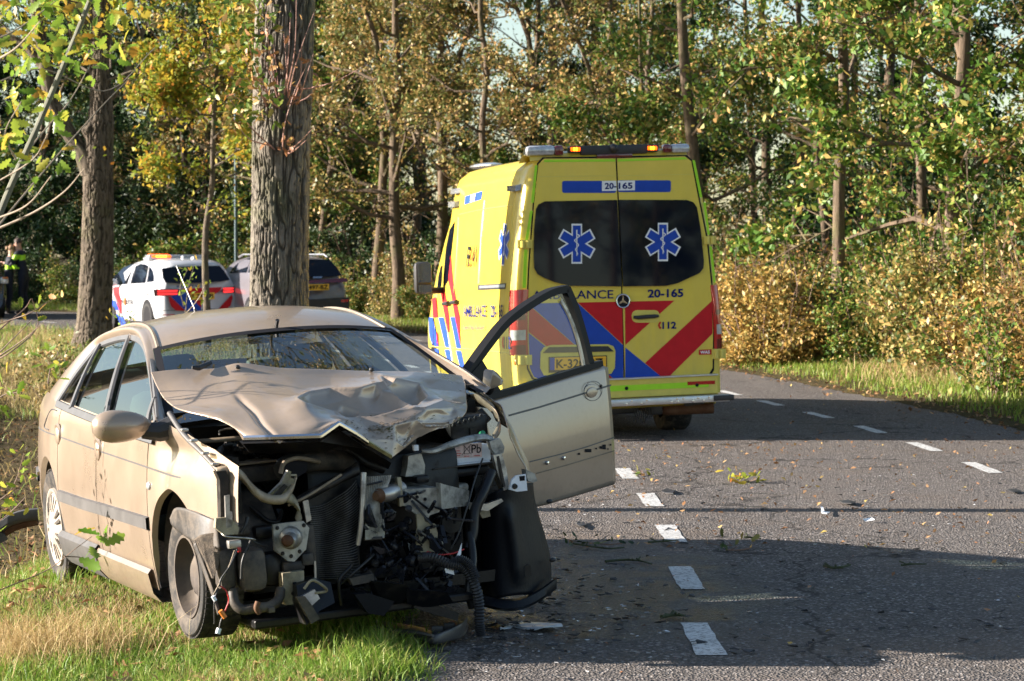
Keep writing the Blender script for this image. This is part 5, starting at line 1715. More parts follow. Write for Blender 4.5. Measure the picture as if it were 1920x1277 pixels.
tl = cpoly('tail_lamp', [[(505, 526), (580, 526), (645, 521), (652, 524), (651, 529), (585, 531), (505, 531)]], srear, M['lens_dark_red'], suv)
pl = cpoly('number_plate', [[(566, 533.5), (617, 532.5), (617, 544), (566, 545)]], srear2, M['plate'], suv)
s3, _ = car_maps(SF2, SS, 0.022)
ctext('lettering', 'K-497-BZ', [(568, 535.2), (615, 534.2), (615, 542.4), (568, 543.4)], s3, M['black_print'], pl)
ctext('lettering', '0000', [(587, 518.6), (604, 518.2), (604, 521.6), (587, 522)], s3, M['chrome'], suv)
cpoly('lower_bumper', [[(500, 562), (590, 561), (655, 557), (655, 583), (590, 590), (500, 590)]], srear, M['black_plastic'], suv)
cpoly('reflector', [[(640, 562), (653, 561), (653, 566), (640, 567)]], srear2, M['lens_red'], suv)
for q in ([(430, 512), (434, 504), (449, 491), (471, 482), (462, 511)], [(474, 481.5), (490, 480), (488, 510), (465, 511)]):
    cpoly('side_window', [q], sflank, M['glass_dark'], suv, 4)
for s in (-1, 1):
    MB().tube([(s * .62, .5, 1.60), (s * .62, 0.7, 1.655), (s * .63, 2.2, 1.655), (s * .63, 2.5, 1.60)], 0.018, 6).build('roof_rail', M['alu'], suv)
MB().ell((-1.02, 3.0, 1.10), (0.11, 0.08, 0.09), 12, 8).build('mirror', M['lilac_grey'], suv)
wheels(suv, SS, 0.88, 3.65, 0.36, 0.23, 5)

# dark car cut by the left edge
DY = 58.0
dp = at(-52, 590, DY)
DF = Frame((dp[0], DY, 0.10), 24.0)
dk = thing('dark_car', 'dark parked car cut off by the left edge beside two police officers', 'car', frame=DF)
DS = Shell(4.4, 1.80, PS.zb, PS.zt, PS.hwk, PS.sr, 0.40)
DS.mesh().build('body', M['dark_paint'], dk, smooth=40)
drear, dflank = car_maps(DF, DS, 0.012)
MB().box((0.78, 0.02, 0.92), (0.20, 0.10, 0.16), bev=0.03).build('tail_lamp', M['lens_clear'], dk)
MB().box((0.80, 0.0, 0.98), (0.14, 0.10, 0.05), bev=0.02).build('tail_lamp', M['orange_film'], dk)
MB().box((0, 0.14, 1.22), (1.3, 0.02, 0.34), M=np.array([[1, 0, 0], [0, .85, .52], [0, -.52, .85]]), bev=0.01).build('rear_window', M['glass_dark'], dk)
wheels(dk, DS, 0.82, 3.52, 0.325, 0.21, 5)

# lamp post
ly = 60.0
lp_ = at(443, 600, ly)
lpost = thing('lamp_post', 'slim teal grey lamp post behind the young tree', 'lamp post', (lp_[0], ly, 0))
M['teal'] = plain('teal_grey_paint', (0.045, 0.085, 0.10), 0.4, var=0.1)
MB().tube([(0, 0, -.1), (0, 0, 1.05)], 0.065, 14).tube([(0, 0, 1.05), (0, 0, 1.15)], [0.065, 0.04], 14).tube([(0, 0, 1.15), (0, 0, 6.0)], [0.042, 0.032], 14).build('pole', M['teal'], lpost)
MB().box((0.25, 0, 6.05), (0.7, 0.2, 0.09), bev=0.03).build('lamp_head', M['teal'], lpost)
MB().box((0.035, -.055, 0.55), (0.09, 0.02, 0.3), bev=0.004).build('service_hatch', M['teal'], lpost)

# ------------------------------------------------------------------ two officers far down the road
M['uniform'] = plain('navy_uniform', (0.010, 0.012, 0.022), 0.8, var=0.3)
M['skin'] = plain('skin', (0.52, 0.29, 0.20), 0.5, var=0.08)
M['hivis'] = plain('fluorescent_band', (0.45, 0.85, 0.02), 0.5, var=0.05)
M['boots'] = plain('black_boots', (0.01, 0.01, 0.01), 0.4)
M['hair_dark'] = plain('dark_brown_hair', (0.05, 0.028, 0.018), 0.6, var=0.3)
M['hair_fair'] = plain('fair_hair', (0.30, 0.17, 0.08), 0.6, var=0.3)
def figure(label, loc, rz, J, Rd, edges, hair, headc, face, bands, scale=1.0):
    root = thing('person', label, 'person', loc, rz)
    root.scale = (scale,) * 3
    names = list(J)
    me = bpy.data.meshes.new('body')
    me.from_pydata([J[n] for n in names], [(names.index(a), names.index(b)) for a, b in edges], [])
    o = bpy.data.objects.new('body', me)
    COL.objects.link(o)
    md = o.modifiers.new('skin', 'SKIN')
    me2 = o.data
    if not me2.skin_vertices:
        pass
    lay = me2.skin_vertices[0].data if me2.skin_vertices else None
    if lay is None:
        bm = bmesh.new(); bm.from_mesh(me2); bm.verts.layers.skin.verify(); bm.to_mesh(me2); bm.free()
        lay = me2.skin_vertices[0].data
    for i, n in enumerate(names):
        r = Rd[n]
        lay[i].radius = r if isinstance(r, tuple) else (r, r)
        lay[i].use_root = (n == 'pelvis')
    sb = o.modifiers.new('sub', 'SUBSURF'); sb.levels = 2; sb.render_levels = 2
    bpy.context.view_layer.update()
    dg = bpy.context.evaluated_depsgraph_get()
    ev = bpy.data.meshes.new_from_object(o.evaluated_get(dg))
    bpy.data.objects.remove(o)
    for m_ in ('uniform', 'skin', 'hivis', 'boots'):
        ev.materials.append(M[m_])
    hc = np.array(headc)
    hands = [np.array(J[n]) for n in J if n.startswith('palm')]
    for p in ev.polygons:
        c = np.array(p.center[:])
        k = 0
        if c[2] < 0.16:
            k = 3
        elif np.linalg.norm((c - hc) * [1, 1, .8]) < 0.175 or any(np.linalg.norm(c - h) < 0.10 for h in hands):
            k = 1
        elif bands(c):
            k = 2
        p.material_index = k
    ev.shade_smooth()
    b = bpy.data.objects.new('body', ev); COL.objects.link(b); b.parent = root
    # face and hair
    f = unit(face); r_ = unit(np.cross(f, [0, 0, 1])); u_ = np.cross(r_, f)
    mm = MB()
    mm.tube([hc + f * .085 + u_ * .02, hc + f * .118 - u_ * .025, hc + f * .09 - u_ * .03], [0.008, 0.016, 0.01], 6)
    for s in (-1, 1):
        mm.ell(hc + r_ * .085 * s - u_ * .0, (0.016, 0.022, 0.03), 8, 6)
    mm.build('nose_and_ears', M['skin'], root)
    mm = MB()
    for s in (-1, 1):
        mm.ell(hc + f * .088 + r_ * .034 * s + u_ * .022, (0.011, 0.011, 0.008), 8, 6)
    mm.build('eyes', M['black_print'], root)
    MB().ell(hc + f * .092 - u_ * .062, (0.022, 0.012, 0.006), 8, 6).build('mouth', plain('lips', (0.35, .12, .10), .5), root)
    mm = MB()
    th = np.linspace(0, 2 * math.pi, 20, endpoint=False)
    rows = []
    for ph in np.linspace(0.02, 1.75, 9):
        row = []
        for t in th:
            d = math.sin(ph) * (math.cos(t) * f + math.sin(t) * r_) + math.cos(ph) * u_
            back = 0.5 - 0.5 * math.cos(t)
            cut = 1.0 if ph < 0.85 + 0.95 * back else 0.86
            row.append(hc + u_ * .012 - f * .012 + d * np.array([0.104, 0.104, 0.128]) * cut * (1 + 0.04 * noise3(t * 2, ph * 3, 1.0)))
        rows.append(row)
    mm.grid(np.array(rows), cv=True)
    if hair == 'hair_fair':
        mm.ell(hc - f * .12 + u_ * .03, (0.05, 0.05, 0.05), 10, 8)
    mm.build('hair', M[hair], root)
    return root
def skeleton(lean, arms):
    lx, ly_ = lean
    J = {'pelvis': (0, 0, .96), 'spine': (lx * .3, ly_ * .3, 1.14), 'chest': (lx * .7, ly_ * .7, 1.34), 'collar': (lx * .9, ly_ * .9, 1.47), 'neck': (lx, ly_, 1.54), 'chin': (lx * 1.15, ly_ * 1.15 + .01, 1.62), 'head': (lx * 1.25, ly_ * 1.25 + .015, 1.70), 'crown': (lx * 1.28, ly_ * 1.28, 1.775)}
    Rd = {'pelvis': (.165, .125), 'spine': (.15, .115), 'chest': (.175, .125), 'collar': (.12, .09), 'neck': .058, 'chin': .078, 'head': (.088, .10), 'crown': .06}
    E = [('pelvis', 'spine'), ('spine', 'chest'), ('chest', 'collar'), ('collar', 'neck'), ('neck', 'chin'), ('chin', 'head'), ('head', 'crown')]
    for s, q in ((-1, 'l'), (1, 'r')):
        J.update({'hip' + q: (.10 * s, 0, .88), 'knee' + q: (.115 * s, .03, .49), 'calf' + q: (.12 * s, -.01, .33), 'ankle' + q: (.125 * s, -.02, .10), 'heel' + q: (.125 * s, -.02, .05), 'toe' + q: (.14 * s, .15, .035)})
        Rd.update({'hip' + q: .105, 'knee' + q: .068, 'calf' + q: .066, 'ankle' + q: .05, 'heel' + q: .05, 'toe' + q: .035})
        E += [('pelvis', 'hip' + q), ('hip' + q, 'knee' + q), ('knee' + q, 'calf' + q), ('calf' + q, 'ankle' + q), ('ankle' + q, 'heel' + q), ('heel' + q, 'toe' + q)]
        sh_, el, wr, pa = [np.array(v) for v in arms[q]]
        J.update({'sho' + q: tuple(sh_), 'elb' + q: tuple(el), 'wri' + q: tuple(wr), 'palm' + q: tuple(pa)})
        Rd.update({'sho' + q: .075, 'elb' + q: .052, 'wri' + q: .034, 'palm' + q: (.036, .022)})
        E += [('collar', 'sho' + q), ('sho' + q, 'elb' + q), ('elb' + q, 'wri' + q), ('wri' + q, 'palm' + q)]
        d = unit(pa - wr); side = unit(np.cross(d, [0.3, 0.2, 1])); nn = np.cross(d, side)
        for k, (o, ln) in enumerate(((-.027, .062), (-.009, .075), (.010, .070), (.027, .055))):
            b = pa + d * .035 + side * o; mid = b + d * ln * .55; tip = mid + unit(d + nn * .6) * ln * .5
            for nm, p in (('f%da' % k, b), ('f%db' % k, mid), ('f%dc' % k, tip)):
                J[nm + q] = tuple(p); Rd[nm + q] = .0095
            E += [('palm' + q, 'f%da' % k + q), ('f%da' % k + q, 'f%db' % k + q), ('f%db' % k + q, 'f%dc' % k + q)]
        b = wr + d * .03 + side * -.035; tip = b + unit(d - side * .8) * .05
        J['th' + q] = tuple(b); J['tt' + q] = tuple(tip); Rd['th' + q] = .013; Rd['tt' + q] = .010
        E += [('wri' + q, 'th' + q), ('th' + q, 'tt' + q)]
    return J, Rd, E
PYY = 61.0
xa = at(45, 588, PYY); xb = at(25, 588, PYY - .1)
# tall officer turned to the left, arms about the other
J, Rd, E = skeleton((-0.02, 0.10), {'l': ((-.20, .09, 1.44), (-.25, .20, 1.18), (-.12, .42, 1.22), (-.08, .49, 1.24)), 'r': ((.20, .09, 1.44), (.27, .22, 1.20), (.16, .45, 1.16), (.12, .52, 1.17))})
figure('tall police officer with dark hair leaning over a colleague beside the road', (xa[0], PYY, zg1(xa[0], PYY) + .10), R(78), J, Rd, E, 'hair_dark', np.array(J['head']) + [0, 0, 0], (0, 1, -.25), lambda c: 1.30 < c[2] < 1.43 and abs(c[0]) < .34 and not (abs(c[0]) > .29 and c[2] < 1.33), 1.05)
J, Rd, E = skeleton((0.02, 0.05), {'l': ((-.18, .05, 1.43), (-.22, .20, 1.20), (-.05, .20, 1.44), (-.02, .18, 1.52)), 'r': ((.18, .05, 1.43), (.24, .16, 1.18), (.10, .30, 1.22), (.05, .35, 1.26))})
figure('shorter police officer with hand raised to the face in a hug', (xb[0] - .12, PYY - .05, zg1(xb[0], PYY) + .10), R(-100 + 30), J, Rd, E, 'hair_fair', np.array(J['head']), (0, 1, -.2), lambda c: 1.20 < c[2] < 1.30 and abs(c[0]) < .30, 0.955)
# ------------------------------------------------------------------ the wrecked car
# local frame: x to the right of the photograph, y from the nose to the tail, z up; origin between the front wheels
_t = Frame((0, 0, 0), 22.0, -1.5, -4.0)
_t.o = at(345, 1083, 10.3) - _t.R @ np.array([-0.80, 0, 0.31])
CF = _t
car = thing('wrecked_car', 'beige hatchback with smashed front standing half on the grass verge', 'car', frame=CF)

def beige():
    t = NT('beige_metallic_paint')
    f = t.noise(2.2, 6, 0.65)
    g = t.noise(26, 6, 0.75)
    tc = t.n('ShaderNodeTexCoord')
    sx = t.n('ShaderNodeSeparateXYZ'); t.l(tc.outputs['Object'], sx.inputs[0])
    col = t.ramp(f, [(0.3, (0.345, 0.268, 0.200)), (0.7, (0.40, 0.315, 0.24))])
    dirt = t.ramp(g, [(0.52, 0.0), (0.74, 0.22)])
    col = t.mix(dirt, col, (0.20, 0.15, 0.10))
    # mud thrown up along the sills, a stain with its own edge
    mr = t.n('ShaderNodeMapRange'); t.l(sx.outputs['Z'], mr.inputs['Value'])
    mr.inputs['From Min'].default_value = 0.50; mr.inputs['From Max'].default_value = 0.15
    ml = t.n('ShaderNodeMath', operation='MULTIPLY'); t.l(mr.outputs['Result'], ml.inputs[0]); t.l(t.ramp(g, [(0.40, 0.0), (0.65, 0.45)]), ml.inputs[1])
    col = t.mix(ml.outputs[0], col, (0.22, 0.165, 0.11))
    t.set(Base_Color=col, Metallic=0.35, Coat_Weight=0.6, Coat_Roughness=0.06)
    t.set(Roughness=t.ramp(f, [(0.3, 0.26), (0.7, 0.38)]))
    return t.mat
M['beige'] = beige()
M['beige_in'] = dusty('beige_underside', (0.20, 0.165, 0.125), (0.13, 0.10, 0.07), 0.4, 0.5, 0.2, 6)
M['grey_trim'] = plain('grey_plastic_trim', (0.075, 0.072, 0.070), 0.55, var=0.25, scale=9, bump=0.08)
M['win_trim'] = plain('window_trim', (0.075, 0.075, 0.078), 0.45, var=0.15)
M['dark_metal'] = dusty('oily_dark_metal', (0.013, 0.012, 0.012), (0.075, 0.06, 0.045), 0.34, 0.4, 0.2, 11)
M['engine_black'] = dusty('black_engine_parts', (0.007, 0.007, 0.008), (0.035, 0.028, 0.022), 0.25, 0.35, 0.0, 14)
M['dust_plastic'] = dusty('dusty_black_plastic', (0.028, 0.026, 0.025), (0.15, 0.12, 0.09), 0.50, 0.5, 0.0, 8)
M['bare_metal'] = dusty('bent_grey_metal', (0.44, 0.43, 0.39), (0.06, 0.05, 0.035), 0.50, 0.35, 0.3, 14)
M['beige_metal'] = dusty('beige_bracket', (0.36, 0.32, 0.22), (0.11, 0.085, 0.055), 0.55, 0.5, 0.1, 9)
M['tan_metal'] = dusty('dusty_tan_bar', (0.30, 0.24, 0.17), (0.13, 0.10, 0.07), 0.45, 0.5, 0.2, 9)
M['alu_tube'] = dusty('scuffed_aluminium', (0.45, 0.43, 0.40), (0.14, 0.11, 0.08), 0.35, 0.35, 0.8, 10)
M['liner'] = dusty('wheel_liner_plastic', (0.005, 0.006, 0.009), (0.05, 0.04, 0.03), 0.14, 0.5, 0.0, 5, 0.25, 0.15)
M['seat'] = plain('grey_green_seat', (0.13, 0.14, 0.115), 0.85, var=0.15)
M['dash'] = plain('dark_dashboard', (0.03, 0.03, 0.032), 0.6, var=0.1)
M['slam'] = dusty('dusty_beige_panel', (0.38, 0.31, 0.22), (0.20, 0.15, 0.10), 0.40, 0.4, 0.1, 12)
M['battery'] = plain('battery_case', (0.76, 0.80, 0.85), 0.35, var=0.15, scale=9)
M['blue_plastic'] = plain('blue_plastic', (0.02, 0.10, 0.40), 0.4)
M['wire_red'] = plain('red_wire', (0.45, 0.02, 0.02), 0.45)
M['wire_black'] = plain('black_wire', (0.012, 0.012, 0.012), 0.45)
M['orange_plastic'] = plain('orange_plastic', (0.60, 0.19, 0.03), 0.45)
def glassmat(name, tint, k):
    t = NT(name)
    t.set(Base_Color=tint, Roughness=0.02, Specular_IOR_Level=1.0)
    tr = t.n('ShaderNodeBsdfTransparent'); tr.inputs['Color'].default_value = c4(tint)
    gl = t.n('ShaderNodeBsdfGlossy'); gl.inputs['Roughness'].default_value = 0.01
    g = t.n('ShaderNodeNewGeometry')
    dp = t.n('ShaderNodeVectorMath', operation='DOT_PRODUCT')
    t.l(g.outputs['Normal'], dp.inputs[0]); t.l(g.outputs['Incoming'], dp.inputs[1])
    ab = t.n('ShaderNodeMath', operation='ABSOLUTE'); t.l(dp.outputs['Value'], ab.inputs[0])
    om = t.n('ShaderNodeMath', operation='SUBTRACT'); om.inputs[0].default_value = 1.0; t.l(ab.outputs[0], om.inputs[1])
    pw = t.n('ShaderNodeMath', operation='POWER'); t.l(om.outputs[0], pw.inputs[0]); pw.inputs[1].default_value = 4.0
    f0 = ((k - 1) / (k + 1)) ** 2
    fr = t.n('ShaderNodeMath', operation='MULTIPLY_ADD'); t.l(pw.outputs[0], fr.inputs[0]); fr.inputs[1].default_value = 1 - f0; fr.inputs[2].default_value = f0
    mx = t.n('ShaderNodeMixShader')
    t.l(fr.outputs[0], mx.inputs[0]); t.l(tr.outputs[0], mx.inputs[1]); t.l(gl.outputs[0], mx.inputs[2])
    t.l(mx.outputs[0], t.out.inputs['Surface'])
    return t.mat
M['screen'] = glassmat('windscreen_glass', (0.72, 0.82, 0.78), 2.4)
M['sideglass'] = glassmat('side_glass', (0.35, 0.46, 0.42), 2.6)
M['doorglass'] = glassmat('door_glass', (0.84, 0.92, 0.86), 1.5)

def hwS(y, z):
    if z < 0.5:
        h = 0.845 - 0.055 * ((0.5 - z) / 0.4) ** 2
    elif z < 0.93:
        h = 0.845 - 0.04 * ((z - 0.5) / 0.43) ** 2
    else:
        h = 0.805 - 0.44 * (z - 0.93) - 0.55 * (z - 0.93) ** 2
    if y < 0.1:
        h -= 0.16 * min(1.4, ((0.1 - y) / 0.8)) ** 2
    if y > 2.5:
        h -= 0.10 * ((y - 2.5) / 0.95) ** 2
    return h
def fk(x, y, off=0.0):
    return CF.hits(x, y, lambda a, b: -hwS(a, b) - off, -0.84)
def skin(y, z, off=0.0):
    return (-hwS(y, z) - off, y, z)
def mirror_x(mb_):
    m2 = MB(); m2.v = [(-a, b, c) for a, b, c in mb_.v]; m2.f = [tuple(reversed(f)) for f in mb_.f]; m2.m = list(mb_.m)
    return m2
def tab(T):
    X = [p[0] for p in T]; Z = [p[1] for p in T]
    return lambda y: float(np.interp(y, X, Z))
# outline curves of the flank (y, z)
belt = tab([(-0.75, 0.76), (-0.62, 0.82), (-0.45, 0.88), (-0.2, 0.935), (0.1, 0.965), (0.3, 0.965), (0.5, 0.95), (1.4, 0.955), (2.4, 0.995), (2.9, 1.02), (3.15, 1.02), (3.35, 0.985), (3.46, 0.93)])
sill = tab([(-0.75, 0.58), (-0.5, 0.57), (0.4, 0.215), (2.5, 0.19), (3.0, 0.25), (3.46, 0.30)])
def arch(y, c, r, zc=0.30):
    d = r * r - (y - c) ** 2
    return zc + math.sqrt(d) if d > 0 else -1
def lower(y):
    z = sill(y)
    z = max(z, arch(y, 0.0, 0.375, 0.31), arch(y, 2.75, 0.37, 0.30))
    if y < -0.30:
        z = max(z, float(np.interp(y, [-0.75, -0.45, -0.30], [0.59, 0.585, 0.56])))
    return z
def side_panel(name, ya, yb, n, parent=car, mat='beige', nz=16, slant=0.0, mirror=False, both=False, bent=None):
    out = []
    for s in ((1, -1) if both else ((-1,) if mirror else (1,))):
        P = []
        for y in np.linspace(ya, yb, n):
            z0, z1 = lower(y), belt(y)
            row = []
            for v in np.linspace(0, 1, nz):
                z = z0 + (z1 - z0) * v
                yy = y + slant * (z - 0.6)
                p = np.array(skin(yy, z))
                # rolled wing edge round the wheel opening
                if v == 0 and z0 > sill(y) + 0.02:
                    p[0] += 0.025
                if bent:
                    p = bent(p)
                if s < 0:
                    p[0] = -p[0]
                row.append(p)
            P.append(row)
        out.append(MB().grid(np.array(P), flip=s < 0).build(name, M[mat], parent, smooth=45, solid=0))
    return out
def wing_bend(p):
    # the collision pushed shallow waves into the wing
    x, y, z = p
    k = math.exp(-((y + 0.05) / 0.25) ** 2 - ((z - 0.86) / 0.06) ** 2)
    x += 0.035 * k
    x += 0.022 * math.exp(-((y - 0.12) / 0.10) ** 2 - ((z - 0.80) / 0.14) ** 2)
    x -= 0.012 * math.exp(-((y + 0.3) / 0.12) ** 2 - ((z - 0.78) / 0.12) ** 2)
    return np.array([x, y, z])
side_panel('front_wing', -0.63, 0.395, 46, bent=wing_bend, nz=24)
side_panel('front_door', 0.405, 1.455, 26)
side_panel('rear_door', 1.465, 2.40, 26)
side_panel('rear_wing', 2.41, 3.46, 40)
side_panel('rear_door', 1.465, 2.40, 20, mirror=True)
side_panel('rear_wing', 2.41, 3.46, 30, mirror=True)
# black behind the shut lines and in the wheel openings
mm = MB()
for y in (0.40, 1.46, 2.405):
    P = [[np.array(skin(y + d, z)) + [0.006, 0, 0] for d in (-.02, .02)] for z in np.linspace(lower(y) + .01, belt(y) - .005, 14)]
    mm.grid(np.array(P))
mm.build('shut_line', M['black_print'], car, smooth=0)
for c in (0.0, 2.75):
    mm = MB()
    P = []
    for a in np.linspace(-0.1, math.pi + 0.1, 22):
        P.append([(x, c + 0.37 * math.cos(a), 0.31 + 0.37 * math.sin(a)) for x in (-0.79, -0.45)])
    mm.grid(np.array(P))
    mm.build('wheel_housing', M['dust_plastic'], car, smooth=60)
    mm = MB()
    mm.grid(np.array([[(-.44, c + .38 * math.cos(a) * r, max(.16, .31 + .38 * math.sin(a) * r)) for r in (0.05, 1)] for a in np.linspace(-.5, math.pi + .5, 26)]))
    mm.build('inner_arch', M['engine_black'], car, smooth=0)
# waist crease and rubbing strips
def flank_strip(name, pts, w, off, mat, n=40, px=True, parent=car):
    L = poly_resample(pts, n)
    P = []
    for a, b in L:
        p = fk(a, b) if px else np.array(skin(a, b))
        y, z = p[1], p[2]
        P.append([skin(y, z + w * .5, 0.0), skin(y, z + w * .42, off), skin(y, z - w * .42, off), skin(y, z - w * .5, 0.0)])
    return MB().grid(np.array(P)).build(name, mat, parent, smooth=40)
crease = [(62, 802), (110, 820), (186, 851), (276, 876), (330, 900), (412, 928)]
flank_strip('crease_shadow_strip', [(3.32, .822), (2.9, .824), (2.52, .82), (1.47, .792), (0.38, .768), (-0.2, .752), (-0.55, .735)], 0.008, 0.0012, M['win_trim'], 60, px=False)  # dark strip drawn in for the shade of the pressed waist crease
flank_strip('rubbing_strip', [(113, 929), (155, 944), (200, 957), (280, 982)], 0.062, 0.016, M['grey_trim'], 30)
flank_strip('rubbing_strip', [(3.13, .56), (3.25, .565), (3.40, .57)], 0.055, 0.014, M['grey_trim'], 10, px=False)
# sills: grey end piece and painted length
mm = MB()
P = []
for y in np.linspace(0.43, 1.52, 14):
    P.append([skin(y, 0.31, 0.010), skin(y, 0.29, 0.028), skin(y, 0.20, 0.026), skin(y, 0.155, 0.0), (-0.70, y, 0.15)])
mm.grid(np.array(P)); mm.build('sill_cover', M['beige'], car, smooth=40)
mm = MB()
P = []
for y in np.linspace(1.53, 2.42, 12):
    P.append([skin(y, 0.325, 0.008), skin(y, 0.30, 0.034), skin(y, 0.20, 0.032), skin(y, 0.15, 0.0), (-0.70, y, 0.15)])
mm.grid(np.array(P)); mm.build('sill_cover', M['grey_trim'], car, smooth=40)
MB().box((0.0, 1.6, 0.17), (1.5, 3.5, 0.05)).build('floor_pan', M['engine_black'], car, smooth=0)

# greenhouse: roof edge line of the right side, mirrored for the other
RE = [(-0.675, 3.20, 1.035), (-0.64, 2.95, 1.13), (-0.595, 2.62, 1.245), (-0.555, 2.25, 1.335), (-0.535, 1.90, 1.37), (-0.535, 1.60, 1.37), (-0.555, 1.35, 1.34), (-0.605, 1.05, 1.255), (-0.665, 0.75, 1.135), (-0.715, 0.50, 1.03), (-0.755, 0.27, 0.955)]
WI = [(108, 757), (143, 703), (176, 661), (190, 646), (218, 635), (244, 631), (263, 637), (275, 653), (283, 688), (291, 748), (294, 790)]
NW = 46
inner = spline([fk(*p) for p in WI], NW)
# drop the far ends on to the belt
outer = spline(RE, NW)
P = []
for v in np.linspace(0, 1, 9):
    row = []
    for a, b in zip(inner, outer):
        p = a * (1 - v) + b * v
        # belly out between window and roof edge
        bulge = 0.030 * math.sin(math.pi * v)
        nrm = unit([-(0.85), 0, 0.5])
        row.append(p + nrm * bulge)
    P.append(row)
G = np.array(P)
sf = MB().grid(G); sf.build('side_frame', M['beige'], car, smooth=50)
mirror_x(sf).build('side_frame', M['beige'], car, smooth=50)
# A pillar foot and scuttle corner join the frame to the wing
mm = MB()
q0 = [skin(0.30, 0.955), skin(0.42, 0.945), skin(0.52, 0.945)]
mm.grid(np.array([[inner[-1], inner[-1] + [0, .10, 0.0]], [np.array(skin(.12, 0.95)), np.array(skin(.45, .94))]]))
mm.grid(np.array([[outer[-1], inner[-1]], [np.array([-.745, .10, .955]), np.array(skin(.10, .955))]]))
mm.build('scuttle_corner', M['beige'], car, smooth=40)
# window trim: a band along the inner line
def band(line, w, off, name, mat, parent=car):
    L = np.array(line); T = np.gradient(L, axis=0)
    P = []
    for p, t in zip(L, T):
        t = unit(t); n = unit(np.cross(t, [0, 0, 1])) if abs(t[2]) < .95 else np.array([-1, 0, 0])
        n = unit(np.array([-0.9, 0, 0.42])); s_ = unit(np.cross(n, t))
        P.append([p - s_ * w * .5, p - s_ * w * .4 + n * off, p + s_ * w * .4 + n * off, p + s_ * w * .5])
    m_ = MB().grid(np.array(P))
    m_.build(name, mat, parent, smooth=40)
    return m_
b1 = band(inner, 0.045, 0.010, 'window_trim', M['win_trim'])
mirror_x(b1).build('window_trim', M['win_trim'], car, smooth=40)
waist = spline([fk(x, y) for x, y in ((108, 757), (134, 769), (181, 788), (235, 809), (289, 826))], 24)
b2 = band(waist, 0.042, 0.010, 'waist_trim', M['win_trim'])
mirror_x(b2).build('waist_trim', M['win_trim'], car, smooth=40)
# panes
def pane(bot, top, name='side_window', n=14, mat='sideglass', inset=0.006):
    A = poly_resample([fk(*p) for p in bot], n); B = poly_resample([fk(*p) for p in top], n)
    P = []
    for v in np.linspace(0, 1, 12):
        row = []
        for a, b in zip(A, B):
            p = a * (1 - v) + b * v
            row.append(skin(p[1], p[2], -inset))
        P.append(row)
    m_ = MB().grid(np.array(P)); m_.build(name, M[mat], car, smooth=80)
    return m_
p1 = pane([(198, 788), (240, 806), (290, 824)], [(244, 632), (263, 638), (275, 655), (284, 695), (293, 790)])
p2 = pane([(136, 766), (160, 776), (195, 790)], [(190, 648), (218, 636), (242, 632)])
p3 = pane([(112, 757), (130, 765)], [(170, 667), (186, 650)])
mirror_x(p2).build('side_window', M['sideglass'], car, smooth=80)
mirror_x(p3).build('side_window', M['sideglass'], car, smooth=80)
def pillar(line, w, name='door_pillar'):
    L = [fk(*p, 0.004) for p in line]
    return band(spline(L, 14), w, 0.012, name, M['win_trim'])
pb_ = pillar([(198, 788), (207, 745), (222, 690), (243, 632)], 0.062)
pc_ = pillar([(134, 766), (150, 725), (168, 685), (188, 648)], 0.052)
pillar([(291, 748), (281, 780), (277, 812)], 0.05, 'quarter_trim')
mirror_x(pb_).build('door_pillar', M['win_trim'], car, smooth=40)
mirror_x(pc_).build('door_pillar', M['win_trim'], car, smooth=40)
# roof, windscreen, tailgate
def across(i0, i1, crown, n=22, bulge_y=0.0, name='roof', mat='beige', inset=0.0, dz=0.0):
    P = []
    for i in range(i0, i1 + 1):
        a = outer[i]
        row = []
        for u in np.linspace(-1, 1, n):
            q = 1 - abs(u) ** 2.2
            row.append((a[0] * -u * (1 - inset), a[1] + bulge_y * q, a[2] + crown * q + dz))
        P.append(row)
    return np.array(P)
iw = int(np.argmin(np.abs(outer[:, 1] - 1.10) + 5 * (outer[:, 2] < 1.2)))
ir = int(np.argmin(np.abs(outer[:, 1] - 2.35)))
roofG = across(ir, iw, 0.05)
# let the roof front edge bow forward
for k, i in enumerate(range(ir, iw + 1)):
    f = sm((k / (iw - ir) - 0.5) * 2)
    for j, u in enumerate(np.linspace(-1, 1, 22)):
        roofG[k, j, 1] -= 0.07 * f * (1 - abs(u) ** 2.2)
MB().grid(roofG).build('roof', M['beige'], car, smooth=60)
sc = across(iw, NW - 1, 0.0)
n_s = sc.shape[0]
for k in range(n_s):
    f = k / (n_s - 1)
    for j, u in enumerate(np.linspace(-1, 1, 22)):
        q = 1 - abs(u) ** 2.2
        sc[k, j, 1] -= (0.07 + 0.10 * f) * q
        sc[k, j, 2] += 0.05 * (1 - f) * q + 0.03 * f * q
MB().grid(sc).build('windscreen', M['screen'], car, smooth=80)
def frit(rows, name):
    P = np.array(rows)
    return MB().grid(P).build(name, M['black_print'], car, smooth=60)
up_ = np.array([0, -0.006, 0.006])
frit([[sc[0, j] + up_ for j in range(22)], [sc[1, j] * .6 + sc[0, j] * .4 + up_ for j in range(22)]], 'windscreen_border')
frit([[sc[k, 0] + up_ for k in range(n_s)], [sc[k, 0] * .45 + sc[k, 1] * .55 + up_ for k in range(n_s)]], 'windscreen_border')
frit([[sc[k, -1] + up_ for k in range(n_s)], [sc[k, -1] * .45 + sc[k, -2] * .55 + up_ for k in range(n_s)]], 'windscreen_border')
for s in (-1, 1):
    L = np.array([[-s * p[0], p[1], p[2]] for p in outer[ir - 2:iw + 1]]) * [0.955, 1, 1] + [0, 0, 0.006]
    MB().tube(L, 0.010, 6).build('roof_strip', M['beige_in'], car)
tg = across(0, ir, 0.0)
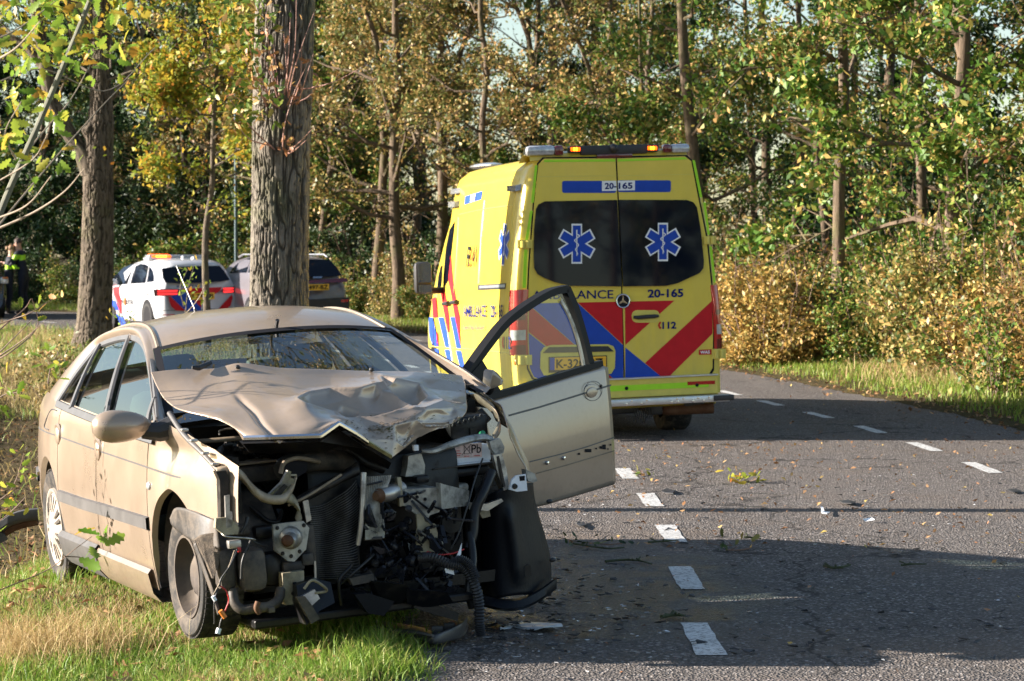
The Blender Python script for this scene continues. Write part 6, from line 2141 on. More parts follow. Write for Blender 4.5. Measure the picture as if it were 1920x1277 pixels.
for k in range(tg.shape[0]):
    f = k / (tg.shape[0] - 1)
    for j, u in enumerate(np.linspace(-1, 1, 22)):
        q = 1 - abs(u) ** 2.2
        tg[k, j, 1] += 0.06 * q * (1 - f); tg[k, j, 2] += 0.05 * q * f + .01 * q
MB().grid(tg[3:]).build('rear_window', M['screen'], car, smooth=80)
mm = MB().grid(tg[:4])
rear_y = lambda u: 3.46 - 0.10 * abs(u) ** 3
P = [[tg[0, j] for j in range(22)]]
for z, dy in ((0.99, 0.0), (0.90, 0.05), (0.62, 0.07), (0.45, 0.08), (0.30, 0.04)):
    row = []
    for u in np.linspace(-1, 1, 22):
        h = hwS(3.40, z)
        row.append((h * -u * -1 * -1, rear_y(u) + dy * (1 - abs(u) ** 4), z))
    P.append(row)
mm.grid(np.array(P))
mm.build('tailgate', M['beige'], car, smooth=60)
mm = MB()
for s in (-1, 1):
    P = []
    for z in np.linspace(0.62, 0.92, 6):
        P.append([(s * (hwS(y, z) + .006), y, z) for y in (3.30, 3.38, 3.45, 3.47)])
    MB().grid(np.array(P)).build('tail_lamp', M['lens_red'], car, smooth=60)
# handles, filler flap, side repeater
for x, y in ((110, 817), (185, 846)):
    p = fk(x, y)
    c = np.array(skin(p[1], p[2], 0.0))
    h = MB().lathe([(0.066, -0.006), (0.060, 0.006), (0.048, 0.000), (0.0, -0.012)], c, (-1, 0, -0.08), 26)
    ho = h.build('handle_cup', M['beige'], car, smooth=60)
    MB().ell(c + np.array([-0.006, 0.0, 0.0]), (0.012, 0.042, 0.046), 14, 10).build('door_handle', M['beige'], ho)
mm = MB()
fl_ = [fk(*p) for p in ((85, 806), (93, 768), (108, 768), (102, 774))]
q = spline([np.array(skin(p[1], p[2], .002)) for p in [fk(*t) for t in ((92, 806), (84, 801), (88, 785), (97, 768), (107, 770))]], 20)
MB().tube(q, 0.003, 4).build('filler_flap_gap', M['win_trim'], car)
p = fk(280, 911)
MB().ell(skin(p[1], p[2], 0.002), (0.012, 0.028, 0.019), 12, 8).build('side_repeater', M['lens_clear'], car)
# passenger mirror
pm = CF.hits(222, 797, lambda a, b: -0.99, -0.99)
mm = MB()
th = np.linspace(0, 2 * math.pi, 26, endpoint=False)
rows = []
for t in np.linspace(0, 1, 14):
    # from the outer cap to the stalk, fat outside, thin inside
    x = -0.115 + 0.25 * t
    r1 = 0.092 * math.sin(math.pi * min(0.98, 0.03 + 0.55 * t ** .6)) * (1 - .62 * sm((t - .45) / .55))
    r2 = r1 * 0.72
    b_ = max(0.02, 1 - (((t - .36) / .385) ** 2 if t < .36 else ((t - .36) / .66) ** 2)) ** .5
    r1 = 0.082 * b_; r2 = 0.064 * b_
    rows.append([(pm[0] + x, pm[1] + r1 * 0.8 * math.cos(a) * (0.62 if math.cos(a) > 0 else 1.0) - 0.02 * t, pm[2] + r2 * math.sin(a) * 1.12 - 0.012 * t) for a in th])
mm.grid(np.array(rows), cv=True)
k0 = mm.f and list(range(26))
mm.f.append(tuple(k0)); mm.m.append(0)
mo = mm.build('mirror', M['beige'], car, smooth=60)
MB().tube([(pm[0] + .10, pm[1] - .01, pm[2] - .035), (pm[0] + .17, pm[1] - .02, pm[2] - .045), (pm[0] + .235, pm[1] - .03, pm[2] - .03)], [0.035, 0.045, 0.055], 10).build('mirror_arm', M['black_plastic'], mo)
# wheels
def tyre_wheel(c, ax, r, w, cover=True):
    c = np.array(c, float); ax = unit(ax)
    t = MB().lathe([(r * .66, -w * .42), (r * .80, -w * .5), (r * .94, -w * .5), (r * .985, -w * .42), (r, -w * .25), (r, w * .25), (r * .985, w * .42), (r * .94, w * .5), (r * .80, w * .5), (r * .66, w * .42)], c, ax, 56)
    wo = t.build('wheel', M['tyre'], car, smooth=40)
    u = unit(np.cross(ax, [0, 0, 1])); v = np.cross(ax, u)
    mm = MB()
    for k in range(64):          # tread blocks
        a = 2 * math.pi * k / 64
        d = math.cos(a) * u + math.sin(a) * v; e2 = np.cross(ax, d)
        for s in (-.36, -.12, .12, .36):
            o = c + d * (r * (.992 if abs(s) < .3 else .985)) + ax * w * s
            P = [o + ax * w * .1 + e2 * .011, o + ax * w * .1 - e2 * .011, o - ax * w * .1 - e2 * .011, o - ax * w * .1 + e2 * .011]
            mm.prism(P, d * .006)
    tag(mm.build('tread', M['tyre'], wo, smooth=0), None, None, kind='stuff')
    R0 = r * .665
    if cover:
        mm = MB().lathe([(R0 * 1.02, w * .42), (R0 * 1.0, w * .50), (R0 * .93, w * .50), (R0 * .88, w * .44), (R0 * .35, w * .56), (R0 * .2, w * .58), (0, w * .57)], c, ax, 50)
        co = mm.build('hub_cover', M['hubcap'], wo, smooth=50)
        mm = MB()
        for k in range(7):
            a = 2 * math.pi * k / 7
            for b_ in (-0.16, 0.16):
                d = math.cos(a + b_) * u + math.sin(a + b_) * v; e2 = np.cross(ax, d)
                o = ax * w * .505
                P = [c + o + ax * .012 + d * R0 * .45 + e2 * .005, c + o + d * R0 * .84 + e2 * .010, c + o + d * R0 * .84 - e2 * .010, c + o + ax * .012 + d * R0 * .45 - e2 * .005]
                mm.prism(P, ax * .003)
        mm.build('cover_slots', M['dust_plastic'], co, smooth=0)
    else:
        mm = MB().lathe([(R0 * 1.03, w * .40), (R0 * 1.02, w * .47), (R0 * .95, w * .47), (R0 * .92, w * .30), (R0 * .84, w * .10), (R0 * .62, w * .02), (R0 * .55, w * .16), (R0 * .38, w * .26), (R0 * .2, w * .24), (0, w * .24)], c, ax, 50)
        co = mm.build('steel_rim', M['steel_rim'], wo, smooth=50)
        mm = MB()
        for k in range(10):
            a = 2 * math.pi * k / 10
            d = math.cos(a) * u + math.sin(a) * v
            mm.lathe([(.017, 0), (.012, .004), (0, .004)], c + d * R0 * .73 + ax * w * .075, ax, 10)
        mm.build('rim_holes', M['black_print'], co, smooth=0)
    return wo
M['hubcap'] = dusty('dusty_hub_cover', (0.34, 0.31, 0.27), (0.27, 0.21, 0.15), 0.5, 0.5, 0.2, 6)
M['steel_rim'] = dusty('dusty_steel_rim', (0.07, 0.06, 0.055), (0.15, 0.12, 0.09), 0.6, 0.6, 0.3, 5)
hub = CF.hit(351, 1082, 0, -0.80)
a_ = R(3)
tyre_wheel((-0.720, hub[1] - .0, hub[2]), (-math.cos(a_), -math.sin(a_), 0.03), 0.264, 0.180, cover=False)
tyre_wheel((-0.715, 2.75, 0.31), (-1, 0, 0), 0.312, 0.20)
tyre_wheel((0.66, 0.42, 0.33), (1, 0, 0), 0.30, 0.20, cover=False)
tyre_wheel((0.715, 2.75, 0.31), (1, 0, 0), 0.312, 0.20)

# ---- cabin
dsh = MB()
P = []
for u in np.linspace(-1, 1, 15):
    P.append([(0.70 * u, 0.32 - .12 * (1 - u * u), 0.93), (0.68 * u, 0.55, 0.985 + .02 * math.cos(u * 3)), (0.68 * u, 0.85, 0.96), (0.68 * u, 0.92, 0.80), (0.68 * u, 0.9, 0.5)])
dsh.grid(np.array(P)); dsh.build('dashboard', M['dash'], car, smooth=50)
def seat(x, y):
    so = MB().box((x, y, 0.42), (0.50, 0.52, 0.20), bev=0.06).build('seat', M['seat'], car, smooth=50)
    a = R(-20); Mx = np.array([[1, 0, 0], [0, math.cos(a), -math.sin(a)], [0, math.sin(a), math.cos(a)]])
    MB().box((x, y + .32, 0.75), (0.48, 0.16, 0.62), M=Mx, bev=0.07).build('backrest', M['seat'], so, smooth=50)
    MB().box((x, y + .44, 1.13), (0.26, 0.10, 0.17), M=Mx, bev=0.045).tube([(x - .06, y + .41, 1.0), (x - .06, y + .43, 1.1)], .008, 6).tube([(x + .06, y + .41, 1.0), (x + .06, y + .43, 1.1)], .008, 6).build('headrest', M['seat'], so, smooth=50)
seat(-0.36, 1.25); seat(0.36, 1.30)
rb = MB().box((0, 2.35, 0.50), (1.25, 0.5, 0.2), bev=0.06).box((0, 2.62, 0.78), (1.25, 0.15, 0.5), bev=0.06).build('rear_bench', M['seat'], car, smooth=50)
for x in (-.4, .4):
    MB().box((x, 2.64, 1.06), (0.24, 0.09, 0.13), bev=0.04).build('headrest', M['seat'], rb)
MB().tube([(0.36 + 0.185 * math.cos(a), 0.98 - .06 * math.sin(a), 0.93 + 0.17 * math.sin(a)) for a in np.linspace(0, 6.283, 28, endpoint=False)], 0.015, 8, closed=True).box((0.36, 0.97, 0.92), (0.15, 0.05, 0.12), bev=0.02).tube([(0.36, .97, .92), (.36, .7, .85)], .03, 8).build('steering_wheel', M['dash'], car)
MB().box((-0.02, 1.05, 1.285), (0.24, 0.03, 0.065), bev=0.02).tube([(0, 1.05, 1.3), (0, 1.0, 1.36)], .01, 6).build('rear_view_mirror', M['black_plastic'], car)
# wiper stub and roof aerial
pw = CF.hit(322, 682, 1, 0.42)
MB().tube([CF.hit(360, 689, 1, .30), CF.hit(372, 690, 1, .30), CF.hit(395, 680, 1, .36)], [0.008, 0.014, 0.010], 6).build('wiper', M['black_plastic'], car)
ra = CF.hit(370, 591, 1, 2.1)
rb_ = CF.hit(331, 499, 1, 2.45)
an = MB().tube([ra - [0, 0, .02], ra + (rb_ - ra) * .12], [0.011, 0.007], 8).build('aerial', M['black_plastic'], car)
MB().tube([ra + (rb_ - ra) * .1, rb_], [0.0035, 0.0025], 6).build('aerial_rod', M['alu_tube'], an)

# ---- bonnet: buckled sheet through a cage of points (photo x, photo y, local y)
cage = [
    [(283, 698, .38), (330, 693, .36), (400, 691, .34), (450, 681, .30), (530, 690, .26), (620, 693, .26), (700, 696, .28), (780, 697, .32), (830, 700, .37), (866, 704, .44)],
    [(293, 722, .30), (345, 714, .27), (410, 706, .25), (460, 700, .22), (535, 704, .18), (620, 708, .18), (700, 708, .17), (765, 706, .20), (822, 712, .26), (872, 718, .34)],
    [(306, 745, .20), (362, 740, .13), (415, 732, .10), (470, 724, .07), (545, 724, .04), (620, 728, .04), (690, 722, .00), (738, 714, .06), (800, 728, .12), (874, 736, .24)],
    [(326, 762, .08), (382, 760, .00), (430, 754, -.05), (490, 746, -.08), (555, 742, -.10), (610, 745, -.10), (672, 735, -.06), (740, 735, .02), (818, 742, .00), (875, 752, .12)],
    [(350, 771, -.05), (400, 774, -.16), (450, 774, -.20), (510, 766, -.22), (565, 752, -.22), (622, 764, -.16), (690, 752, -.12), (765, 758, -.10), (832, 750, -.08), (876, 764, .02)],
    [(392, 781, -.18), (425, 790, -.28), (465, 794, -.34), (520, 788, -.36), (580, 774, -.36), (630, 780, -.28), (672, 782, -.26), (716, 776, -.26), (800, 762, -.24), (874, 774, -.06)],
    [(430, 796, -.30), (446, 806, -.38), (480, 809, -.45), (535, 806, -.46), (595, 793, -.46), (640, 788, -.40), (690, 806, -.36), (728, 800, -.36), (792, 785, -.30), (868, 782, -.10)],
    [(444, 808, -.34), (460, 818, -.44), (490, 819, -.50), (540, 816, -.51), (590, 810, -.51), (634, 790, -.46), (690, 822, -.42), (738, 824, -.38), (785, 800, -.30), (850, 795, -.14)],
    [(455, 825, -.37), (470, 824, -.46), (500, 823, -.52), (550, 822, -.53), (600, 821, -.53), (636, 797, -.48), (690, 834, -.43), (736, 857, -.40), (786, 818, -.28), (836, 802, -.18)],
]
C3 = np.array([[CF.hit(x, y, 1, yl) for x, y, yl in row] for row in cage])
def surf(C, nu, nv):
    A = np.array([spline(r, nv) for r in C])
    return np.stack([spline(A[:, j], nu) for j in range(nv)], 1)
B = surf(C3, 190, 270)
# sheet metal folds along lines: mix the smooth cage with its flat facets, most at the struck side
def facets(C, nu, nv):
    A = np.array([[[np.interp(t, np.arange(C.shape[1]), r[:, k]) for k in range(3)] for t in np.linspace(0, C.shape[1] - 1, nv)] for r in C])
    return np.array([[[np.interp(t, np.arange(C.shape[0]), A[:, j, k]) for k in range(3)] for j in range(nv)] for t in np.linspace(0, C.shape[0] - 1, nu)])
wf = 0.15 + 0.75 * sm((np.linspace(0, 1, 270) - 0.42) / 0.2)[None, :, None]
B = B * (1 - wf) + facets(C3, 190, 270) * wf
# small creases of crumpled sheet, strongest at the struck corner
uu = np.linspace(0, 1, 190)[:, None]; vv = np.linspace(0, 1, 270)[None, :]
amp = 0.0008 + 0.007 * sm((vv - 0.62) / 0.25) * sm((uu - 0.30) / 0.4)
fold = np.abs(noise3(uu * 6.5 + 1.0, vv * 8.0, 2.2)) * 1.6 - 0.6 + 0.5 * (np.abs(noise3(uu * 13, vv * 15, 8.0)) * 1.5 - .5)
B[..., 2] += amp * fold * (1 - 0.0 * uu)
B[..., 1] -= amp * 0.6 * fold
# deep dents with sharp rims, hammered in by the tree
def dent(poly, d0, soft, lift=0.0):
    pix = np.empty(B.shape[:2] + (2,))
    W = (B.reshape(-1, 3) @ CF.R.T + CF.o - EYE)
    c, s_ = math.cos(PITCH), math.sin(PITCH)
    fw = W[:, 1] * c - W[:, 2] * s_; up = W[:, 1] * s_ + W[:, 2] * c
    X = 960 + FOC * W[:, 0] / fw; Y = 638.5 - FOC * up / fw
    Q = np.array(poly, float)
    ins = np.zeros(len(X), bool); dist = np.full(len(X), 1e9)
    for i in range(len(Q)):
        a, b = Q[i], Q[(i + 1) % len(Q)]
        cr = ((a[1] > Y) != (b[1] > Y)) & (X < (b[0] - a[0]) * (Y - a[1]) / (b[1] - a[1] + 1e-9) + a[0])
        ins ^= cr
        e = b - a; t = np.clip(((X - a[0]) * e[0] + (Y - a[1]) * e[1]) / (e @ e), 0, 1)
        dist = np.minimum(dist, np.hypot(X - a[0] - t * e[0], Y - a[1] - t * e[1]))
    k = np.where(ins, -d0 * (1 - np.exp(-dist / soft)), lift * np.exp(-dist / 5.0)).reshape(B.shape[:2])
    for _ in range(3):
        k[1:-1, 1:-1] = (k[1:-1, 1:-1] * 2 + k[:-2, 1:-1] + k[2:, 1:-1] + k[1:-1, :-2] + k[1:-1, 2:]) / 6
    B[..., 2] += k
    B[..., 1] += 0.6 * np.abs(k) * np.sign(d0) * (k < 0)
dent([(560, 748), (580, 738), (620, 731), (680, 729), (705, 722), (716, 736), (752, 750), (770, 762), (740, 772), (700, 782), (670, 783), (635, 776), (600, 765), (575, 757)], 0.045, 9, 0.010)
dent([(716, 708), (735, 712), (785, 722), (800, 745), (778, 764), (750, 748), (728, 728)], 0.040, 7, 0.012)
dent([(640, 760), (672, 770), (668, 782), (650, 783), (634, 774)], 0.018, 4, 0.004)
dent([(800, 770), (850, 765), (862, 782), (835, 798), (795, 800), (780, 785)], 0.022, 6, 0.006)
dent([(740, 800), (770, 790), (775, 815), (756, 838), (742, 825)], 0.025, 5, 0.008)
# pressed ridge line of the bonnet
rid = np.exp(-((vv - (0.26 + 0.02 * uu)) / 0.012) ** 2)
B[..., 2] -= 0.016 * rid * sm((uu - .25) / .2)
hood = MB().grid(B).build('bonnet', M['beige'], car, smooth=38, solid=0.006)
# chrome strip on its leading edge
L = np.array([CF.hit(x, y, 1, yl - .012) for x, y, yl in ((455, 823, -.42), (500, 822, -.52), (550, 820.5, -.53), (601, 819, -.53), (635, 795, -.48), (668, 814, -.45), (690, 829, -.43))])
P = []
for p in poly_resample(L, 60):
    P.append([p + [0, 0, .014], p + [0, -.012, .006], p + [0, -.012, -.004], p + [0, .004, -.012]])
MB().grid(np.array(P)).build('chrome_strip', M['chrome'], hood, smooth=40)
L2 = np.array([CF.hit(x, y, 1, yl - .010) for x, y, yl in ((690, 829, -.43), (712, 843, -.42), (734, 856, -.41))])
P = [[p + [0, 0, .012], p + [0, -.010, .004], p + [0, .002, -.010]] for p in poly_resample(L2, 16)]
MB().grid(np.array(P)).build('chrome_strip', plain('scraped_edge', (0.45, 0.40, 0.20), 0.4, 0.5, var=0.4, scale=40), hood, smooth=40)
# stiffener under the bonnet
P = [(455, 832, -.32), (600, 828, -.43), (636, 806, -.38), (690, 842, -.33), (734, 868, -.30), (728, 880, -.20), (690, 858, -.22), (640, 836, -.26), (600, 850, -.28), (470, 850, -.2)]
MB().prism([CF.hit(*p[:2], 1, p[2]) for p in P], (0, .05, .01)).build('bonnet_frame', M['dark_metal'], hood, smooth=0)
for x, y in ((446, 691.5), (697, 696)):
    p = CF.hit(x, y, 1, .27)
    MB().ell(p + [0, 0, .008], (.012, .012, .010), 10, 8).build('washer_jet', M['black_plastic'], hood)
# bark and moss rubbed into the struck corner
P = []
rg = np.random.RandomState(4)
mm = MB()
for k in range(220):
    i = int(np.clip(rg.normal(149, 11), 2, 186)); j = int(np.clip(rg.normal(209, 24), 3, 266))
    if rg.rand() < .5:
        i = int(np.clip(rg.normal(140 - (j - 209) * .15, 2.6), 2, 186))
    p = B[i, j]; e1 = unit(B[i, j + 1] - B[i, j - 1]); e2 = unit(B[i + 1, j] - B[i - 1, j]); n_ = unit(np.cross(e2, e1)); n_ = n_ if n_[2] > 0 else -n_
    l, w = rg.uniform(.002, .009), rg.uniform(.001, .0035)
    c = p + n_ * .003
    mm.add([c - e1 * l, c + e2 * w + n_ * .003, c + e1 * l, c - e2 * w], [(0, 1, 2, 3)])
tag(mm.build('bark_smears', plain('bark_smear', (0.10, 0.09, 0.035), 0.9, var=0.4), hood, smooth=0), None, None, kind='stuff')

# ---- engine bay, each piece behind the torn front
def fr(x, y, yl):
    return CF.hit(x, y, 1, yl)
def plate(name, px, yl, th, mat, parent=car, tilt=0.0, smooth=25, warp=0.0):
    """bent sheet: outline in the photograph at local depth yl (+tilt per pixel row)"""
    y0 = sum(p[1] for p in px) / len(px); x0 = sum(p[0] for p in px) / len(px)
    P = [fr(x, y, yl + tilt * (y - y0) + warp * (x - x0)) for x, y in px]
    return MB().prism(P, (0, th, 0)).build(name, M[mat], parent, smooth=0)
def fbox(name, x0, y0, x1, y1, yl, th, mat, parent=car, bev=0.01, rot=None):
    a, b = fr(x0, y1, yl), fr(x1, y0, yl)
    c = (a + b) / 2 + np.array([0, th / 2, 0])
    return MB().box(c, (abs(b[0] - a[0]), th, abs(b[2] - a[2])), M=rot, bev=bev).build(name, M[mat], parent)
def ftube(name, px, r, mat, parent=car, n=30, ns=10, rib=0.0):
    q = spline([fr(*p) for p in px], n)
    rad = np.full(n, r) if np.isscalar(r) else np.interp(np.linspace(0, 1, n), np.linspace(0, 1, len(r)), r)
    if rib:
        rad = rad * (1 + rib * (np.arange(n) % 2))
    return MB().tube(q, rad, ns).build(name, M[mat], parent, smooth=30 if rib else 50)
# bulkhead and shadowed sides
MB().box((0.0, 0.36, 0.60), (1.46, 0.04, 0.80)).build('bulkhead', M['engine_black'], car, smooth=0)
MB().box((-0.60, 0.05, 0.62), (0.03, 0.60, 0.40)).build('inner_wing', M['dark_metal'], car, smooth=0)
MB().box((0.60, 0.20, 0.62), (0.03, 0.30, 0.40)).build('inner_wing', M['dark_metal'], car, smooth=0)
MB().box((-0.05, 0.12, 0.24), (0.95, 0.45, 0.05)).build('subframe', M['engine_black'], car, smooth=0)
MB().box((-0.12, -0.06, 0.13), (1.0, 0.74, 0.04), bev=.01).build('added_shade_tray', M['engine_black'], car, smooth=0)  # tray added to keep the ground under the nose in shade
eb = MB().box((0.10, 0.08, 0.52), (0.72, 0.42, 0.50), bev=0.04).box((0.02, 0.02, 0.80), (0.5, 0.3, 0.12), bev=0.03).build('engine_block', M['engine_black'], car)
# wing rail and seals on the sunlit side
ftube('wing_rail', [(318, 775, .05), (345, 815, -.15), (380, 850, -.35), (408, 880, -.50)], 0.012, 'grey_trim')
plate('wing_flange', [(338, 803), (352, 806), (392, 850), (425, 884), (412, 884), (372, 846)], -.25, .01, 'dark_metal', tilt=-.003)
for (x, y) in ((345, 806), (362, 826), (384, 850), (402, 870)):
    p = fr(x, y, -.20 - .0038 * (y - 790))
    MB().box(p, (0.03, 0.045, 0.012), bev=.003).build('wing_clip', M['alu_tube'], car)
plate('headlamp_edge', [(405, 884), (424, 882), (430, 900), (427, 972), (414, 972), (412, 900)], -.58, .05, 'dark_metal')
plate('lamp_bracket', [(422, 930), (431, 928), (431, 958), (436, 960), (436, 988), (424, 990)], -.60, .02, 'alu_tube')
plate('lamp_bracket', [(438, 930), (445, 928), (447, 985), (440, 988)], -.55, .02, 'alu_tube')
plate('wing_lower_bracket', [(405, 972), (424, 970), (440, 978), (449, 990), (446, 1002), (420, 1003), (404, 990)], -.60, .03, 'beige_metal')
# air box and intake horn
fbox('air_box', 430, 868, 532, 912, -.12, .30, 'dust_plastic', bev=.02)
fbox('air_box_lid', 428, 862, 520, 876, -.10, .28, 'tan_metal', bev=.02)
ftube('intake_horn', [(532, 885, -.25), (545, 872, -.22), (590, 862, -.20), (640, 866, -.15), (680, 880, -.05)], [0.05, 0.052, 0.05, 0.045, 0.03], 'dust_plastic', ns=14)
plate('horn_mouth', [(530, 872), (545, 864), (572, 862), (577, 870), (575, 884), (560, 894), (536, 894)], -.30, .03, 'black_print')
ftube('horn_rim', [(526, 888, -.31), (533, 868, -.31), (556, 859, -.31), (580, 862, -.31), (598, 866, -.25)], 0.010, 'tan_metal')
ftube('support_bar', [(372, 828, .0), (450, 822, -.06), (520, 818, -.08), (610, 824, -.06)], 0.011, 'tan_metal')
ftube('stay_wire', [(412, 815, -.05), (413, 807, -.05), (440, 803, -.06), (455, 802, -.06)], 0.004, 'alu_tube')
for (x, y, r) in ((432, 858, 34), (470, 850, 14), (505, 848, 18), (560, 845, 12), (600, 838, 16)):
    p = fr(x, y, .10)
    MB().ell(p, (r / 430, r / 430, r / 520), 14, 10).build('engine_cap', M['engine_black'], car)
# twisted slam panel
def ribbon(name, px, w, mat, twist=0.0, th=0.006, n=50, parent=car):
    q = spline([fr(*p[:3]) for p in px], n)
    ws = np.interp(np.linspace(0, 1, n), np.linspace(0, 1, len(px)), [p[3] if len(p) > 3 else w for p in px])
    P = []
    for i, p in enumerate(q):
        a = twist * i / n
        d = np.array([0, math.sin(a) * .9, math.cos(a)])
        P.append([p - d * ws[i] * .5, p - d * ws[i] * .2 + [0, -.012, 0], p + d * ws[i] * .2 + [0, -.012, 0], p + d * ws[i] * .5])
    return MB().grid(np.array(P)).build(name, M[mat], parent, smooth=50, solid=th)
ribbon('slam_panel', [(404, 884, -.54, .03), (420, 883, -.55, .042), (444, 886, -.55, .046), (458, 897, -.55, .05), (472, 915, -.55, .05), (490, 930, -.55, .045), (512, 937, -.54, .04), (534, 934, -.53, .04), (548, 915, -.50, .034), (555, 895, -.48, .03)], .045, 'slam', 0.0)
plate('torn_latch', [(502, 930), (528, 905), (540, 882), (546, 884), (545, 896), (553, 898), (550, 912), (534, 935), (518, 938)], -.50, .03, 'bare_metal', tilt=.002)
plate('latch_tongue', [(512, 930), (534, 908), (540, 912), (522, 934)], -.515, .015, 'engine_black')
plate('torn_latch', [(540, 890), (556, 889), (557, 892), (540, 893)], -.50, .02, 'beige_metal')
ribbon('slam_stay', [(535, 930, -.44, .05), (552, 940, -.42, .055), (562, 960, -.42, .05), (556, 980, -.42, .04)], .05, 'beige_metal', 0.4)
# radiator: hundreds of wavy fins
rad = MB().prism([fr(578, 938, -.32), fr(668, 886, -.30), fr(676, 1086, -.30), fr(592, 1088, -.34)], (0, .03, 0)).build('radiator', M['dark_metal'], car, smooth=0)
mm = MB()
def radpt(u, v, d):
    # u across, v down
    x0, x1 = 574 + 20 * v, 668 + 8 * v
    ytop = 950 - 60 * u ** 1.2
    ybot = 1088
    y = ytop + (ybot - ytop) * v
    # crash waves: fins sag in the middle and climb to the right
    y += 16 * math.sin(u * 3.1) * (1 - v) * 0.9 + 22 * math.sin((u - .55) * 5) * max(0, u - .45) * (1 - v * .6)
    x = x0 + (x1 - x0) * u + 3 * math.sin(v * 7)
    return fr(x, y, -.345 - d + .03 * math.sin(u * 5 + v * 2) + .02 * math.sin(u * 14) * max(0, u - .5))
nf = 36
for i in range(nf):
    v0 = i / nf
    R_, R2_ = [], []
    for u in np.linspace(0, 1, 22):
        a = radpt(u, v0, 0.014); b = radpt(u, v0 + .22 / nf, 0.014); c = radpt(u, v0 + .36 / nf, -0.002)
        R_.append([radpt(u, v0 - .05 / nf, -.002), a, b, c])
    mm.grid(np.array(R_))
tag(mm.build('cooling_fins', dusty('radiator_fin', (0.17, 0.17, 0.175), (0.035, 0.03, 0.025), 0.75, 0.4, 0.2, 10), rad, smooth=30), None, None, kind='stuff')
MB().grid(np.array([[radpt(u, v, -.006) for u in np.linspace(0, 1, 12)] for v in np.linspace(0, 1, 12)])).build('radiator_core', M['engine_black'], rad, smooth=60)
ribbon('radiator_top_bar', [(548, 945, -.38, .04), (590, 922, -.38, .045), (640, 896, -.36, .045), (672, 878, -.34, .06)], .045, 'dark_metal', .3, parent=rad)
ftube('radiator_top_hose', [(540, 948, -.40), (580, 928, -.40), (640, 890, -.38)], 0.006, 'tan_metal', rad)
plate('radiator_end', [(568, 940), (578, 937), (584, 975), (575, 980)], -.40, .02, 'alu_tube', rad)
plate('radiator_seam', [(589, 1052), (592.5, 1052), (594, 1092), (590.5, 1092)], -.40, .02, 'alu_tube', rad)
ftube('silver_pipe', [(682, 886, -.40), (680, 930, -.41), (677, 980, -.41), (671, 1022, -.40)], [0.013, .012, .012, .011], 'alu_tube', ns=12)
# crushed condenser beside it
con = MB().prism([fr(686, 895, -.36), fr(728, 890, -.34), (fr(712, 1012, -.34)), fr(684, 1012, -.36)], (0, .03, 0)).build('condenser', M['dark_metal'], car, smooth=0)
mm = MB()
for i in range(14):
    u = i / 13
    L = [fr(686 + 42 * u - 14 * u * v + 5 * math.sin(v * 6 + u * 2) * u, 894 - 3 * u + 118 * v, -.385 + .015 * math.sin(v * 5 + u * 4)) for v in np.linspace(0, 1, 14)]
    mm.tube(L, 0.0035, 5)
tag(mm.build('cooling_fins', M['bare_metal'], con), None, None, kind='stuff')
ftube('condenser_foot', [(682, 1011, -.38), (716, 1009, -.38)], 0.008, 'dust_plastic', con)
# compressor snout and pipe
ftube('metal_pipe', [(706, 930, -.40), (728, 925, -.38), (750, 916, -.30)], [0.026, 0.036, 0.034], 'alu_tube', ns=16)
p = fr(704, 931, -.42)
MB().lathe([(0, .0), (.018, .0), (.024, -.02), (.032, -.03)], p, (-.8, -.6, 0), 18).build('pipe_end', M['rust'], car)
# bent rail end on the right
cr = plate('crash_rail', [(748, 898), (752, 898), (758, 918), (822, 914), (826, 950), (790, 955), (754, 948)], -.34, .18, 'bare_metal')
plate('rail_lip', [(745, 895), (752, 895), (757, 948), (750, 950)], -.37, .03, 'beige_metal', cr)
plate('rail_side', [(826, 906), (832, 908), (880, 920), (878, 948), (828, 955)], -.30, .06, 'bare_metal', warp=.004)
for x, y in ((768, 934), (782, 932), (797, 936)):
    MB().lathe([(0, .004), (.007, .004), (.008, 0)], fr(x, y, -.342), (0, -1, 0), 10).build('rail_hole', M['black_print'], cr, smooth=0)
plate('torn_flange', [(764, 952), (800, 955), (826, 950), (824, 960), (806, 966), (800, 978), (794, 968), (780, 964)], -.35, .015, 'bare_metal')
br_ = plate('tow_bracket_plate', [(781, 964), (792, 962), (797, 978), (816, 982), (821, 1000), (818, 1036), (806, 1034), (798, 1040), (783, 1034), (779, 1010), (783, 990)], -.36, .012, 'beige_metal')
MB().lathe([(0, .003), (.014, .003), (.016, 0)], fr(800, 997, -.362), (0, -1, 0), 16).build('bracket_hole', M['black_print'], br_, smooth=0)
MB().lathe([(0, .003), (.005, .003)], fr(790, 1022, -.362), (0, -1, 0), 8).lathe([(0, .003), (.005, .003)], fr(808, 1024, -.362), (0, -1, 0), 8).build('bracket_hole', M['black_print'], br_, smooth=0)
MB().lathe([(.0, .05), (.05, .05), (.055, .0), (.05, -.02)], fr(836, 978, -.15), (0.2, -1, 0), 20).build('pulley', M['dark_metal'], car)
# bracket with strut between engine and battery
plate('engine_mount', [(766, 855), (790, 850), (797, 872), (796, 892), (760, 894), (764, 875)], -.20, .1, 'bare_metal')
fbox('mount_bush', 782, 890, 806, 908, -.26, .1, 'engine_black', bev=.012)
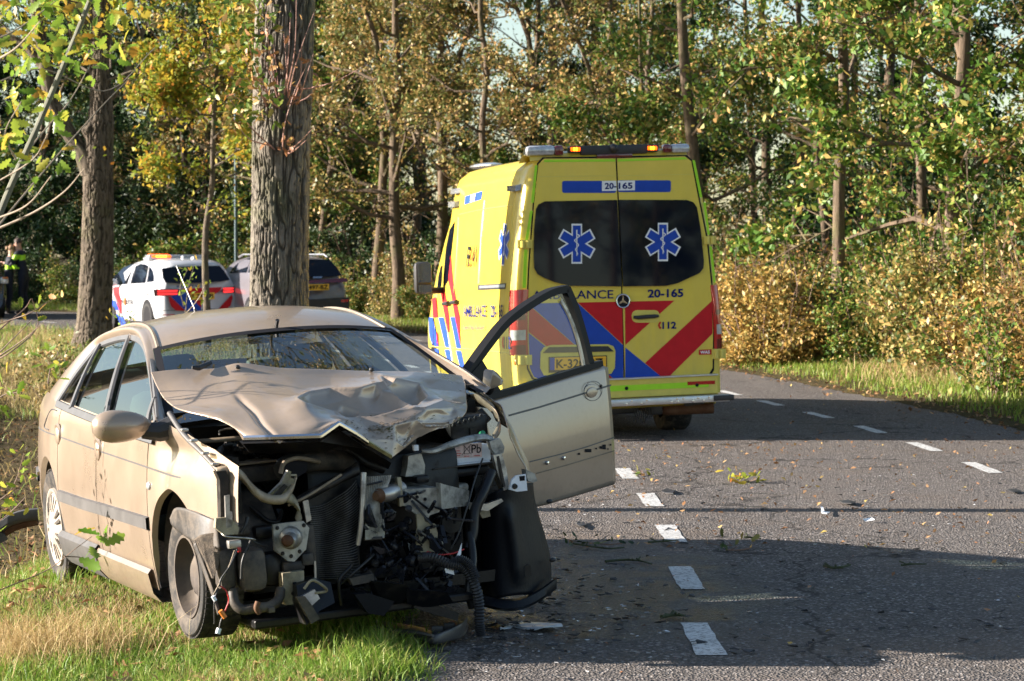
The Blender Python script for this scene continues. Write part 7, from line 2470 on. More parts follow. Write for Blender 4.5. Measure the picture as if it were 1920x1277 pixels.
# battery with its label
bt = fbox('battery', 838, 832, 919, 872, -.10, .17, 'battery', bev=.006)
fbox('battery_ledge', 839, 866, 919, 872, -.108, .01, 'battery', bt, bev=.002)
M['battery_label'] = plain('worn_label', (0.66, 0.50, 0.46), 0.5, var=0.3, scale=40)
lbp = [(851, 833.5), (903, 830.5), (904, 857), (852, 859)]
MB().add([fr(x, y, -.1025) for x, y in lbp], [(0, 1, 2, 3)]).build('battery_label', M['battery_label'], bt, smooth=0)
def ltext(name, s, quad, mat, yl, parent, bold=0.0):
    V, F = px_text(s, quad, lambda x, y: tuple(fr(x, y, yl)), bold)
    return MB().add(V, F).build(name, mat, parent, smooth=0)
ltext('lettering', 'Pb', [(884, 834), (902, 833), (902, 849), (884, 850)], M['black_print'], -.104, bt, 0.01)
mm = MB()
for L in ([(868, 833), (884, 852)], [(884, 832), (866, 853)], [(870, 837), (871, 851)], [(880, 836), (880, 851)], [(870, 851), (880, 851)]):
    mm.tube([fr(x, y, -.104) for x, y in L], 0.0011, 4)
mm.build('crossed_bin_mark', M['black_print'], bt)
mm = MB()
for x, y, w in ((854, 845, 8), (855, 850, 10), (854, 854, 9), (888, 854, 12), (870, 855, 10)):
    mm.add([fr(x, y, -.1035), fr(x + w, y - .4, -.1035), fr(x + w, y + .8, -.1035), fr(x, y + 1.2, -.1035)], [(0, 1, 2, 3)])
mm.build('small_print', M['red_film'], bt, smooth=0)
fbox('battery_tray', 822, 872, 920, 900, -.12, .25, 'engine_black', bev=.015)
fbox('battery_tray_lip', 812, 868, 930, 879, -.14, .2, 'dust_plastic', bev=.01)
fbox('fuse_box', 845, 775, 915, 828, .06, .2, 'engine_black', bev=.02)
for k in range(6):
    ftube('loom_clip', [(848 + k * 10, 800 - k * 3, .04), (852 + k * 10, 792 - k * 3, .04), (858 + k * 10, 798 - k * 3, .04)], 0.004, 'black_plastic')
ftube('blue_lever', [(888, 828, -.08), (905, 824, -.08), (916, 823, -.06)], 0.007, 'blue_plastic')
ribbon('upper_crossmember', [(790, 846, -.22, .02), (812, 846, -.22, .028), (840, 836, -.20, .034), (872, 826, -.17, .036), (905, 820, -.14, .034), (925, 824, -.12, .03)], .03, 'bare_metal', .35)
for x, y in ((812, 846), (890, 822), (905, 819)):
    MB().lathe([(0, .004), (.006, .004), (.008, 0)], fr(x, y, -.215 + .0008 * (x - 812)), (0, -1, 0), 10).build('bolt', M['dark_metal'], car)
fbox('white_tab', 776, 834, 785, 846, -.24, .02, 'battery', bev=.003)
# shattered lamp carrier at the right corner
plate('lamp_carrier', [(918, 828), (938, 822), (946, 838), (944, 850), (930, 852), (922, 842)], -.16, .04, 'bare_metal')
plate('lamp_carrier', [(925, 854), (941, 850), (950, 880), (955, 916), (945, 920), (934, 890)], -.20, .03, 'alu_tube', warp=.001)
plate('lamp_carrier_rib', [(931, 856), (936, 855), (948, 912), (944, 914)], -.212, .01, 'dark_metal')
hp = plate('hinge_plate', [(955, 918), (960, 900), (968, 892), (986, 889), (989, 920), (970, 922)], -.22, .015, 'battery')
plate('square_hole', [(974, 893), (984, 892), (984, 901), (975, 902)], -.2225, .003, 'black_print', hp)
MB().lathe([(0, .012), (.010, .012), (.013, 0)], fr(965, 912, -.222), (0, -1, 0), 12).build('bolt', M['dark_metal'], hp)
plate('torn_wing_end', [(985, 880), (1003, 888), (1008, 902), (1000, 905), (990, 902)], -.10, .05, 'bare_metal')
# left wing: outer skin curving back to the door, its torn upper edge catching light
NWp = [[(880, 722, .50), (905, 745, .52), (930, 790, .48)], [(905, 738, .36), (935, 768, .40), (962, 815, .36)], [(930, 755, .18), (955, 800, .24), (980, 850, .20)], [(945, 775, .02), (968, 835, .06), (995, 890, .04)], [(950, 800, -.06), (972, 860, -.04), (1000, 903, -.05)]]
Cw = np.array([[fr(*p) for p in row] for row in NWp])
Wg = surf(Cw, 26, 14)
ww = np.abs(noise3(np.linspace(0, 5, 26)[:, None], np.linspace(0, 3, 14)[None, :], 3.3))
Wg[..., 2] += 0.014 * ww; Wg[..., 0] += 0.012 * ww
MB().grid(Wg).build('front_wing', M['beige'], car, smooth=40, solid=0.004)
ribbon('torn_wing_edge', [(872, 728, .42, .03), (890, 742, .30, .035), (915, 758, .18, .045), (932, 778, .08, .05), (936, 800, .0, .05), (925, 822, -.06, .04)], .04, 'tan_metal', .8)
ribbon('wing_seal', [(868, 712, .46, .014), (895, 738, .30, .014), (925, 772, .12, .014), (936, 785, .06, .012)], .014, 'black_plastic', .2)
ftube('strut_cap', [(898, 770, .15), (915, 790, .12)], .02, 'dark_metal')
MB().lathe([(0, .02), (.012, .02), (.014, 0)], fr(903, 814, -.02), (0, -1, .3), 12).build('green_cap', plain('green_plastic', (.02, .22, .10), .4), car)
# wheel liner: big curved black sheet around the left front wheel
rows = []
for v in np.linspace(0, 1, 30):
    y = 905 + (1118 - 905) * v
    row = []
    for u in np.linspace(0, 1, 30):
        x = np.interp(u, [0, 1], [902 - 6 * v + 10 * v * v, 1000 + 34 * sm(v * 1.3) - 0 * v])
        yy = y + 22 * (1 - u) * (1 - v) * 1.4 - 8 * math.sin(u * math.pi) + 12 * (1 - u) * v
        dep = -.20 + .30 * (abs(u - .38) / .62) ** 2 + .03 * math.sin(v * 3) - .045 * math.exp(-((u - .52) / .10) ** 2) * sm((v - .12) / .2) * (1 - sm((v - .75) / .2))
        row.append(fr(x, yy, dep))
    rows.append(row)
Lg = np.array(rows)
ln = MB().grid(Lg).build('wheel_liner', M['liner'], car, smooth=60, solid=0.005)
ribbon('liner_worn_edge', [(985, 930, -.055, .03), (1000, 985, -.045, .055), (1006, 1045, -.04, .03)], .05, 'tan_metal', 0, .002, parent=ln) if False else None
rows = []
for u in np.linspace(0, 1, 26):
    x = 905 + (1044 - 905) * u
    y = 1128 + 14 * math.sin(u * 3.1) - 34 * u ** 2.2
    d = -.20 + .20 * (abs(u - .35) / .65) ** 2
    rows.append([fr(x, y - 14, d + .05), fr(x, y - 10, d - .03), fr(x, y + 4, d - .05), fr(x, y + 9, d), fr(x, y + 4, d + .10)])
MB().grid(np.array(rows)).build('liner_lip', M['liner'], ln, smooth=60)
for k, (x, y) in enumerate(((1036, 1050), (1030, 940), (1015, 1128))):
    MB().ell(fr(x, y, .02), (.016, .012, .010), 10, 8).build('liner_clip', M['black_plastic'], ln)
# dangling hoses and cables
ftube('corrugated_hose', [(788, 1046, -.36), (812, 1046, -.42), (842, 1058, -.45), (868, 1064, -.46), (888, 1092, -.47), (898, 1130, -.46), (899, 1168, -.46), (902, 1192, -.46)], .019, 'black_plastic', n=90, ns=10, rib=.28)
ftube('corrugated_hose', [(846, 1060, -.44), (862, 1050, -.46), (880, 1060, -.48), (892, 1085, -.49)], .018, 'black_plastic', n=44, ns=10, rib=.28)
ftube('coolant_hose', [(922, 885, -.20), (905, 925, -.26), (890, 960, -.28), (886, 1000, -.30), (876, 1030, -.32)], .024, 'engine_black')
ftube('coolant_hose', [(880, 1000, -.30), (886, 1050, -.36), (880, 1105, -.40), (886, 1140, -.40)], .020, 'engine_black')
ftube('thin_cable', [(905, 860, -.18), (890, 900, -.28), (876, 950, -.36), (860, 1000, -.38), (845, 1030, -.38)], .004, 'wire_black')
ftube('thin_cable', [(640, 1095, -.45), (662, 1075, -.48), (690, 1050, -.46), (700, 1040, -.42)], .006, 'wire_black')
ftube('thin_cable', [(640, 1135, -.46), (636, 1090, -.48), (660, 1060, -.48)], .009, 'engine_black')
ftube('red_wire', [(800, 1034, -.38), (822, 1040, -.40), (848, 1038, -.40), (870, 1030, -.38)], .003, 'wire_red')
plate('broken_lens_shard', [(846, 1062), (858, 1040), (866, 1018), (864, 1045), (858, 1062)], -.44, .004, 'battery')
plate('broken_lens_shard', [(834, 1066), (850, 1064), (852, 1078), (836, 1074)], -.45, .004, 'battery')
plate('silver_bar', [(880, 942), (912, 945), (940, 935), (944, 940), (915, 958), (880, 955)], -.22, .03, 'alu_tube')
plate('lower_wishbone', [(898, 960), (940, 950), (958, 930), (962, 936), (945, 962), (905, 972)], -.15, .03, 'beige_metal')
fbox('actuator', 845, 905, 880, 925, -.1, .1, 'bare_metal', bev=.015)
# headlamp motor on its mounting plate
hpz = plate('lamp_mount_plate', [(512, 984), (540, 980), (569, 977), (580, 990), (574, 1030), (552, 1053), (540, 1052), (515, 1032)], -.46, .02, 'bare_metal')
mm = MB().lathe([(.0, .075), (.020, .075), (.030, .055), (.032, .03), (.046, .02), (.050, 0)], fr(545, 1008, -.462), (-.35, -1, -.15), 26)
mm.build('lamp_motor', M['alu_tube'], hpz)
MB().lathe([(0, .03), (.012, .028), (.022, .018), (.026, .0)], fr(539, 1014, -.535), (-.35, -1, -.15), 20).build('bulb_socket', M['rust'], hpz)
for x, y in ((520, 990), (570, 985), (562, 1034), (546, 1043), (530, 1038)):
    MB().lathe([(0, .006), (.006, .006), (.009, 0)], fr(x, y, -.462), (0, -1, 0), 10).build('bolt', M['dark_metal'], hpz)
fbox('lamp_housing_rest', 573, 982, 590, 1060, -.40, .12, 'dust_plastic', bev=.015)
fbox('switch_box', 568, 1036, 588, 1062, -.45, .08, 'dust_plastic', bev=.01)
bk = plate('bumper_bracket', [(530, 1075), (570, 1070), (571, 1130), (535, 1135), (531, 1120)], -.48, .06, 'beige_metal')
plate('slot', [(549, 1092), (556, 1091), (556, 1096), (549, 1096)], -.484, .006, 'black_print', bk)
MB().lathe([(0, .008), (.008, .008), (.010, 0)], fr(550, 1113, -.482), (0, -1, 0), 10).build('bolt', M['dark_metal'], bk)
fbox('bracket_upper', 532, 1050, 572, 1074, -.44, .1, 'dust_plastic', bev=.012)
# two washer bottles, hose and loom
fbox('washer_bottle', 414, 1026, 441, 1110, -.52, .10, 'dust_plastic', bev=.028)
fbox('washer_bottle', 457, 1026, 500, 1114, -.56, .13, 'dust_plastic', bev=.035)
fbox('resonator', 498, 1034, 530, 1102, -.42, .12, 'engine_black', bev=.025)
fbox('relay_block', 480, 985, 512, 1012, -.36, .1, 'engine_black', bev=.012)
fbox('coil_pack', 440, 985, 470, 1006, -.36, .1, 'dust_plastic', bev=.012)
ftube('drain_hose', [(437, 1105, -.50), (440, 1130, -.52), (455, 1143, -.54), (480, 1140, -.55), (505, 1137, -.53), (522, 1124, -.50), (526, 1105, -.47)], .021, 'dust_plastic', ns=12)
ftube('hose_clamp', [(484, 1128, -.58), (481, 1140, -.58), (486, 1150, -.575)], .012, 'rust')
fbox('hose_bracket', 504, 1138, 516, 1150, -.57, .03, 'dust_plastic', bev=.004)
cn = fbox('connector', 430, 1012, 452, 1030, -.56, .04, 'alu_tube', bev=.004)
fbox('connector_red', 447, 1026, 452, 1036, -.57, .02, 'wire_red', cn, bev=.002)
for px, mt, r in (([(415, 1000, -.58), (425, 1006, -.6), (447, 1008, -.6), (470, 1010, -.58), (478, 1012, -.56)], 'alu_tube', .004), ([(452, 1000, -.58), (460, 985, -.58), (464, 970, -.57)], 'wire_black', .008), ([(445, 1030, -.58), (432, 1060, -.6), (415, 1085, -.6), (412, 1100, -.6)], 'wire_black', .004),
                  ([(440, 1032, -.58), (428, 1065, -.6), (414, 1090, -.6), (400, 1115, -.6)], 'tan_metal', .0025), ([(412, 1098, -.6), (424, 1108, -.61), (429, 1126, -.61), (422, 1146, -.61)], 'wire_red', .003), ([(408, 1105, -.6), (402, 1130, -.61), (402, 1170, -.61)], 'wire_black', .003), ([(422, 1100, -.6), (405, 1110, -.6), (400, 1122, -.6)], 'wire_black', .003),
                  ([(470, 1014, -.57), (455, 1050, -.58), (452, 1085, -.58)], 'wire_black', .005), ([(420, 1152, -.6), (414, 1165, -.6), (410, 1185, -.6)], 'wire_black', .003), ([(462, 1008, -.55), (480, 1018, -.55), (500, 1026, -.5)], 'wire_black', .004)):
    ftube('loose_wire', px, r, mt)
ftube('orange_connector', [(413, 1145, -.61), (422, 1158, -.61)], .010, 'orange_plastic')
ftube('white_connector', [(411, 1178, -.6), (408, 1188, -.6)], .010, 'battery')
ftube('white_connector', [(399, 1118, -.61), (404, 1126, -.61)], .008, 'battery')
# mud shield torn over the right front wheel
ms = [[(318, 972, .02), (330, 952, -.12), (362, 958, -.30), (405, 975, -.47)], [(322, 985, -.04), (345, 982, -.20), (372, 990, -.36), (408, 1000, -.50)], [(336, 998, -.12), (356, 1012, -.28), (380, 1024, -.42), (412, 1030, -.52)]]
G = surf(np.array([[fr(*p) for p in r] for r in ms]), 12, 20)
MB().grid(G).build('mud_shield', M['dust_plastic'], car, smooth=50, solid=.004)
P = [(366, 1012, -.42), (380, 1004, -.44), (405, 998, -.48), (412, 1020, -.50), (410, 1060, -.52), (400, 1085, -.52), (386, 1050, -.48)]
MB().prism([fr(*p) for p in P], (0, .03, 0)).build('torn_shield', dusty('crumbled_felt', (.05, .042, .034), (.18, .14, .10), .6, .9, 0, 26, .8), car, smooth=0)
ribbon('shield_strip', [(364, 1018, -.46, .022), (380, 1060, -.50, .022), (398, 1110, -.55, .018), (410, 1150, -.57, .012)], .02, 'dust_plastic', .2)
# dark jumble of broken small parts low in the bay
rgj = np.random.RandomState(11)
mm = MB()
for k in range(170):
    x, y = rgj.uniform(640, 860), rgj.uniform(930, 1125)
    if (x < 690 and y < 1060) or (x > 742 and y < 1000 and rgj.rand() < .9):
        continue
    d = -.30 + rgj.uniform(-.12, .15)
    L_ = rgj.uniform(.02, .075)
    a = rgj.uniform(0, 3.1, 3)
    Mx = np.array(Matrix.Rotation(a[0], 3, 'X') @ Matrix.Rotation(a[1], 3, 'Y') @ Matrix.Rotation(a[2], 3, 'Z'))
    n_ = rgj.randint(4, 7)
    th = np.sort(rgj.uniform(0, 6.28, n_))
    rr2 = L_ * rgj.uniform(.45, 1.0, n_) * np.array([1, 1])[rgj.randint(0, 2)]
    P = np.stack([rr2 * np.cos(th), rr2 * .5 * np.sin(th), .25 * L_ * np.cos(th * 2)], 1)
    mm.prism(P @ Mx.T + fr(x, y, d), Mx @ np.array([0, 0, rgj.uniform(.003, .02)]))
for k in range(22):
    x, y = rgj.uniform(690, 790), rgj.uniform(920, 1060)
    ax_ = unit(rgj.normal(0, 1, 3)); r_ = rgj.uniform(.010, .03)
    mm.lathe([(0, r_), (r_ * .5, r_), (r_ * .6, r_ * .6), (r_, r_ * .5), (r_, -r_ * .6), (r_ * .7, -r_)], fr(x, y, -.30 + rgj.uniform(-.06, .05)), ax_, 14)
for k in range(26):
    x, y = rgj.uniform(690, 850), rgj.uniform(900, 1110)
    q = spline([fr(x, y, -.32), fr(x + rgj.uniform(-30, 30), y + rgj.uniform(-25, 25), -.40), fr(x + rgj.uniform(-50, 50), y + rgj.uniform(-30, 40), -.34)], 10)
    mm.tube(q, rgj.uniform(.003, .010), 6)
tag(mm.build('broken_engine_parts', dusty('broken_black_plastic', (.014, .015, .02), (.06, .055, .05), .2, .22, 0, 12), car), None, None, kind='stuff')
mm = MB()
for k in range(60):
    x, y = rgj.uniform(420, 700), rgj.uniform(835, 870)
    d = rgj.uniform(.0, .25); s = rgj.uniform(.01, .05, 3); a = rgj.uniform(0, 3, 3)
    Mx = np.array(Matrix.Rotation(a[0], 3, 'X') @ Matrix.Rotation(a[1], 3, 'Y'))
    mm.box(fr(x, y, d), s, M=Mx, bev=.003)
for k in range(22):
    x, y = rgj.uniform(420, 690), rgj.uniform(832, 865)
    q = spline([fr(x, y, .05), fr(x + rgj.uniform(-30, 30), y + rgj.uniform(-18, 18), -.05), fr(x + rgj.uniform(-50, 50), y + rgj.uniform(-10, 18), .1)], 10)
    mm.tube(q, rgj.uniform(.004, .012), 6)
tag(mm.build('engine_bay_fittings', M['dark_metal'], car), None, None, kind='stuff')
ftube('air_hose', [(545, 835, .0), (575, 835, -.05), (600, 845, -.08), (622, 838, -.06), (632, 826, .0)], .028, 'dust_plastic', ns=12)
ftube('heater_hose', [(640, 850, -.1), (660, 845, -.15), (690, 868, -.2), (720, 880, -.2)], .022, 'dark_metal', ns=12)
fbox('throttle_body', 455, 950, 535, 985, -.18, .2, 'engine_black', bev=.03)
ftube('oil_hose', [(470, 950, -.25), (500, 975, -.30), (520, 978, -.30), (528, 960, -.26)], .010, 'engine_black')
# lamp unit and rags of bumper still hanging from the nose
plate('broken_fog_lamp', [(556, 1098), (590, 1085), (620, 1092), (628, 1130), (600, 1145), (575, 1172), (560, 1130)], -.56, .10, 'engine_black', tilt=-.001)
plate('fog_lamp_face', [(556, 1120), (568, 1140), (584, 1170), (600, 1160), (585, 1135), (572, 1118)], -.62, .03, 'dust_plastic')
plate('fog_lamp_lens', [(566, 1118), (590, 1105), (600, 1122), (580, 1140)], -.60, .02, 'lens_clear')
ftube('fog_lamp_wire', [(570, 1104, -.60), (585, 1088, -.60), (605, 1098, -.60), (612, 1108, -.58), (590, 1112, -.6)], .006, 'beige_metal')
plate('bumper_rag', [(665, 1115), (690, 1112), (740, 1128), (720, 1155), (690, 1150)], -.55, .06, 'liner')
plate('bumper_rag', [(700, 1090), (760, 1096), (776, 1112), (750, 1132), (712, 1122)], -.50, .08, 'engine_black', tilt=.002)
plate('bumper_rag', [(760, 1105), (838, 1110), (850, 1130), (800, 1140), (764, 1132)], -.48, .06, 'liner', tilt=.002)
plate('bumper_rag', [(655, 1085), (700, 1075), (702, 1090), (662, 1098)], -.5, .05, 'dust_plastic')
plate('bumper_rag', [(780, 1120), (860, 1150), (858, 1165), (776, 1140)], -.45, .04, 'engine_black')

# ---- driver's door standing open
DA = R(57)
d0 = np.array([0.83, 0.66, 0.0]); dd_ = np.array([math.sin(DA), math.cos(DA), 0]); dn = np.array([math.cos(DA), -math.sin(DA), 0])    # dn: outward normal, towards the camera side
def dr_(x, y, off=0.0):
    return CF.hitp(x, y, d0 + dn * off, dn)
door = MB()
skinpx = [(900, 735), (921, 749), (1000, 724.5), (1080, 700), (1131, 685), (1139, 690), (1143, 720), (1149.5, 790), (1153, 850), (1155, 900), (1153, 908), (1023.6, 947), (1008, 925), (993, 868), (960, 800)]
top = poly_resample([(893, 757), (921, 749), (1000, 724.5), (1080, 700), (1131, 685.5), (1140, 689)], 30)
bot = poly_resample([(960, 960), (1023.6, 947), (1090, 927), (1153, 908), (1155, 905)], 30)
rgt = None
P = []
for v in np.linspace(0, 1, 26):
    row = []
    for i in range(30):
        a, b = top[i], bot[i]
        x, y = a * (1 - v) + b * v
        if i == 29:
            pass
        x += 10 * math.sin(v * 1.4) * (i / 29) * (1 - v) * .6
        bulge = 0.035 * math.sin(math.pi * (0.08 + 0.82 * v)) - 0.012 * math.exp(-((v - 0.245) / .012) ** 2) * (1 if 0 else 0)
        row.append(dr_(x, y, bulge))
    P.append(row)
dp_ = np.array(P)
ds = MB().grid(dp_).build('open_door', M['beige'], car, smooth=50, solid=0.012)
ds['label'] = 'front door standing wide open with its window up'
# inner door body
inn = dp_ - dn * .075
MB().grid(inn).build('door_lining', M['dash'], ds, smooth=50)
rimL = [np.vstack([dp_[0], dp_[1:, -1], dp_[-1][::-1], dp_[::-1, 0]])]
loop = rimL[0]
MB().grid(np.array([loop, loop - dn * .075]), cv=True).build('door_edge', M['beige_in'], ds, smooth=30)
def dband(name, px, w, off, mat, n=40, th=0.012):
    L = poly_resample(px, n) if len(px) < 4 else None
    q = spline([dr_(*p, off) for p in px], n)
    T = np.gradient(q, axis=0)
    P = []
    for p, t in zip(q, T):
        s_ = unit(np.cross(dn, unit(t)))
        P.append([p - s_ * w * .5 - dn * th, p - s_ * w * .45, p + s_ * w * .45, p + s_ * w * .5 - dn * th])
    return MB().grid(np.array(P)).build(name, mat, ds, smooth=40)
M['frame_black'] = plain('black_door_frame', (0.009, 0.009, 0.010), 0.55, var=0.15, spec=0.2)
dband('window_frame', [(878, 705), (893, 684), (918, 649), (953, 606), (993, 575), (1035, 550), (1067, 541)], 0.040, 0.012, M['frame_black'], 50, .05)
dband('window_frame', [(1066, 541), (1083, 582), (1100, 640), (1112, 690)], 0.052, 0.012, M['frame_black'], 40, .05)
dband('waist_trim', [(908, 747), (960, 734), (1040, 709), (1131, 681)], 0.034, 0.020, M['frame_black'], 40, .03)
dband('window_guide', [(1052, 562), (1070, 595), (1086, 640), (1097, 690)], 0.020, 0.004, M['alu_tube'], 30, .01)
q = [dr_(*p, 0.016) for p in ((876, 710), (905, 676), (942, 737), (925, 746), (900, 742))]
MB().prism(q, dn * -.04).build('mirror_triangle', M['frame_black'], ds, smooth=0)
gl = [dr_(*p, -0.005) for p in ((898, 682), (921, 651), (955, 608), (995, 577), (1036, 553), (1064, 546), (1080, 585), (1097, 643), (1106, 690), (1040, 710), (960, 734), (935, 740))]
MB().add(gl, [tuple(range(len(gl)))]).build('window', M['doorglass'], ds, smooth=0)
dband('crease_shadow_strip', [(958, 779), (1000, 767), (1060, 748), (1146, 724)], 0.009, 0.034, M['win_trim'], 40, .002) if False else None
for i_, (px, w, mt) in enumerate((([(955, 779), (1010, 764), (1070, 745.5), (1146, 722)], .009, 'win_trim'), ([(993, 866), (1050, 852), (1100, 838), (1152, 820)], .006, 'win_trim'), ([(1005, 888), (1060, 873), (1110, 858), (1153, 845)], .006, 'beige_in'))):
    L = poly_resample(px, 40)
    # follow the pressed door skin: find its bulge from the fraction down the panel
    P = []
    for x, y in L:
        ty = np.interp(x, top[:, 0], top[:, 1]); by = np.interp(x, bot[:, 0], bot[:, 1])
        v = (y - ty) / (by - ty)
        b = 0.035 * math.sin(math.pi * (0.08 + 0.82 * v)) + 0.0025
        p = dr_(x, y, b)
        P.append([p + [0, 0, w * .5], p - [0, 0, w * .5]])
    MB().grid(np.array(P)).build('crease' if i_ == 0 else 'strip_seat_edge', M[mt], ds, smooth=0)
def dpt(x, y, o=0.0):
    ty = np.interp(x, top[:, 0], top[:, 1]); by = np.interp(x, bot[:, 0], bot[:, 1])
    v = (y - ty) / (by - ty)
    return dr_(x, y, 0.035 * math.sin(math.pi * (0.08 + 0.82 * v)) + 0.003 + o)
hc_ = dpt(1109, 736)
AX = np.stack([dd_, np.array([0, 0, 1.0]), dn], 1)
ho = MB().ell(hc_ - dn * .003, (.066, .044, .0025), 24, 12, M=AX).build('handle_cup', M['beige'], ds, smooth=80)
MB().ell(hc_ + dn * .001 + dd_ * .004, (.050, .027, .0035), 20, 12, M=AX).build('door_handle', M['beige'], ho, smooth=80)
th_ = np.linspace(0, 6.283, 30, endpoint=False)
MB().tube([dpt(1112, 733, .002) + dd_ * .085 * math.cos(t) + np.array([0, 0, 1]) * .050 * math.sin(t) for t in th_], .0017, 4, closed=True).build('handle_surround', M['win_trim'], ho)
MB().lathe([(0, .003), (.008, .003), (.009, 0)], dpt(1127, 724), dn, 10).build('lock', M['black_print'], ds, smooth=0)
for x, y, w, h in ((1086, 851, 4, 4), (1103, 845, 12, 6), (1118, 841, 3, 3), (1127, 839, 5, 5), (1133, 838, 6, 9), (1145, 834, 3, 3), (1140, 842, 2, 3)):
    q = [dpt(x + a * w / 2, y + b * h / 2) for a, b in ((-1, -1), (1, -1), (1, 1), (-1, 1))]
    MB().add(q, [(0, 1, 2, 3)]).build('clip_hole', M['black_print'], ds, smooth=0)
for x, y in ((1025, 868), (1056, 859)):
    MB().lathe([(0, .012), (.008, .011), (.011, 0)], dpt(x, y), dn, 12).build('strip_stud', M['chrome'], ds)
# its mirror
dmz = CF.hitp(921, 720, d0 + dn * .10, dn)
mm = MB()
rows = []
for t in np.linspace(0, 1, 10):
    r = 0.076 * math.sin(math.pi * (0.04 + 0.46 * t)) ** .8
    rows.append([dmz + dn * (.07 - .09 * t) + dd_ * r * .62 * math.cos(a) + np.array([0, 0, r * 1.0 * math.sin(a)]) for a in th])
mm.grid(np.array(rows), cv=True)
mm.f.append(tuple(range(26))); mm.m.append(0)
mo = mm.build('mirror', M['mirror_grey'] if 'mirror_grey' in M else M['beige'], ds, smooth=60)
MB().ell(dmz - dn * .022 + dd_ * .006, (0.035, 0.03, 0.055), 14, 10).build('mirror_rim', M['frame_black'], mo)
# hinge gear between pillar and door
for z in (0.45, 0.75):
    MB().box((0.80, 0.62, z), (0.10, 0.06, 0.05), bev=.01).build('door_hinge', M['beige_in'], ds)
# left A pillar post and inner door frame seen in the gap
MB().box((0.76, 0.58, 0.62), (0.05, 0.12, 0.75), bev=.01).build('door_post', M['beige_in'], car)
MB().box((0.78, 1.50, 0.65), (0.05, 0.10, 0.75), bev=.01).build('door_post', M['beige_in'], car)
MB().box((0.74, 1.0, 0.24), (0.10, 1.0, 0.10), bev=.02).build('door_sill', M['beige_in'], car)
# ------------------------------------------------------------------ debris on the road and verge
def gpt(x, y, z=0.0):
    r = ray(x, y)
    return EYE + r * ((z - CAMH) / r[2])
def gthing(name, label, cat, px, z=0.0, group=None):
    p = gpt(*px, z)
    return thing(name, label, cat, tuple(p), 0, group), p
# long bumper piece
bo, p0 = gthing('bumper_piece', 'long broken grey plastic bumper piece lying before the wreck', 'debris', (790, 1205), 0.01)
def bp_(x, y, z=0.01):
    return gpt(x, y, z) - p0
mm = MB()
pr_ = [((692, 1188), (700, 1176)), ((720, 1192), (722, 1176)), ((785, 1204), (790, 1183)), ((812, 1214), (812, 1190)), ((842, 1208), (838, 1180)), ((868, 1198), (862, 1166)), ((876, 1180), (874, 1156))]
rows = []
for (a, b) in pr_:
    A = bp_(*a); h = (a[1] - b[1]) / 470
    rows.append([A + [0, .30, .01], A + [0, .26, .015], A + [0, .03, .02], A + [0, 0, .012], A + [0, -.012, h * .5], A + [0, -.005, h], A + [0, .015, h + .004]])
mm.grid(surf(np.array(rows), 40, 24))
mm.build('shell', plain('grey_black_bumper', (0.040, 0.039, 0.040), 0.42, var=0.2), bo, smooth=40, solid=.006)
mm = MB()
mm.tube([bp_(720, 1180, .05), bp_(780, 1186, .06), bp_(812, 1192, .065)], .006, 6)
mm.build('edge_bead', M['grey_trim'], bo)
for x, y in ((820, 1182), (842, 1176)):
    MB().box(bp_(x, y, .06), (.05, .02, .04), bev=.006).build('clip', M['black_plastic'], bo)
# white shard
so, p0 = gthing('plastic_shard', 'pale torn plastic shard lying on the asphalt right of the bumper piece', 'debris', (985, 1173), 0.004)
sh_ = [(928, 1166), (940, 1164), (955, 1172), (985, 1168), (1052, 1171), (1055, 1175), (1020, 1177), (1003, 1182), (962, 1178), (938, 1181), (950, 1176)]
P = [gpt(x, y, .012 + .02 * math.sin(x * .05)) - p0 for x, y in sh_]
MB().prism(P, (0, 0, .006)).build('shard', plain('pale_plastic', (0.50, 0.54, 0.58), 0.35, var=0.25, scale=30), so, smooth=0)
P = [gpt(x, y, .03 + .02 * math.sin(x * .05)) - p0 for x, y in ((930, 1167), (940, 1165), (954, 1172), (948, 1174))]
MB().prism(P, (0, 0, .01)).build('dark_edge', M['black_plastic'], so, smooth=0)
# grey bumper corner lying at the left edge behind the car
go, p0 = gthing('bumper_corner', 'curved grey bumper trim lying in the grass behind the rear wheel', 'debris', (20, 1000), -0.2)
Y_ = p0[1]
q = spline([at(x, y, Y_) - p0 for x, y in ((-40, 1004), (0, 985), (20, 972), (45, 964), (72, 961))], 24)
P = [[p + [0, .02, .03], p + [0, -.02, .025], p + [0, -.025, -.02], p + [0, .0, -.05], p + [0, .06, -.06]] for p in q]
MB().grid(np.array(P)).build('trim', M['grey_trim'], go, smooth=50)
q = spline([at(x, y, Y_ + .05) - p0 for x, y in ((-30, 1020), (0, 1002), (30, 985), (70, 975))], 20)
MB().tube(q, .035, 8).build('foam', M['rust'], go)
P = [at(x, y, Y_ - .03) - p0 for x, y in ((-10, 995), (6, 1000), (14, 1012), (2, 1018), (-10, 1016))]
MB().prism(P, (0, .03, 0)).build('bracket', M['dust_plastic'], go, smooth=0)
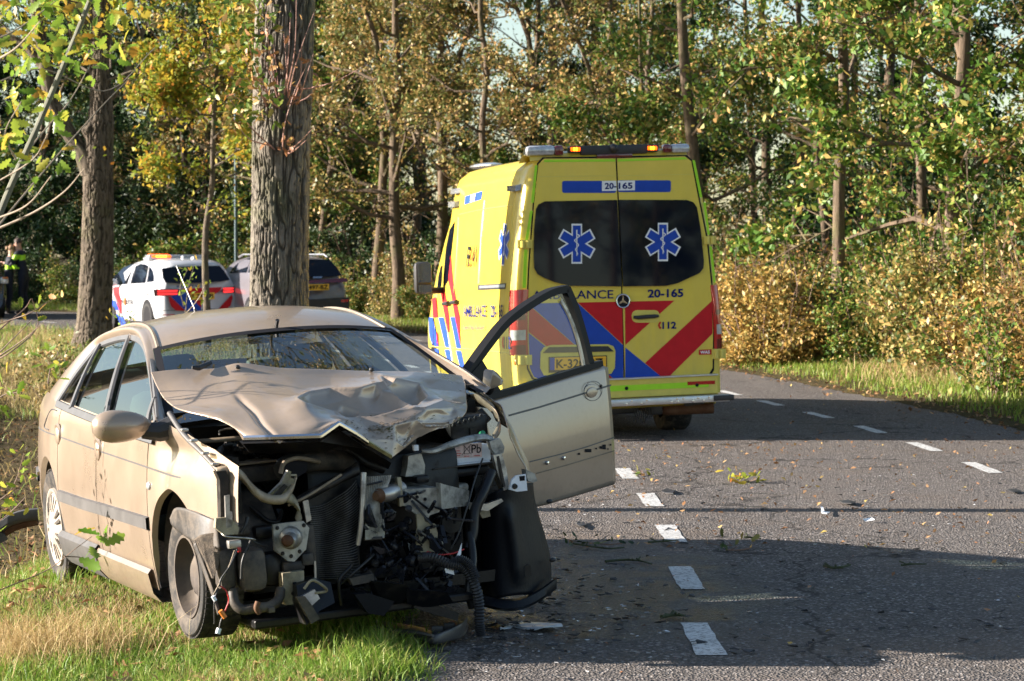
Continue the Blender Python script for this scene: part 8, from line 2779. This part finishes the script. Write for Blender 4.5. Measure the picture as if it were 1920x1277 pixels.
# yellow green leaf spray on the road
def spray(px, n, s_, leaf, name, label, L=0.06, h=0.06, group=None):
    o, p0 = gthing(name, label, 'leaves', px, 0.0, group)
    r_ = np.random.RandomState(int(px[0]))
    P = np.stack([r_.normal(0, s_, n), r_.normal(0, s_, n), np.abs(r_.normal(h * .4, h * .5, n)) + .01], 1)
    V, F = oak_leaves(P, L, r_)
    mesh_np('leaves', V, F, M[leaf], o)
    mm = MB()
    for k in range(3):
        e = r_.normal(0, s_ * 1.4, 3); e[2] = .03
        mm.tube(spline([(0, 0, .012), tuple(e * .5), tuple(e)], 8), .003, 5)
    mm.build('stem', M['twig'], o)
spray((1395, 905), 26, .07, 'leaf_bright', 'leaf_spray', 'bright yellow green spray of leaves lying on the sunny road', 0.07, 0.07)
spray((1208, 892), 7, .05, 'leaf_bright', 'leaf_spray', 'pale yellow leaves beside the worn white dash', 0.06, .03)
spray((1375, 1027), 6, .05, 'leaf_orange', 'leaf_spray', 'orange leaves lying in the shaded part of the road', 0.06, .04)
spray((1110, 1022), 16, .10, 'leaf_dark', 'leaf_spray', 'green mossy twig cluster in the shade right of the wreck', 0.05, .04)
spray((1360, 1035), 9, .05, 'leaf_dark', 'leaf_spray', 'small dark green leaf cluster in the road shade', 0.045, .03)
# broken twigs and bark
def stick(pts, r, mat, label, px):
    o, p0 = gthing('broken_twig', label, 'twig', px, 0.0)
    r_ = np.random.RandomState(int(px[0] + px[1]))
    q = spline([gpt(x, y, .008 + .006 * r_.rand()) - p0 for x, y in pts], 14)
    q[:, 2] = np.maximum(q[:, 2] + .004, r)
    mm = MB().tube(q, np.linspace(r, r * .5, 14), 6)
    mm.build('stem', M[mat], o)
    mm = MB()
    for k in range(4):
        b = q[r_.randint(2, 12)]; mm.tube([b, b + r_.normal(0, .03, 3) * [1, 1, .2] + [0, 0, .01]], r * .6, 5)
    tag(mm.build('side_shoot', M[mat], o), None, None, kind='stuff')
M['moss'] = plain('mossy_twig', (0.045, 0.055, 0.022), 0.9, var=0.4, scale=40)
stick([(1135, 1054), (1170, 1051), (1200, 1053), (1222, 1059)], .008, 'moss', 'curved mossy twig in the shade between two white dashes', (1180, 1054))
stick([(1240, 1158), (1262, 1155), (1286, 1156)], .010, 'dark_bark' if 'dark_bark' in M else 'moss', 'short dark stick beside the nearest white dash', (1262, 1158))
stick([(1075, 1020), (1110, 1026), (1145, 1030), (1160, 1028)], .007, 'moss', 'mossy twig lying across the shaded road before the open door', (1115, 1026))
stick([(1215, 1018), (1250, 1016), (1272, 1014)], .006, 'moss', 'thin green twig lying over the white dash edge', (1245, 1017))
stick([(1545, 1062), (1565, 1066), (1590, 1062), (1595, 1060)], .009, 'moss', 'knotted dark twig in the road shade right of centre', (1570, 1064))
stick([(1690, 1061), (1715, 1059), (1738, 1059)], .006, 'moss', 'thin straight twig in the road shade at the right', (1712, 1060))
stick([(1395, 1008), (1412, 1009), (1426, 1007)], .007, 'moss', 'short twig near the shade edge in mid road', (1410, 1009))
# black plastic scraps and a white chip
def scrap(px, pts, mat, label, z=.02):
    o, p0 = gthing('plastic_scrap', label, 'debris', px, 0.0)
    r_ = np.random.RandomState(int(px[0]))
    P = [gpt(x, y, .006 + r_.rand() * z) - p0 for x, y in pts]
    MB().prism(P, (0, 0, .005)).build('scrap', M[mat], o, smooth=0)
scrap((1252, 923), [(1240, 922), (1250, 916), (1264, 921), (1262, 926), (1248, 925)], 'black_plastic', 'black torn plastic scrap on the sunny road near the dashes')
scrap((1548, 958), [(1539, 950), (1543, 951), (1546, 960), (1556, 961), (1550, 964), (1540, 962)], 'battery', 'white plastic chip at the thin trunk shadow')
scrap((1585, 941), [(1575, 940), (1590, 938), (1605, 942), (1596, 945), (1580, 944)], 'black_plastic', 'dark plastic sliver on the sunny part of the road')
scrap((1900, 920), [(1888, 919), (1905, 917), (1915, 922), (1900, 924)], 'black_plastic', 'dark plastic scrap near the right dashes at the edge')
scrap((1628, 975), [(1618, 974), (1635, 972), (1640, 975), (1622, 978)], 'battery', 'flat pale chip beside the sunlit strip')
scrap((1090, 983), [(1080, 983), (1095, 979), (1100, 985), (1088, 988)], 'black_plastic', 'small black scrap at the shade edge beside the open door')

# splinters of glass and plastic thrown out round the nose
rgd = np.random.RandomState(31)
for nm, mt, n, sx, z_ in (('plastic_splinters', 'black_plastic', 420, .036, .016), ('glass_splinters', 'lens_clear', 420, .016, .006)):
    mm = MB()
    for k in range(n):
        if rgd.rand() < .6:
            x, y = rgd.normal(980, 130), rgd.normal(1150, 60)
        else:
            x, y = rgd.uniform(1020, 1900), rgd.uniform(880, 1240)
        if x < 880 or y < 860:
            continue
        c = gpt(x, y, .002)
        th = np.sort(rgd.uniform(0, 6.28, 4)); r_ = sx * rgd.uniform(.2, 1, 4)
        mm.prism([c + [r_[i] * math.cos(th[i]), r_[i] * math.sin(th[i]), rgd.uniform(.002, z_)] for i in range(4)], (0, 0, .003))
    tag(mm.build(nm, M[mt], None, smooth=0), None, None, kind='stuff')
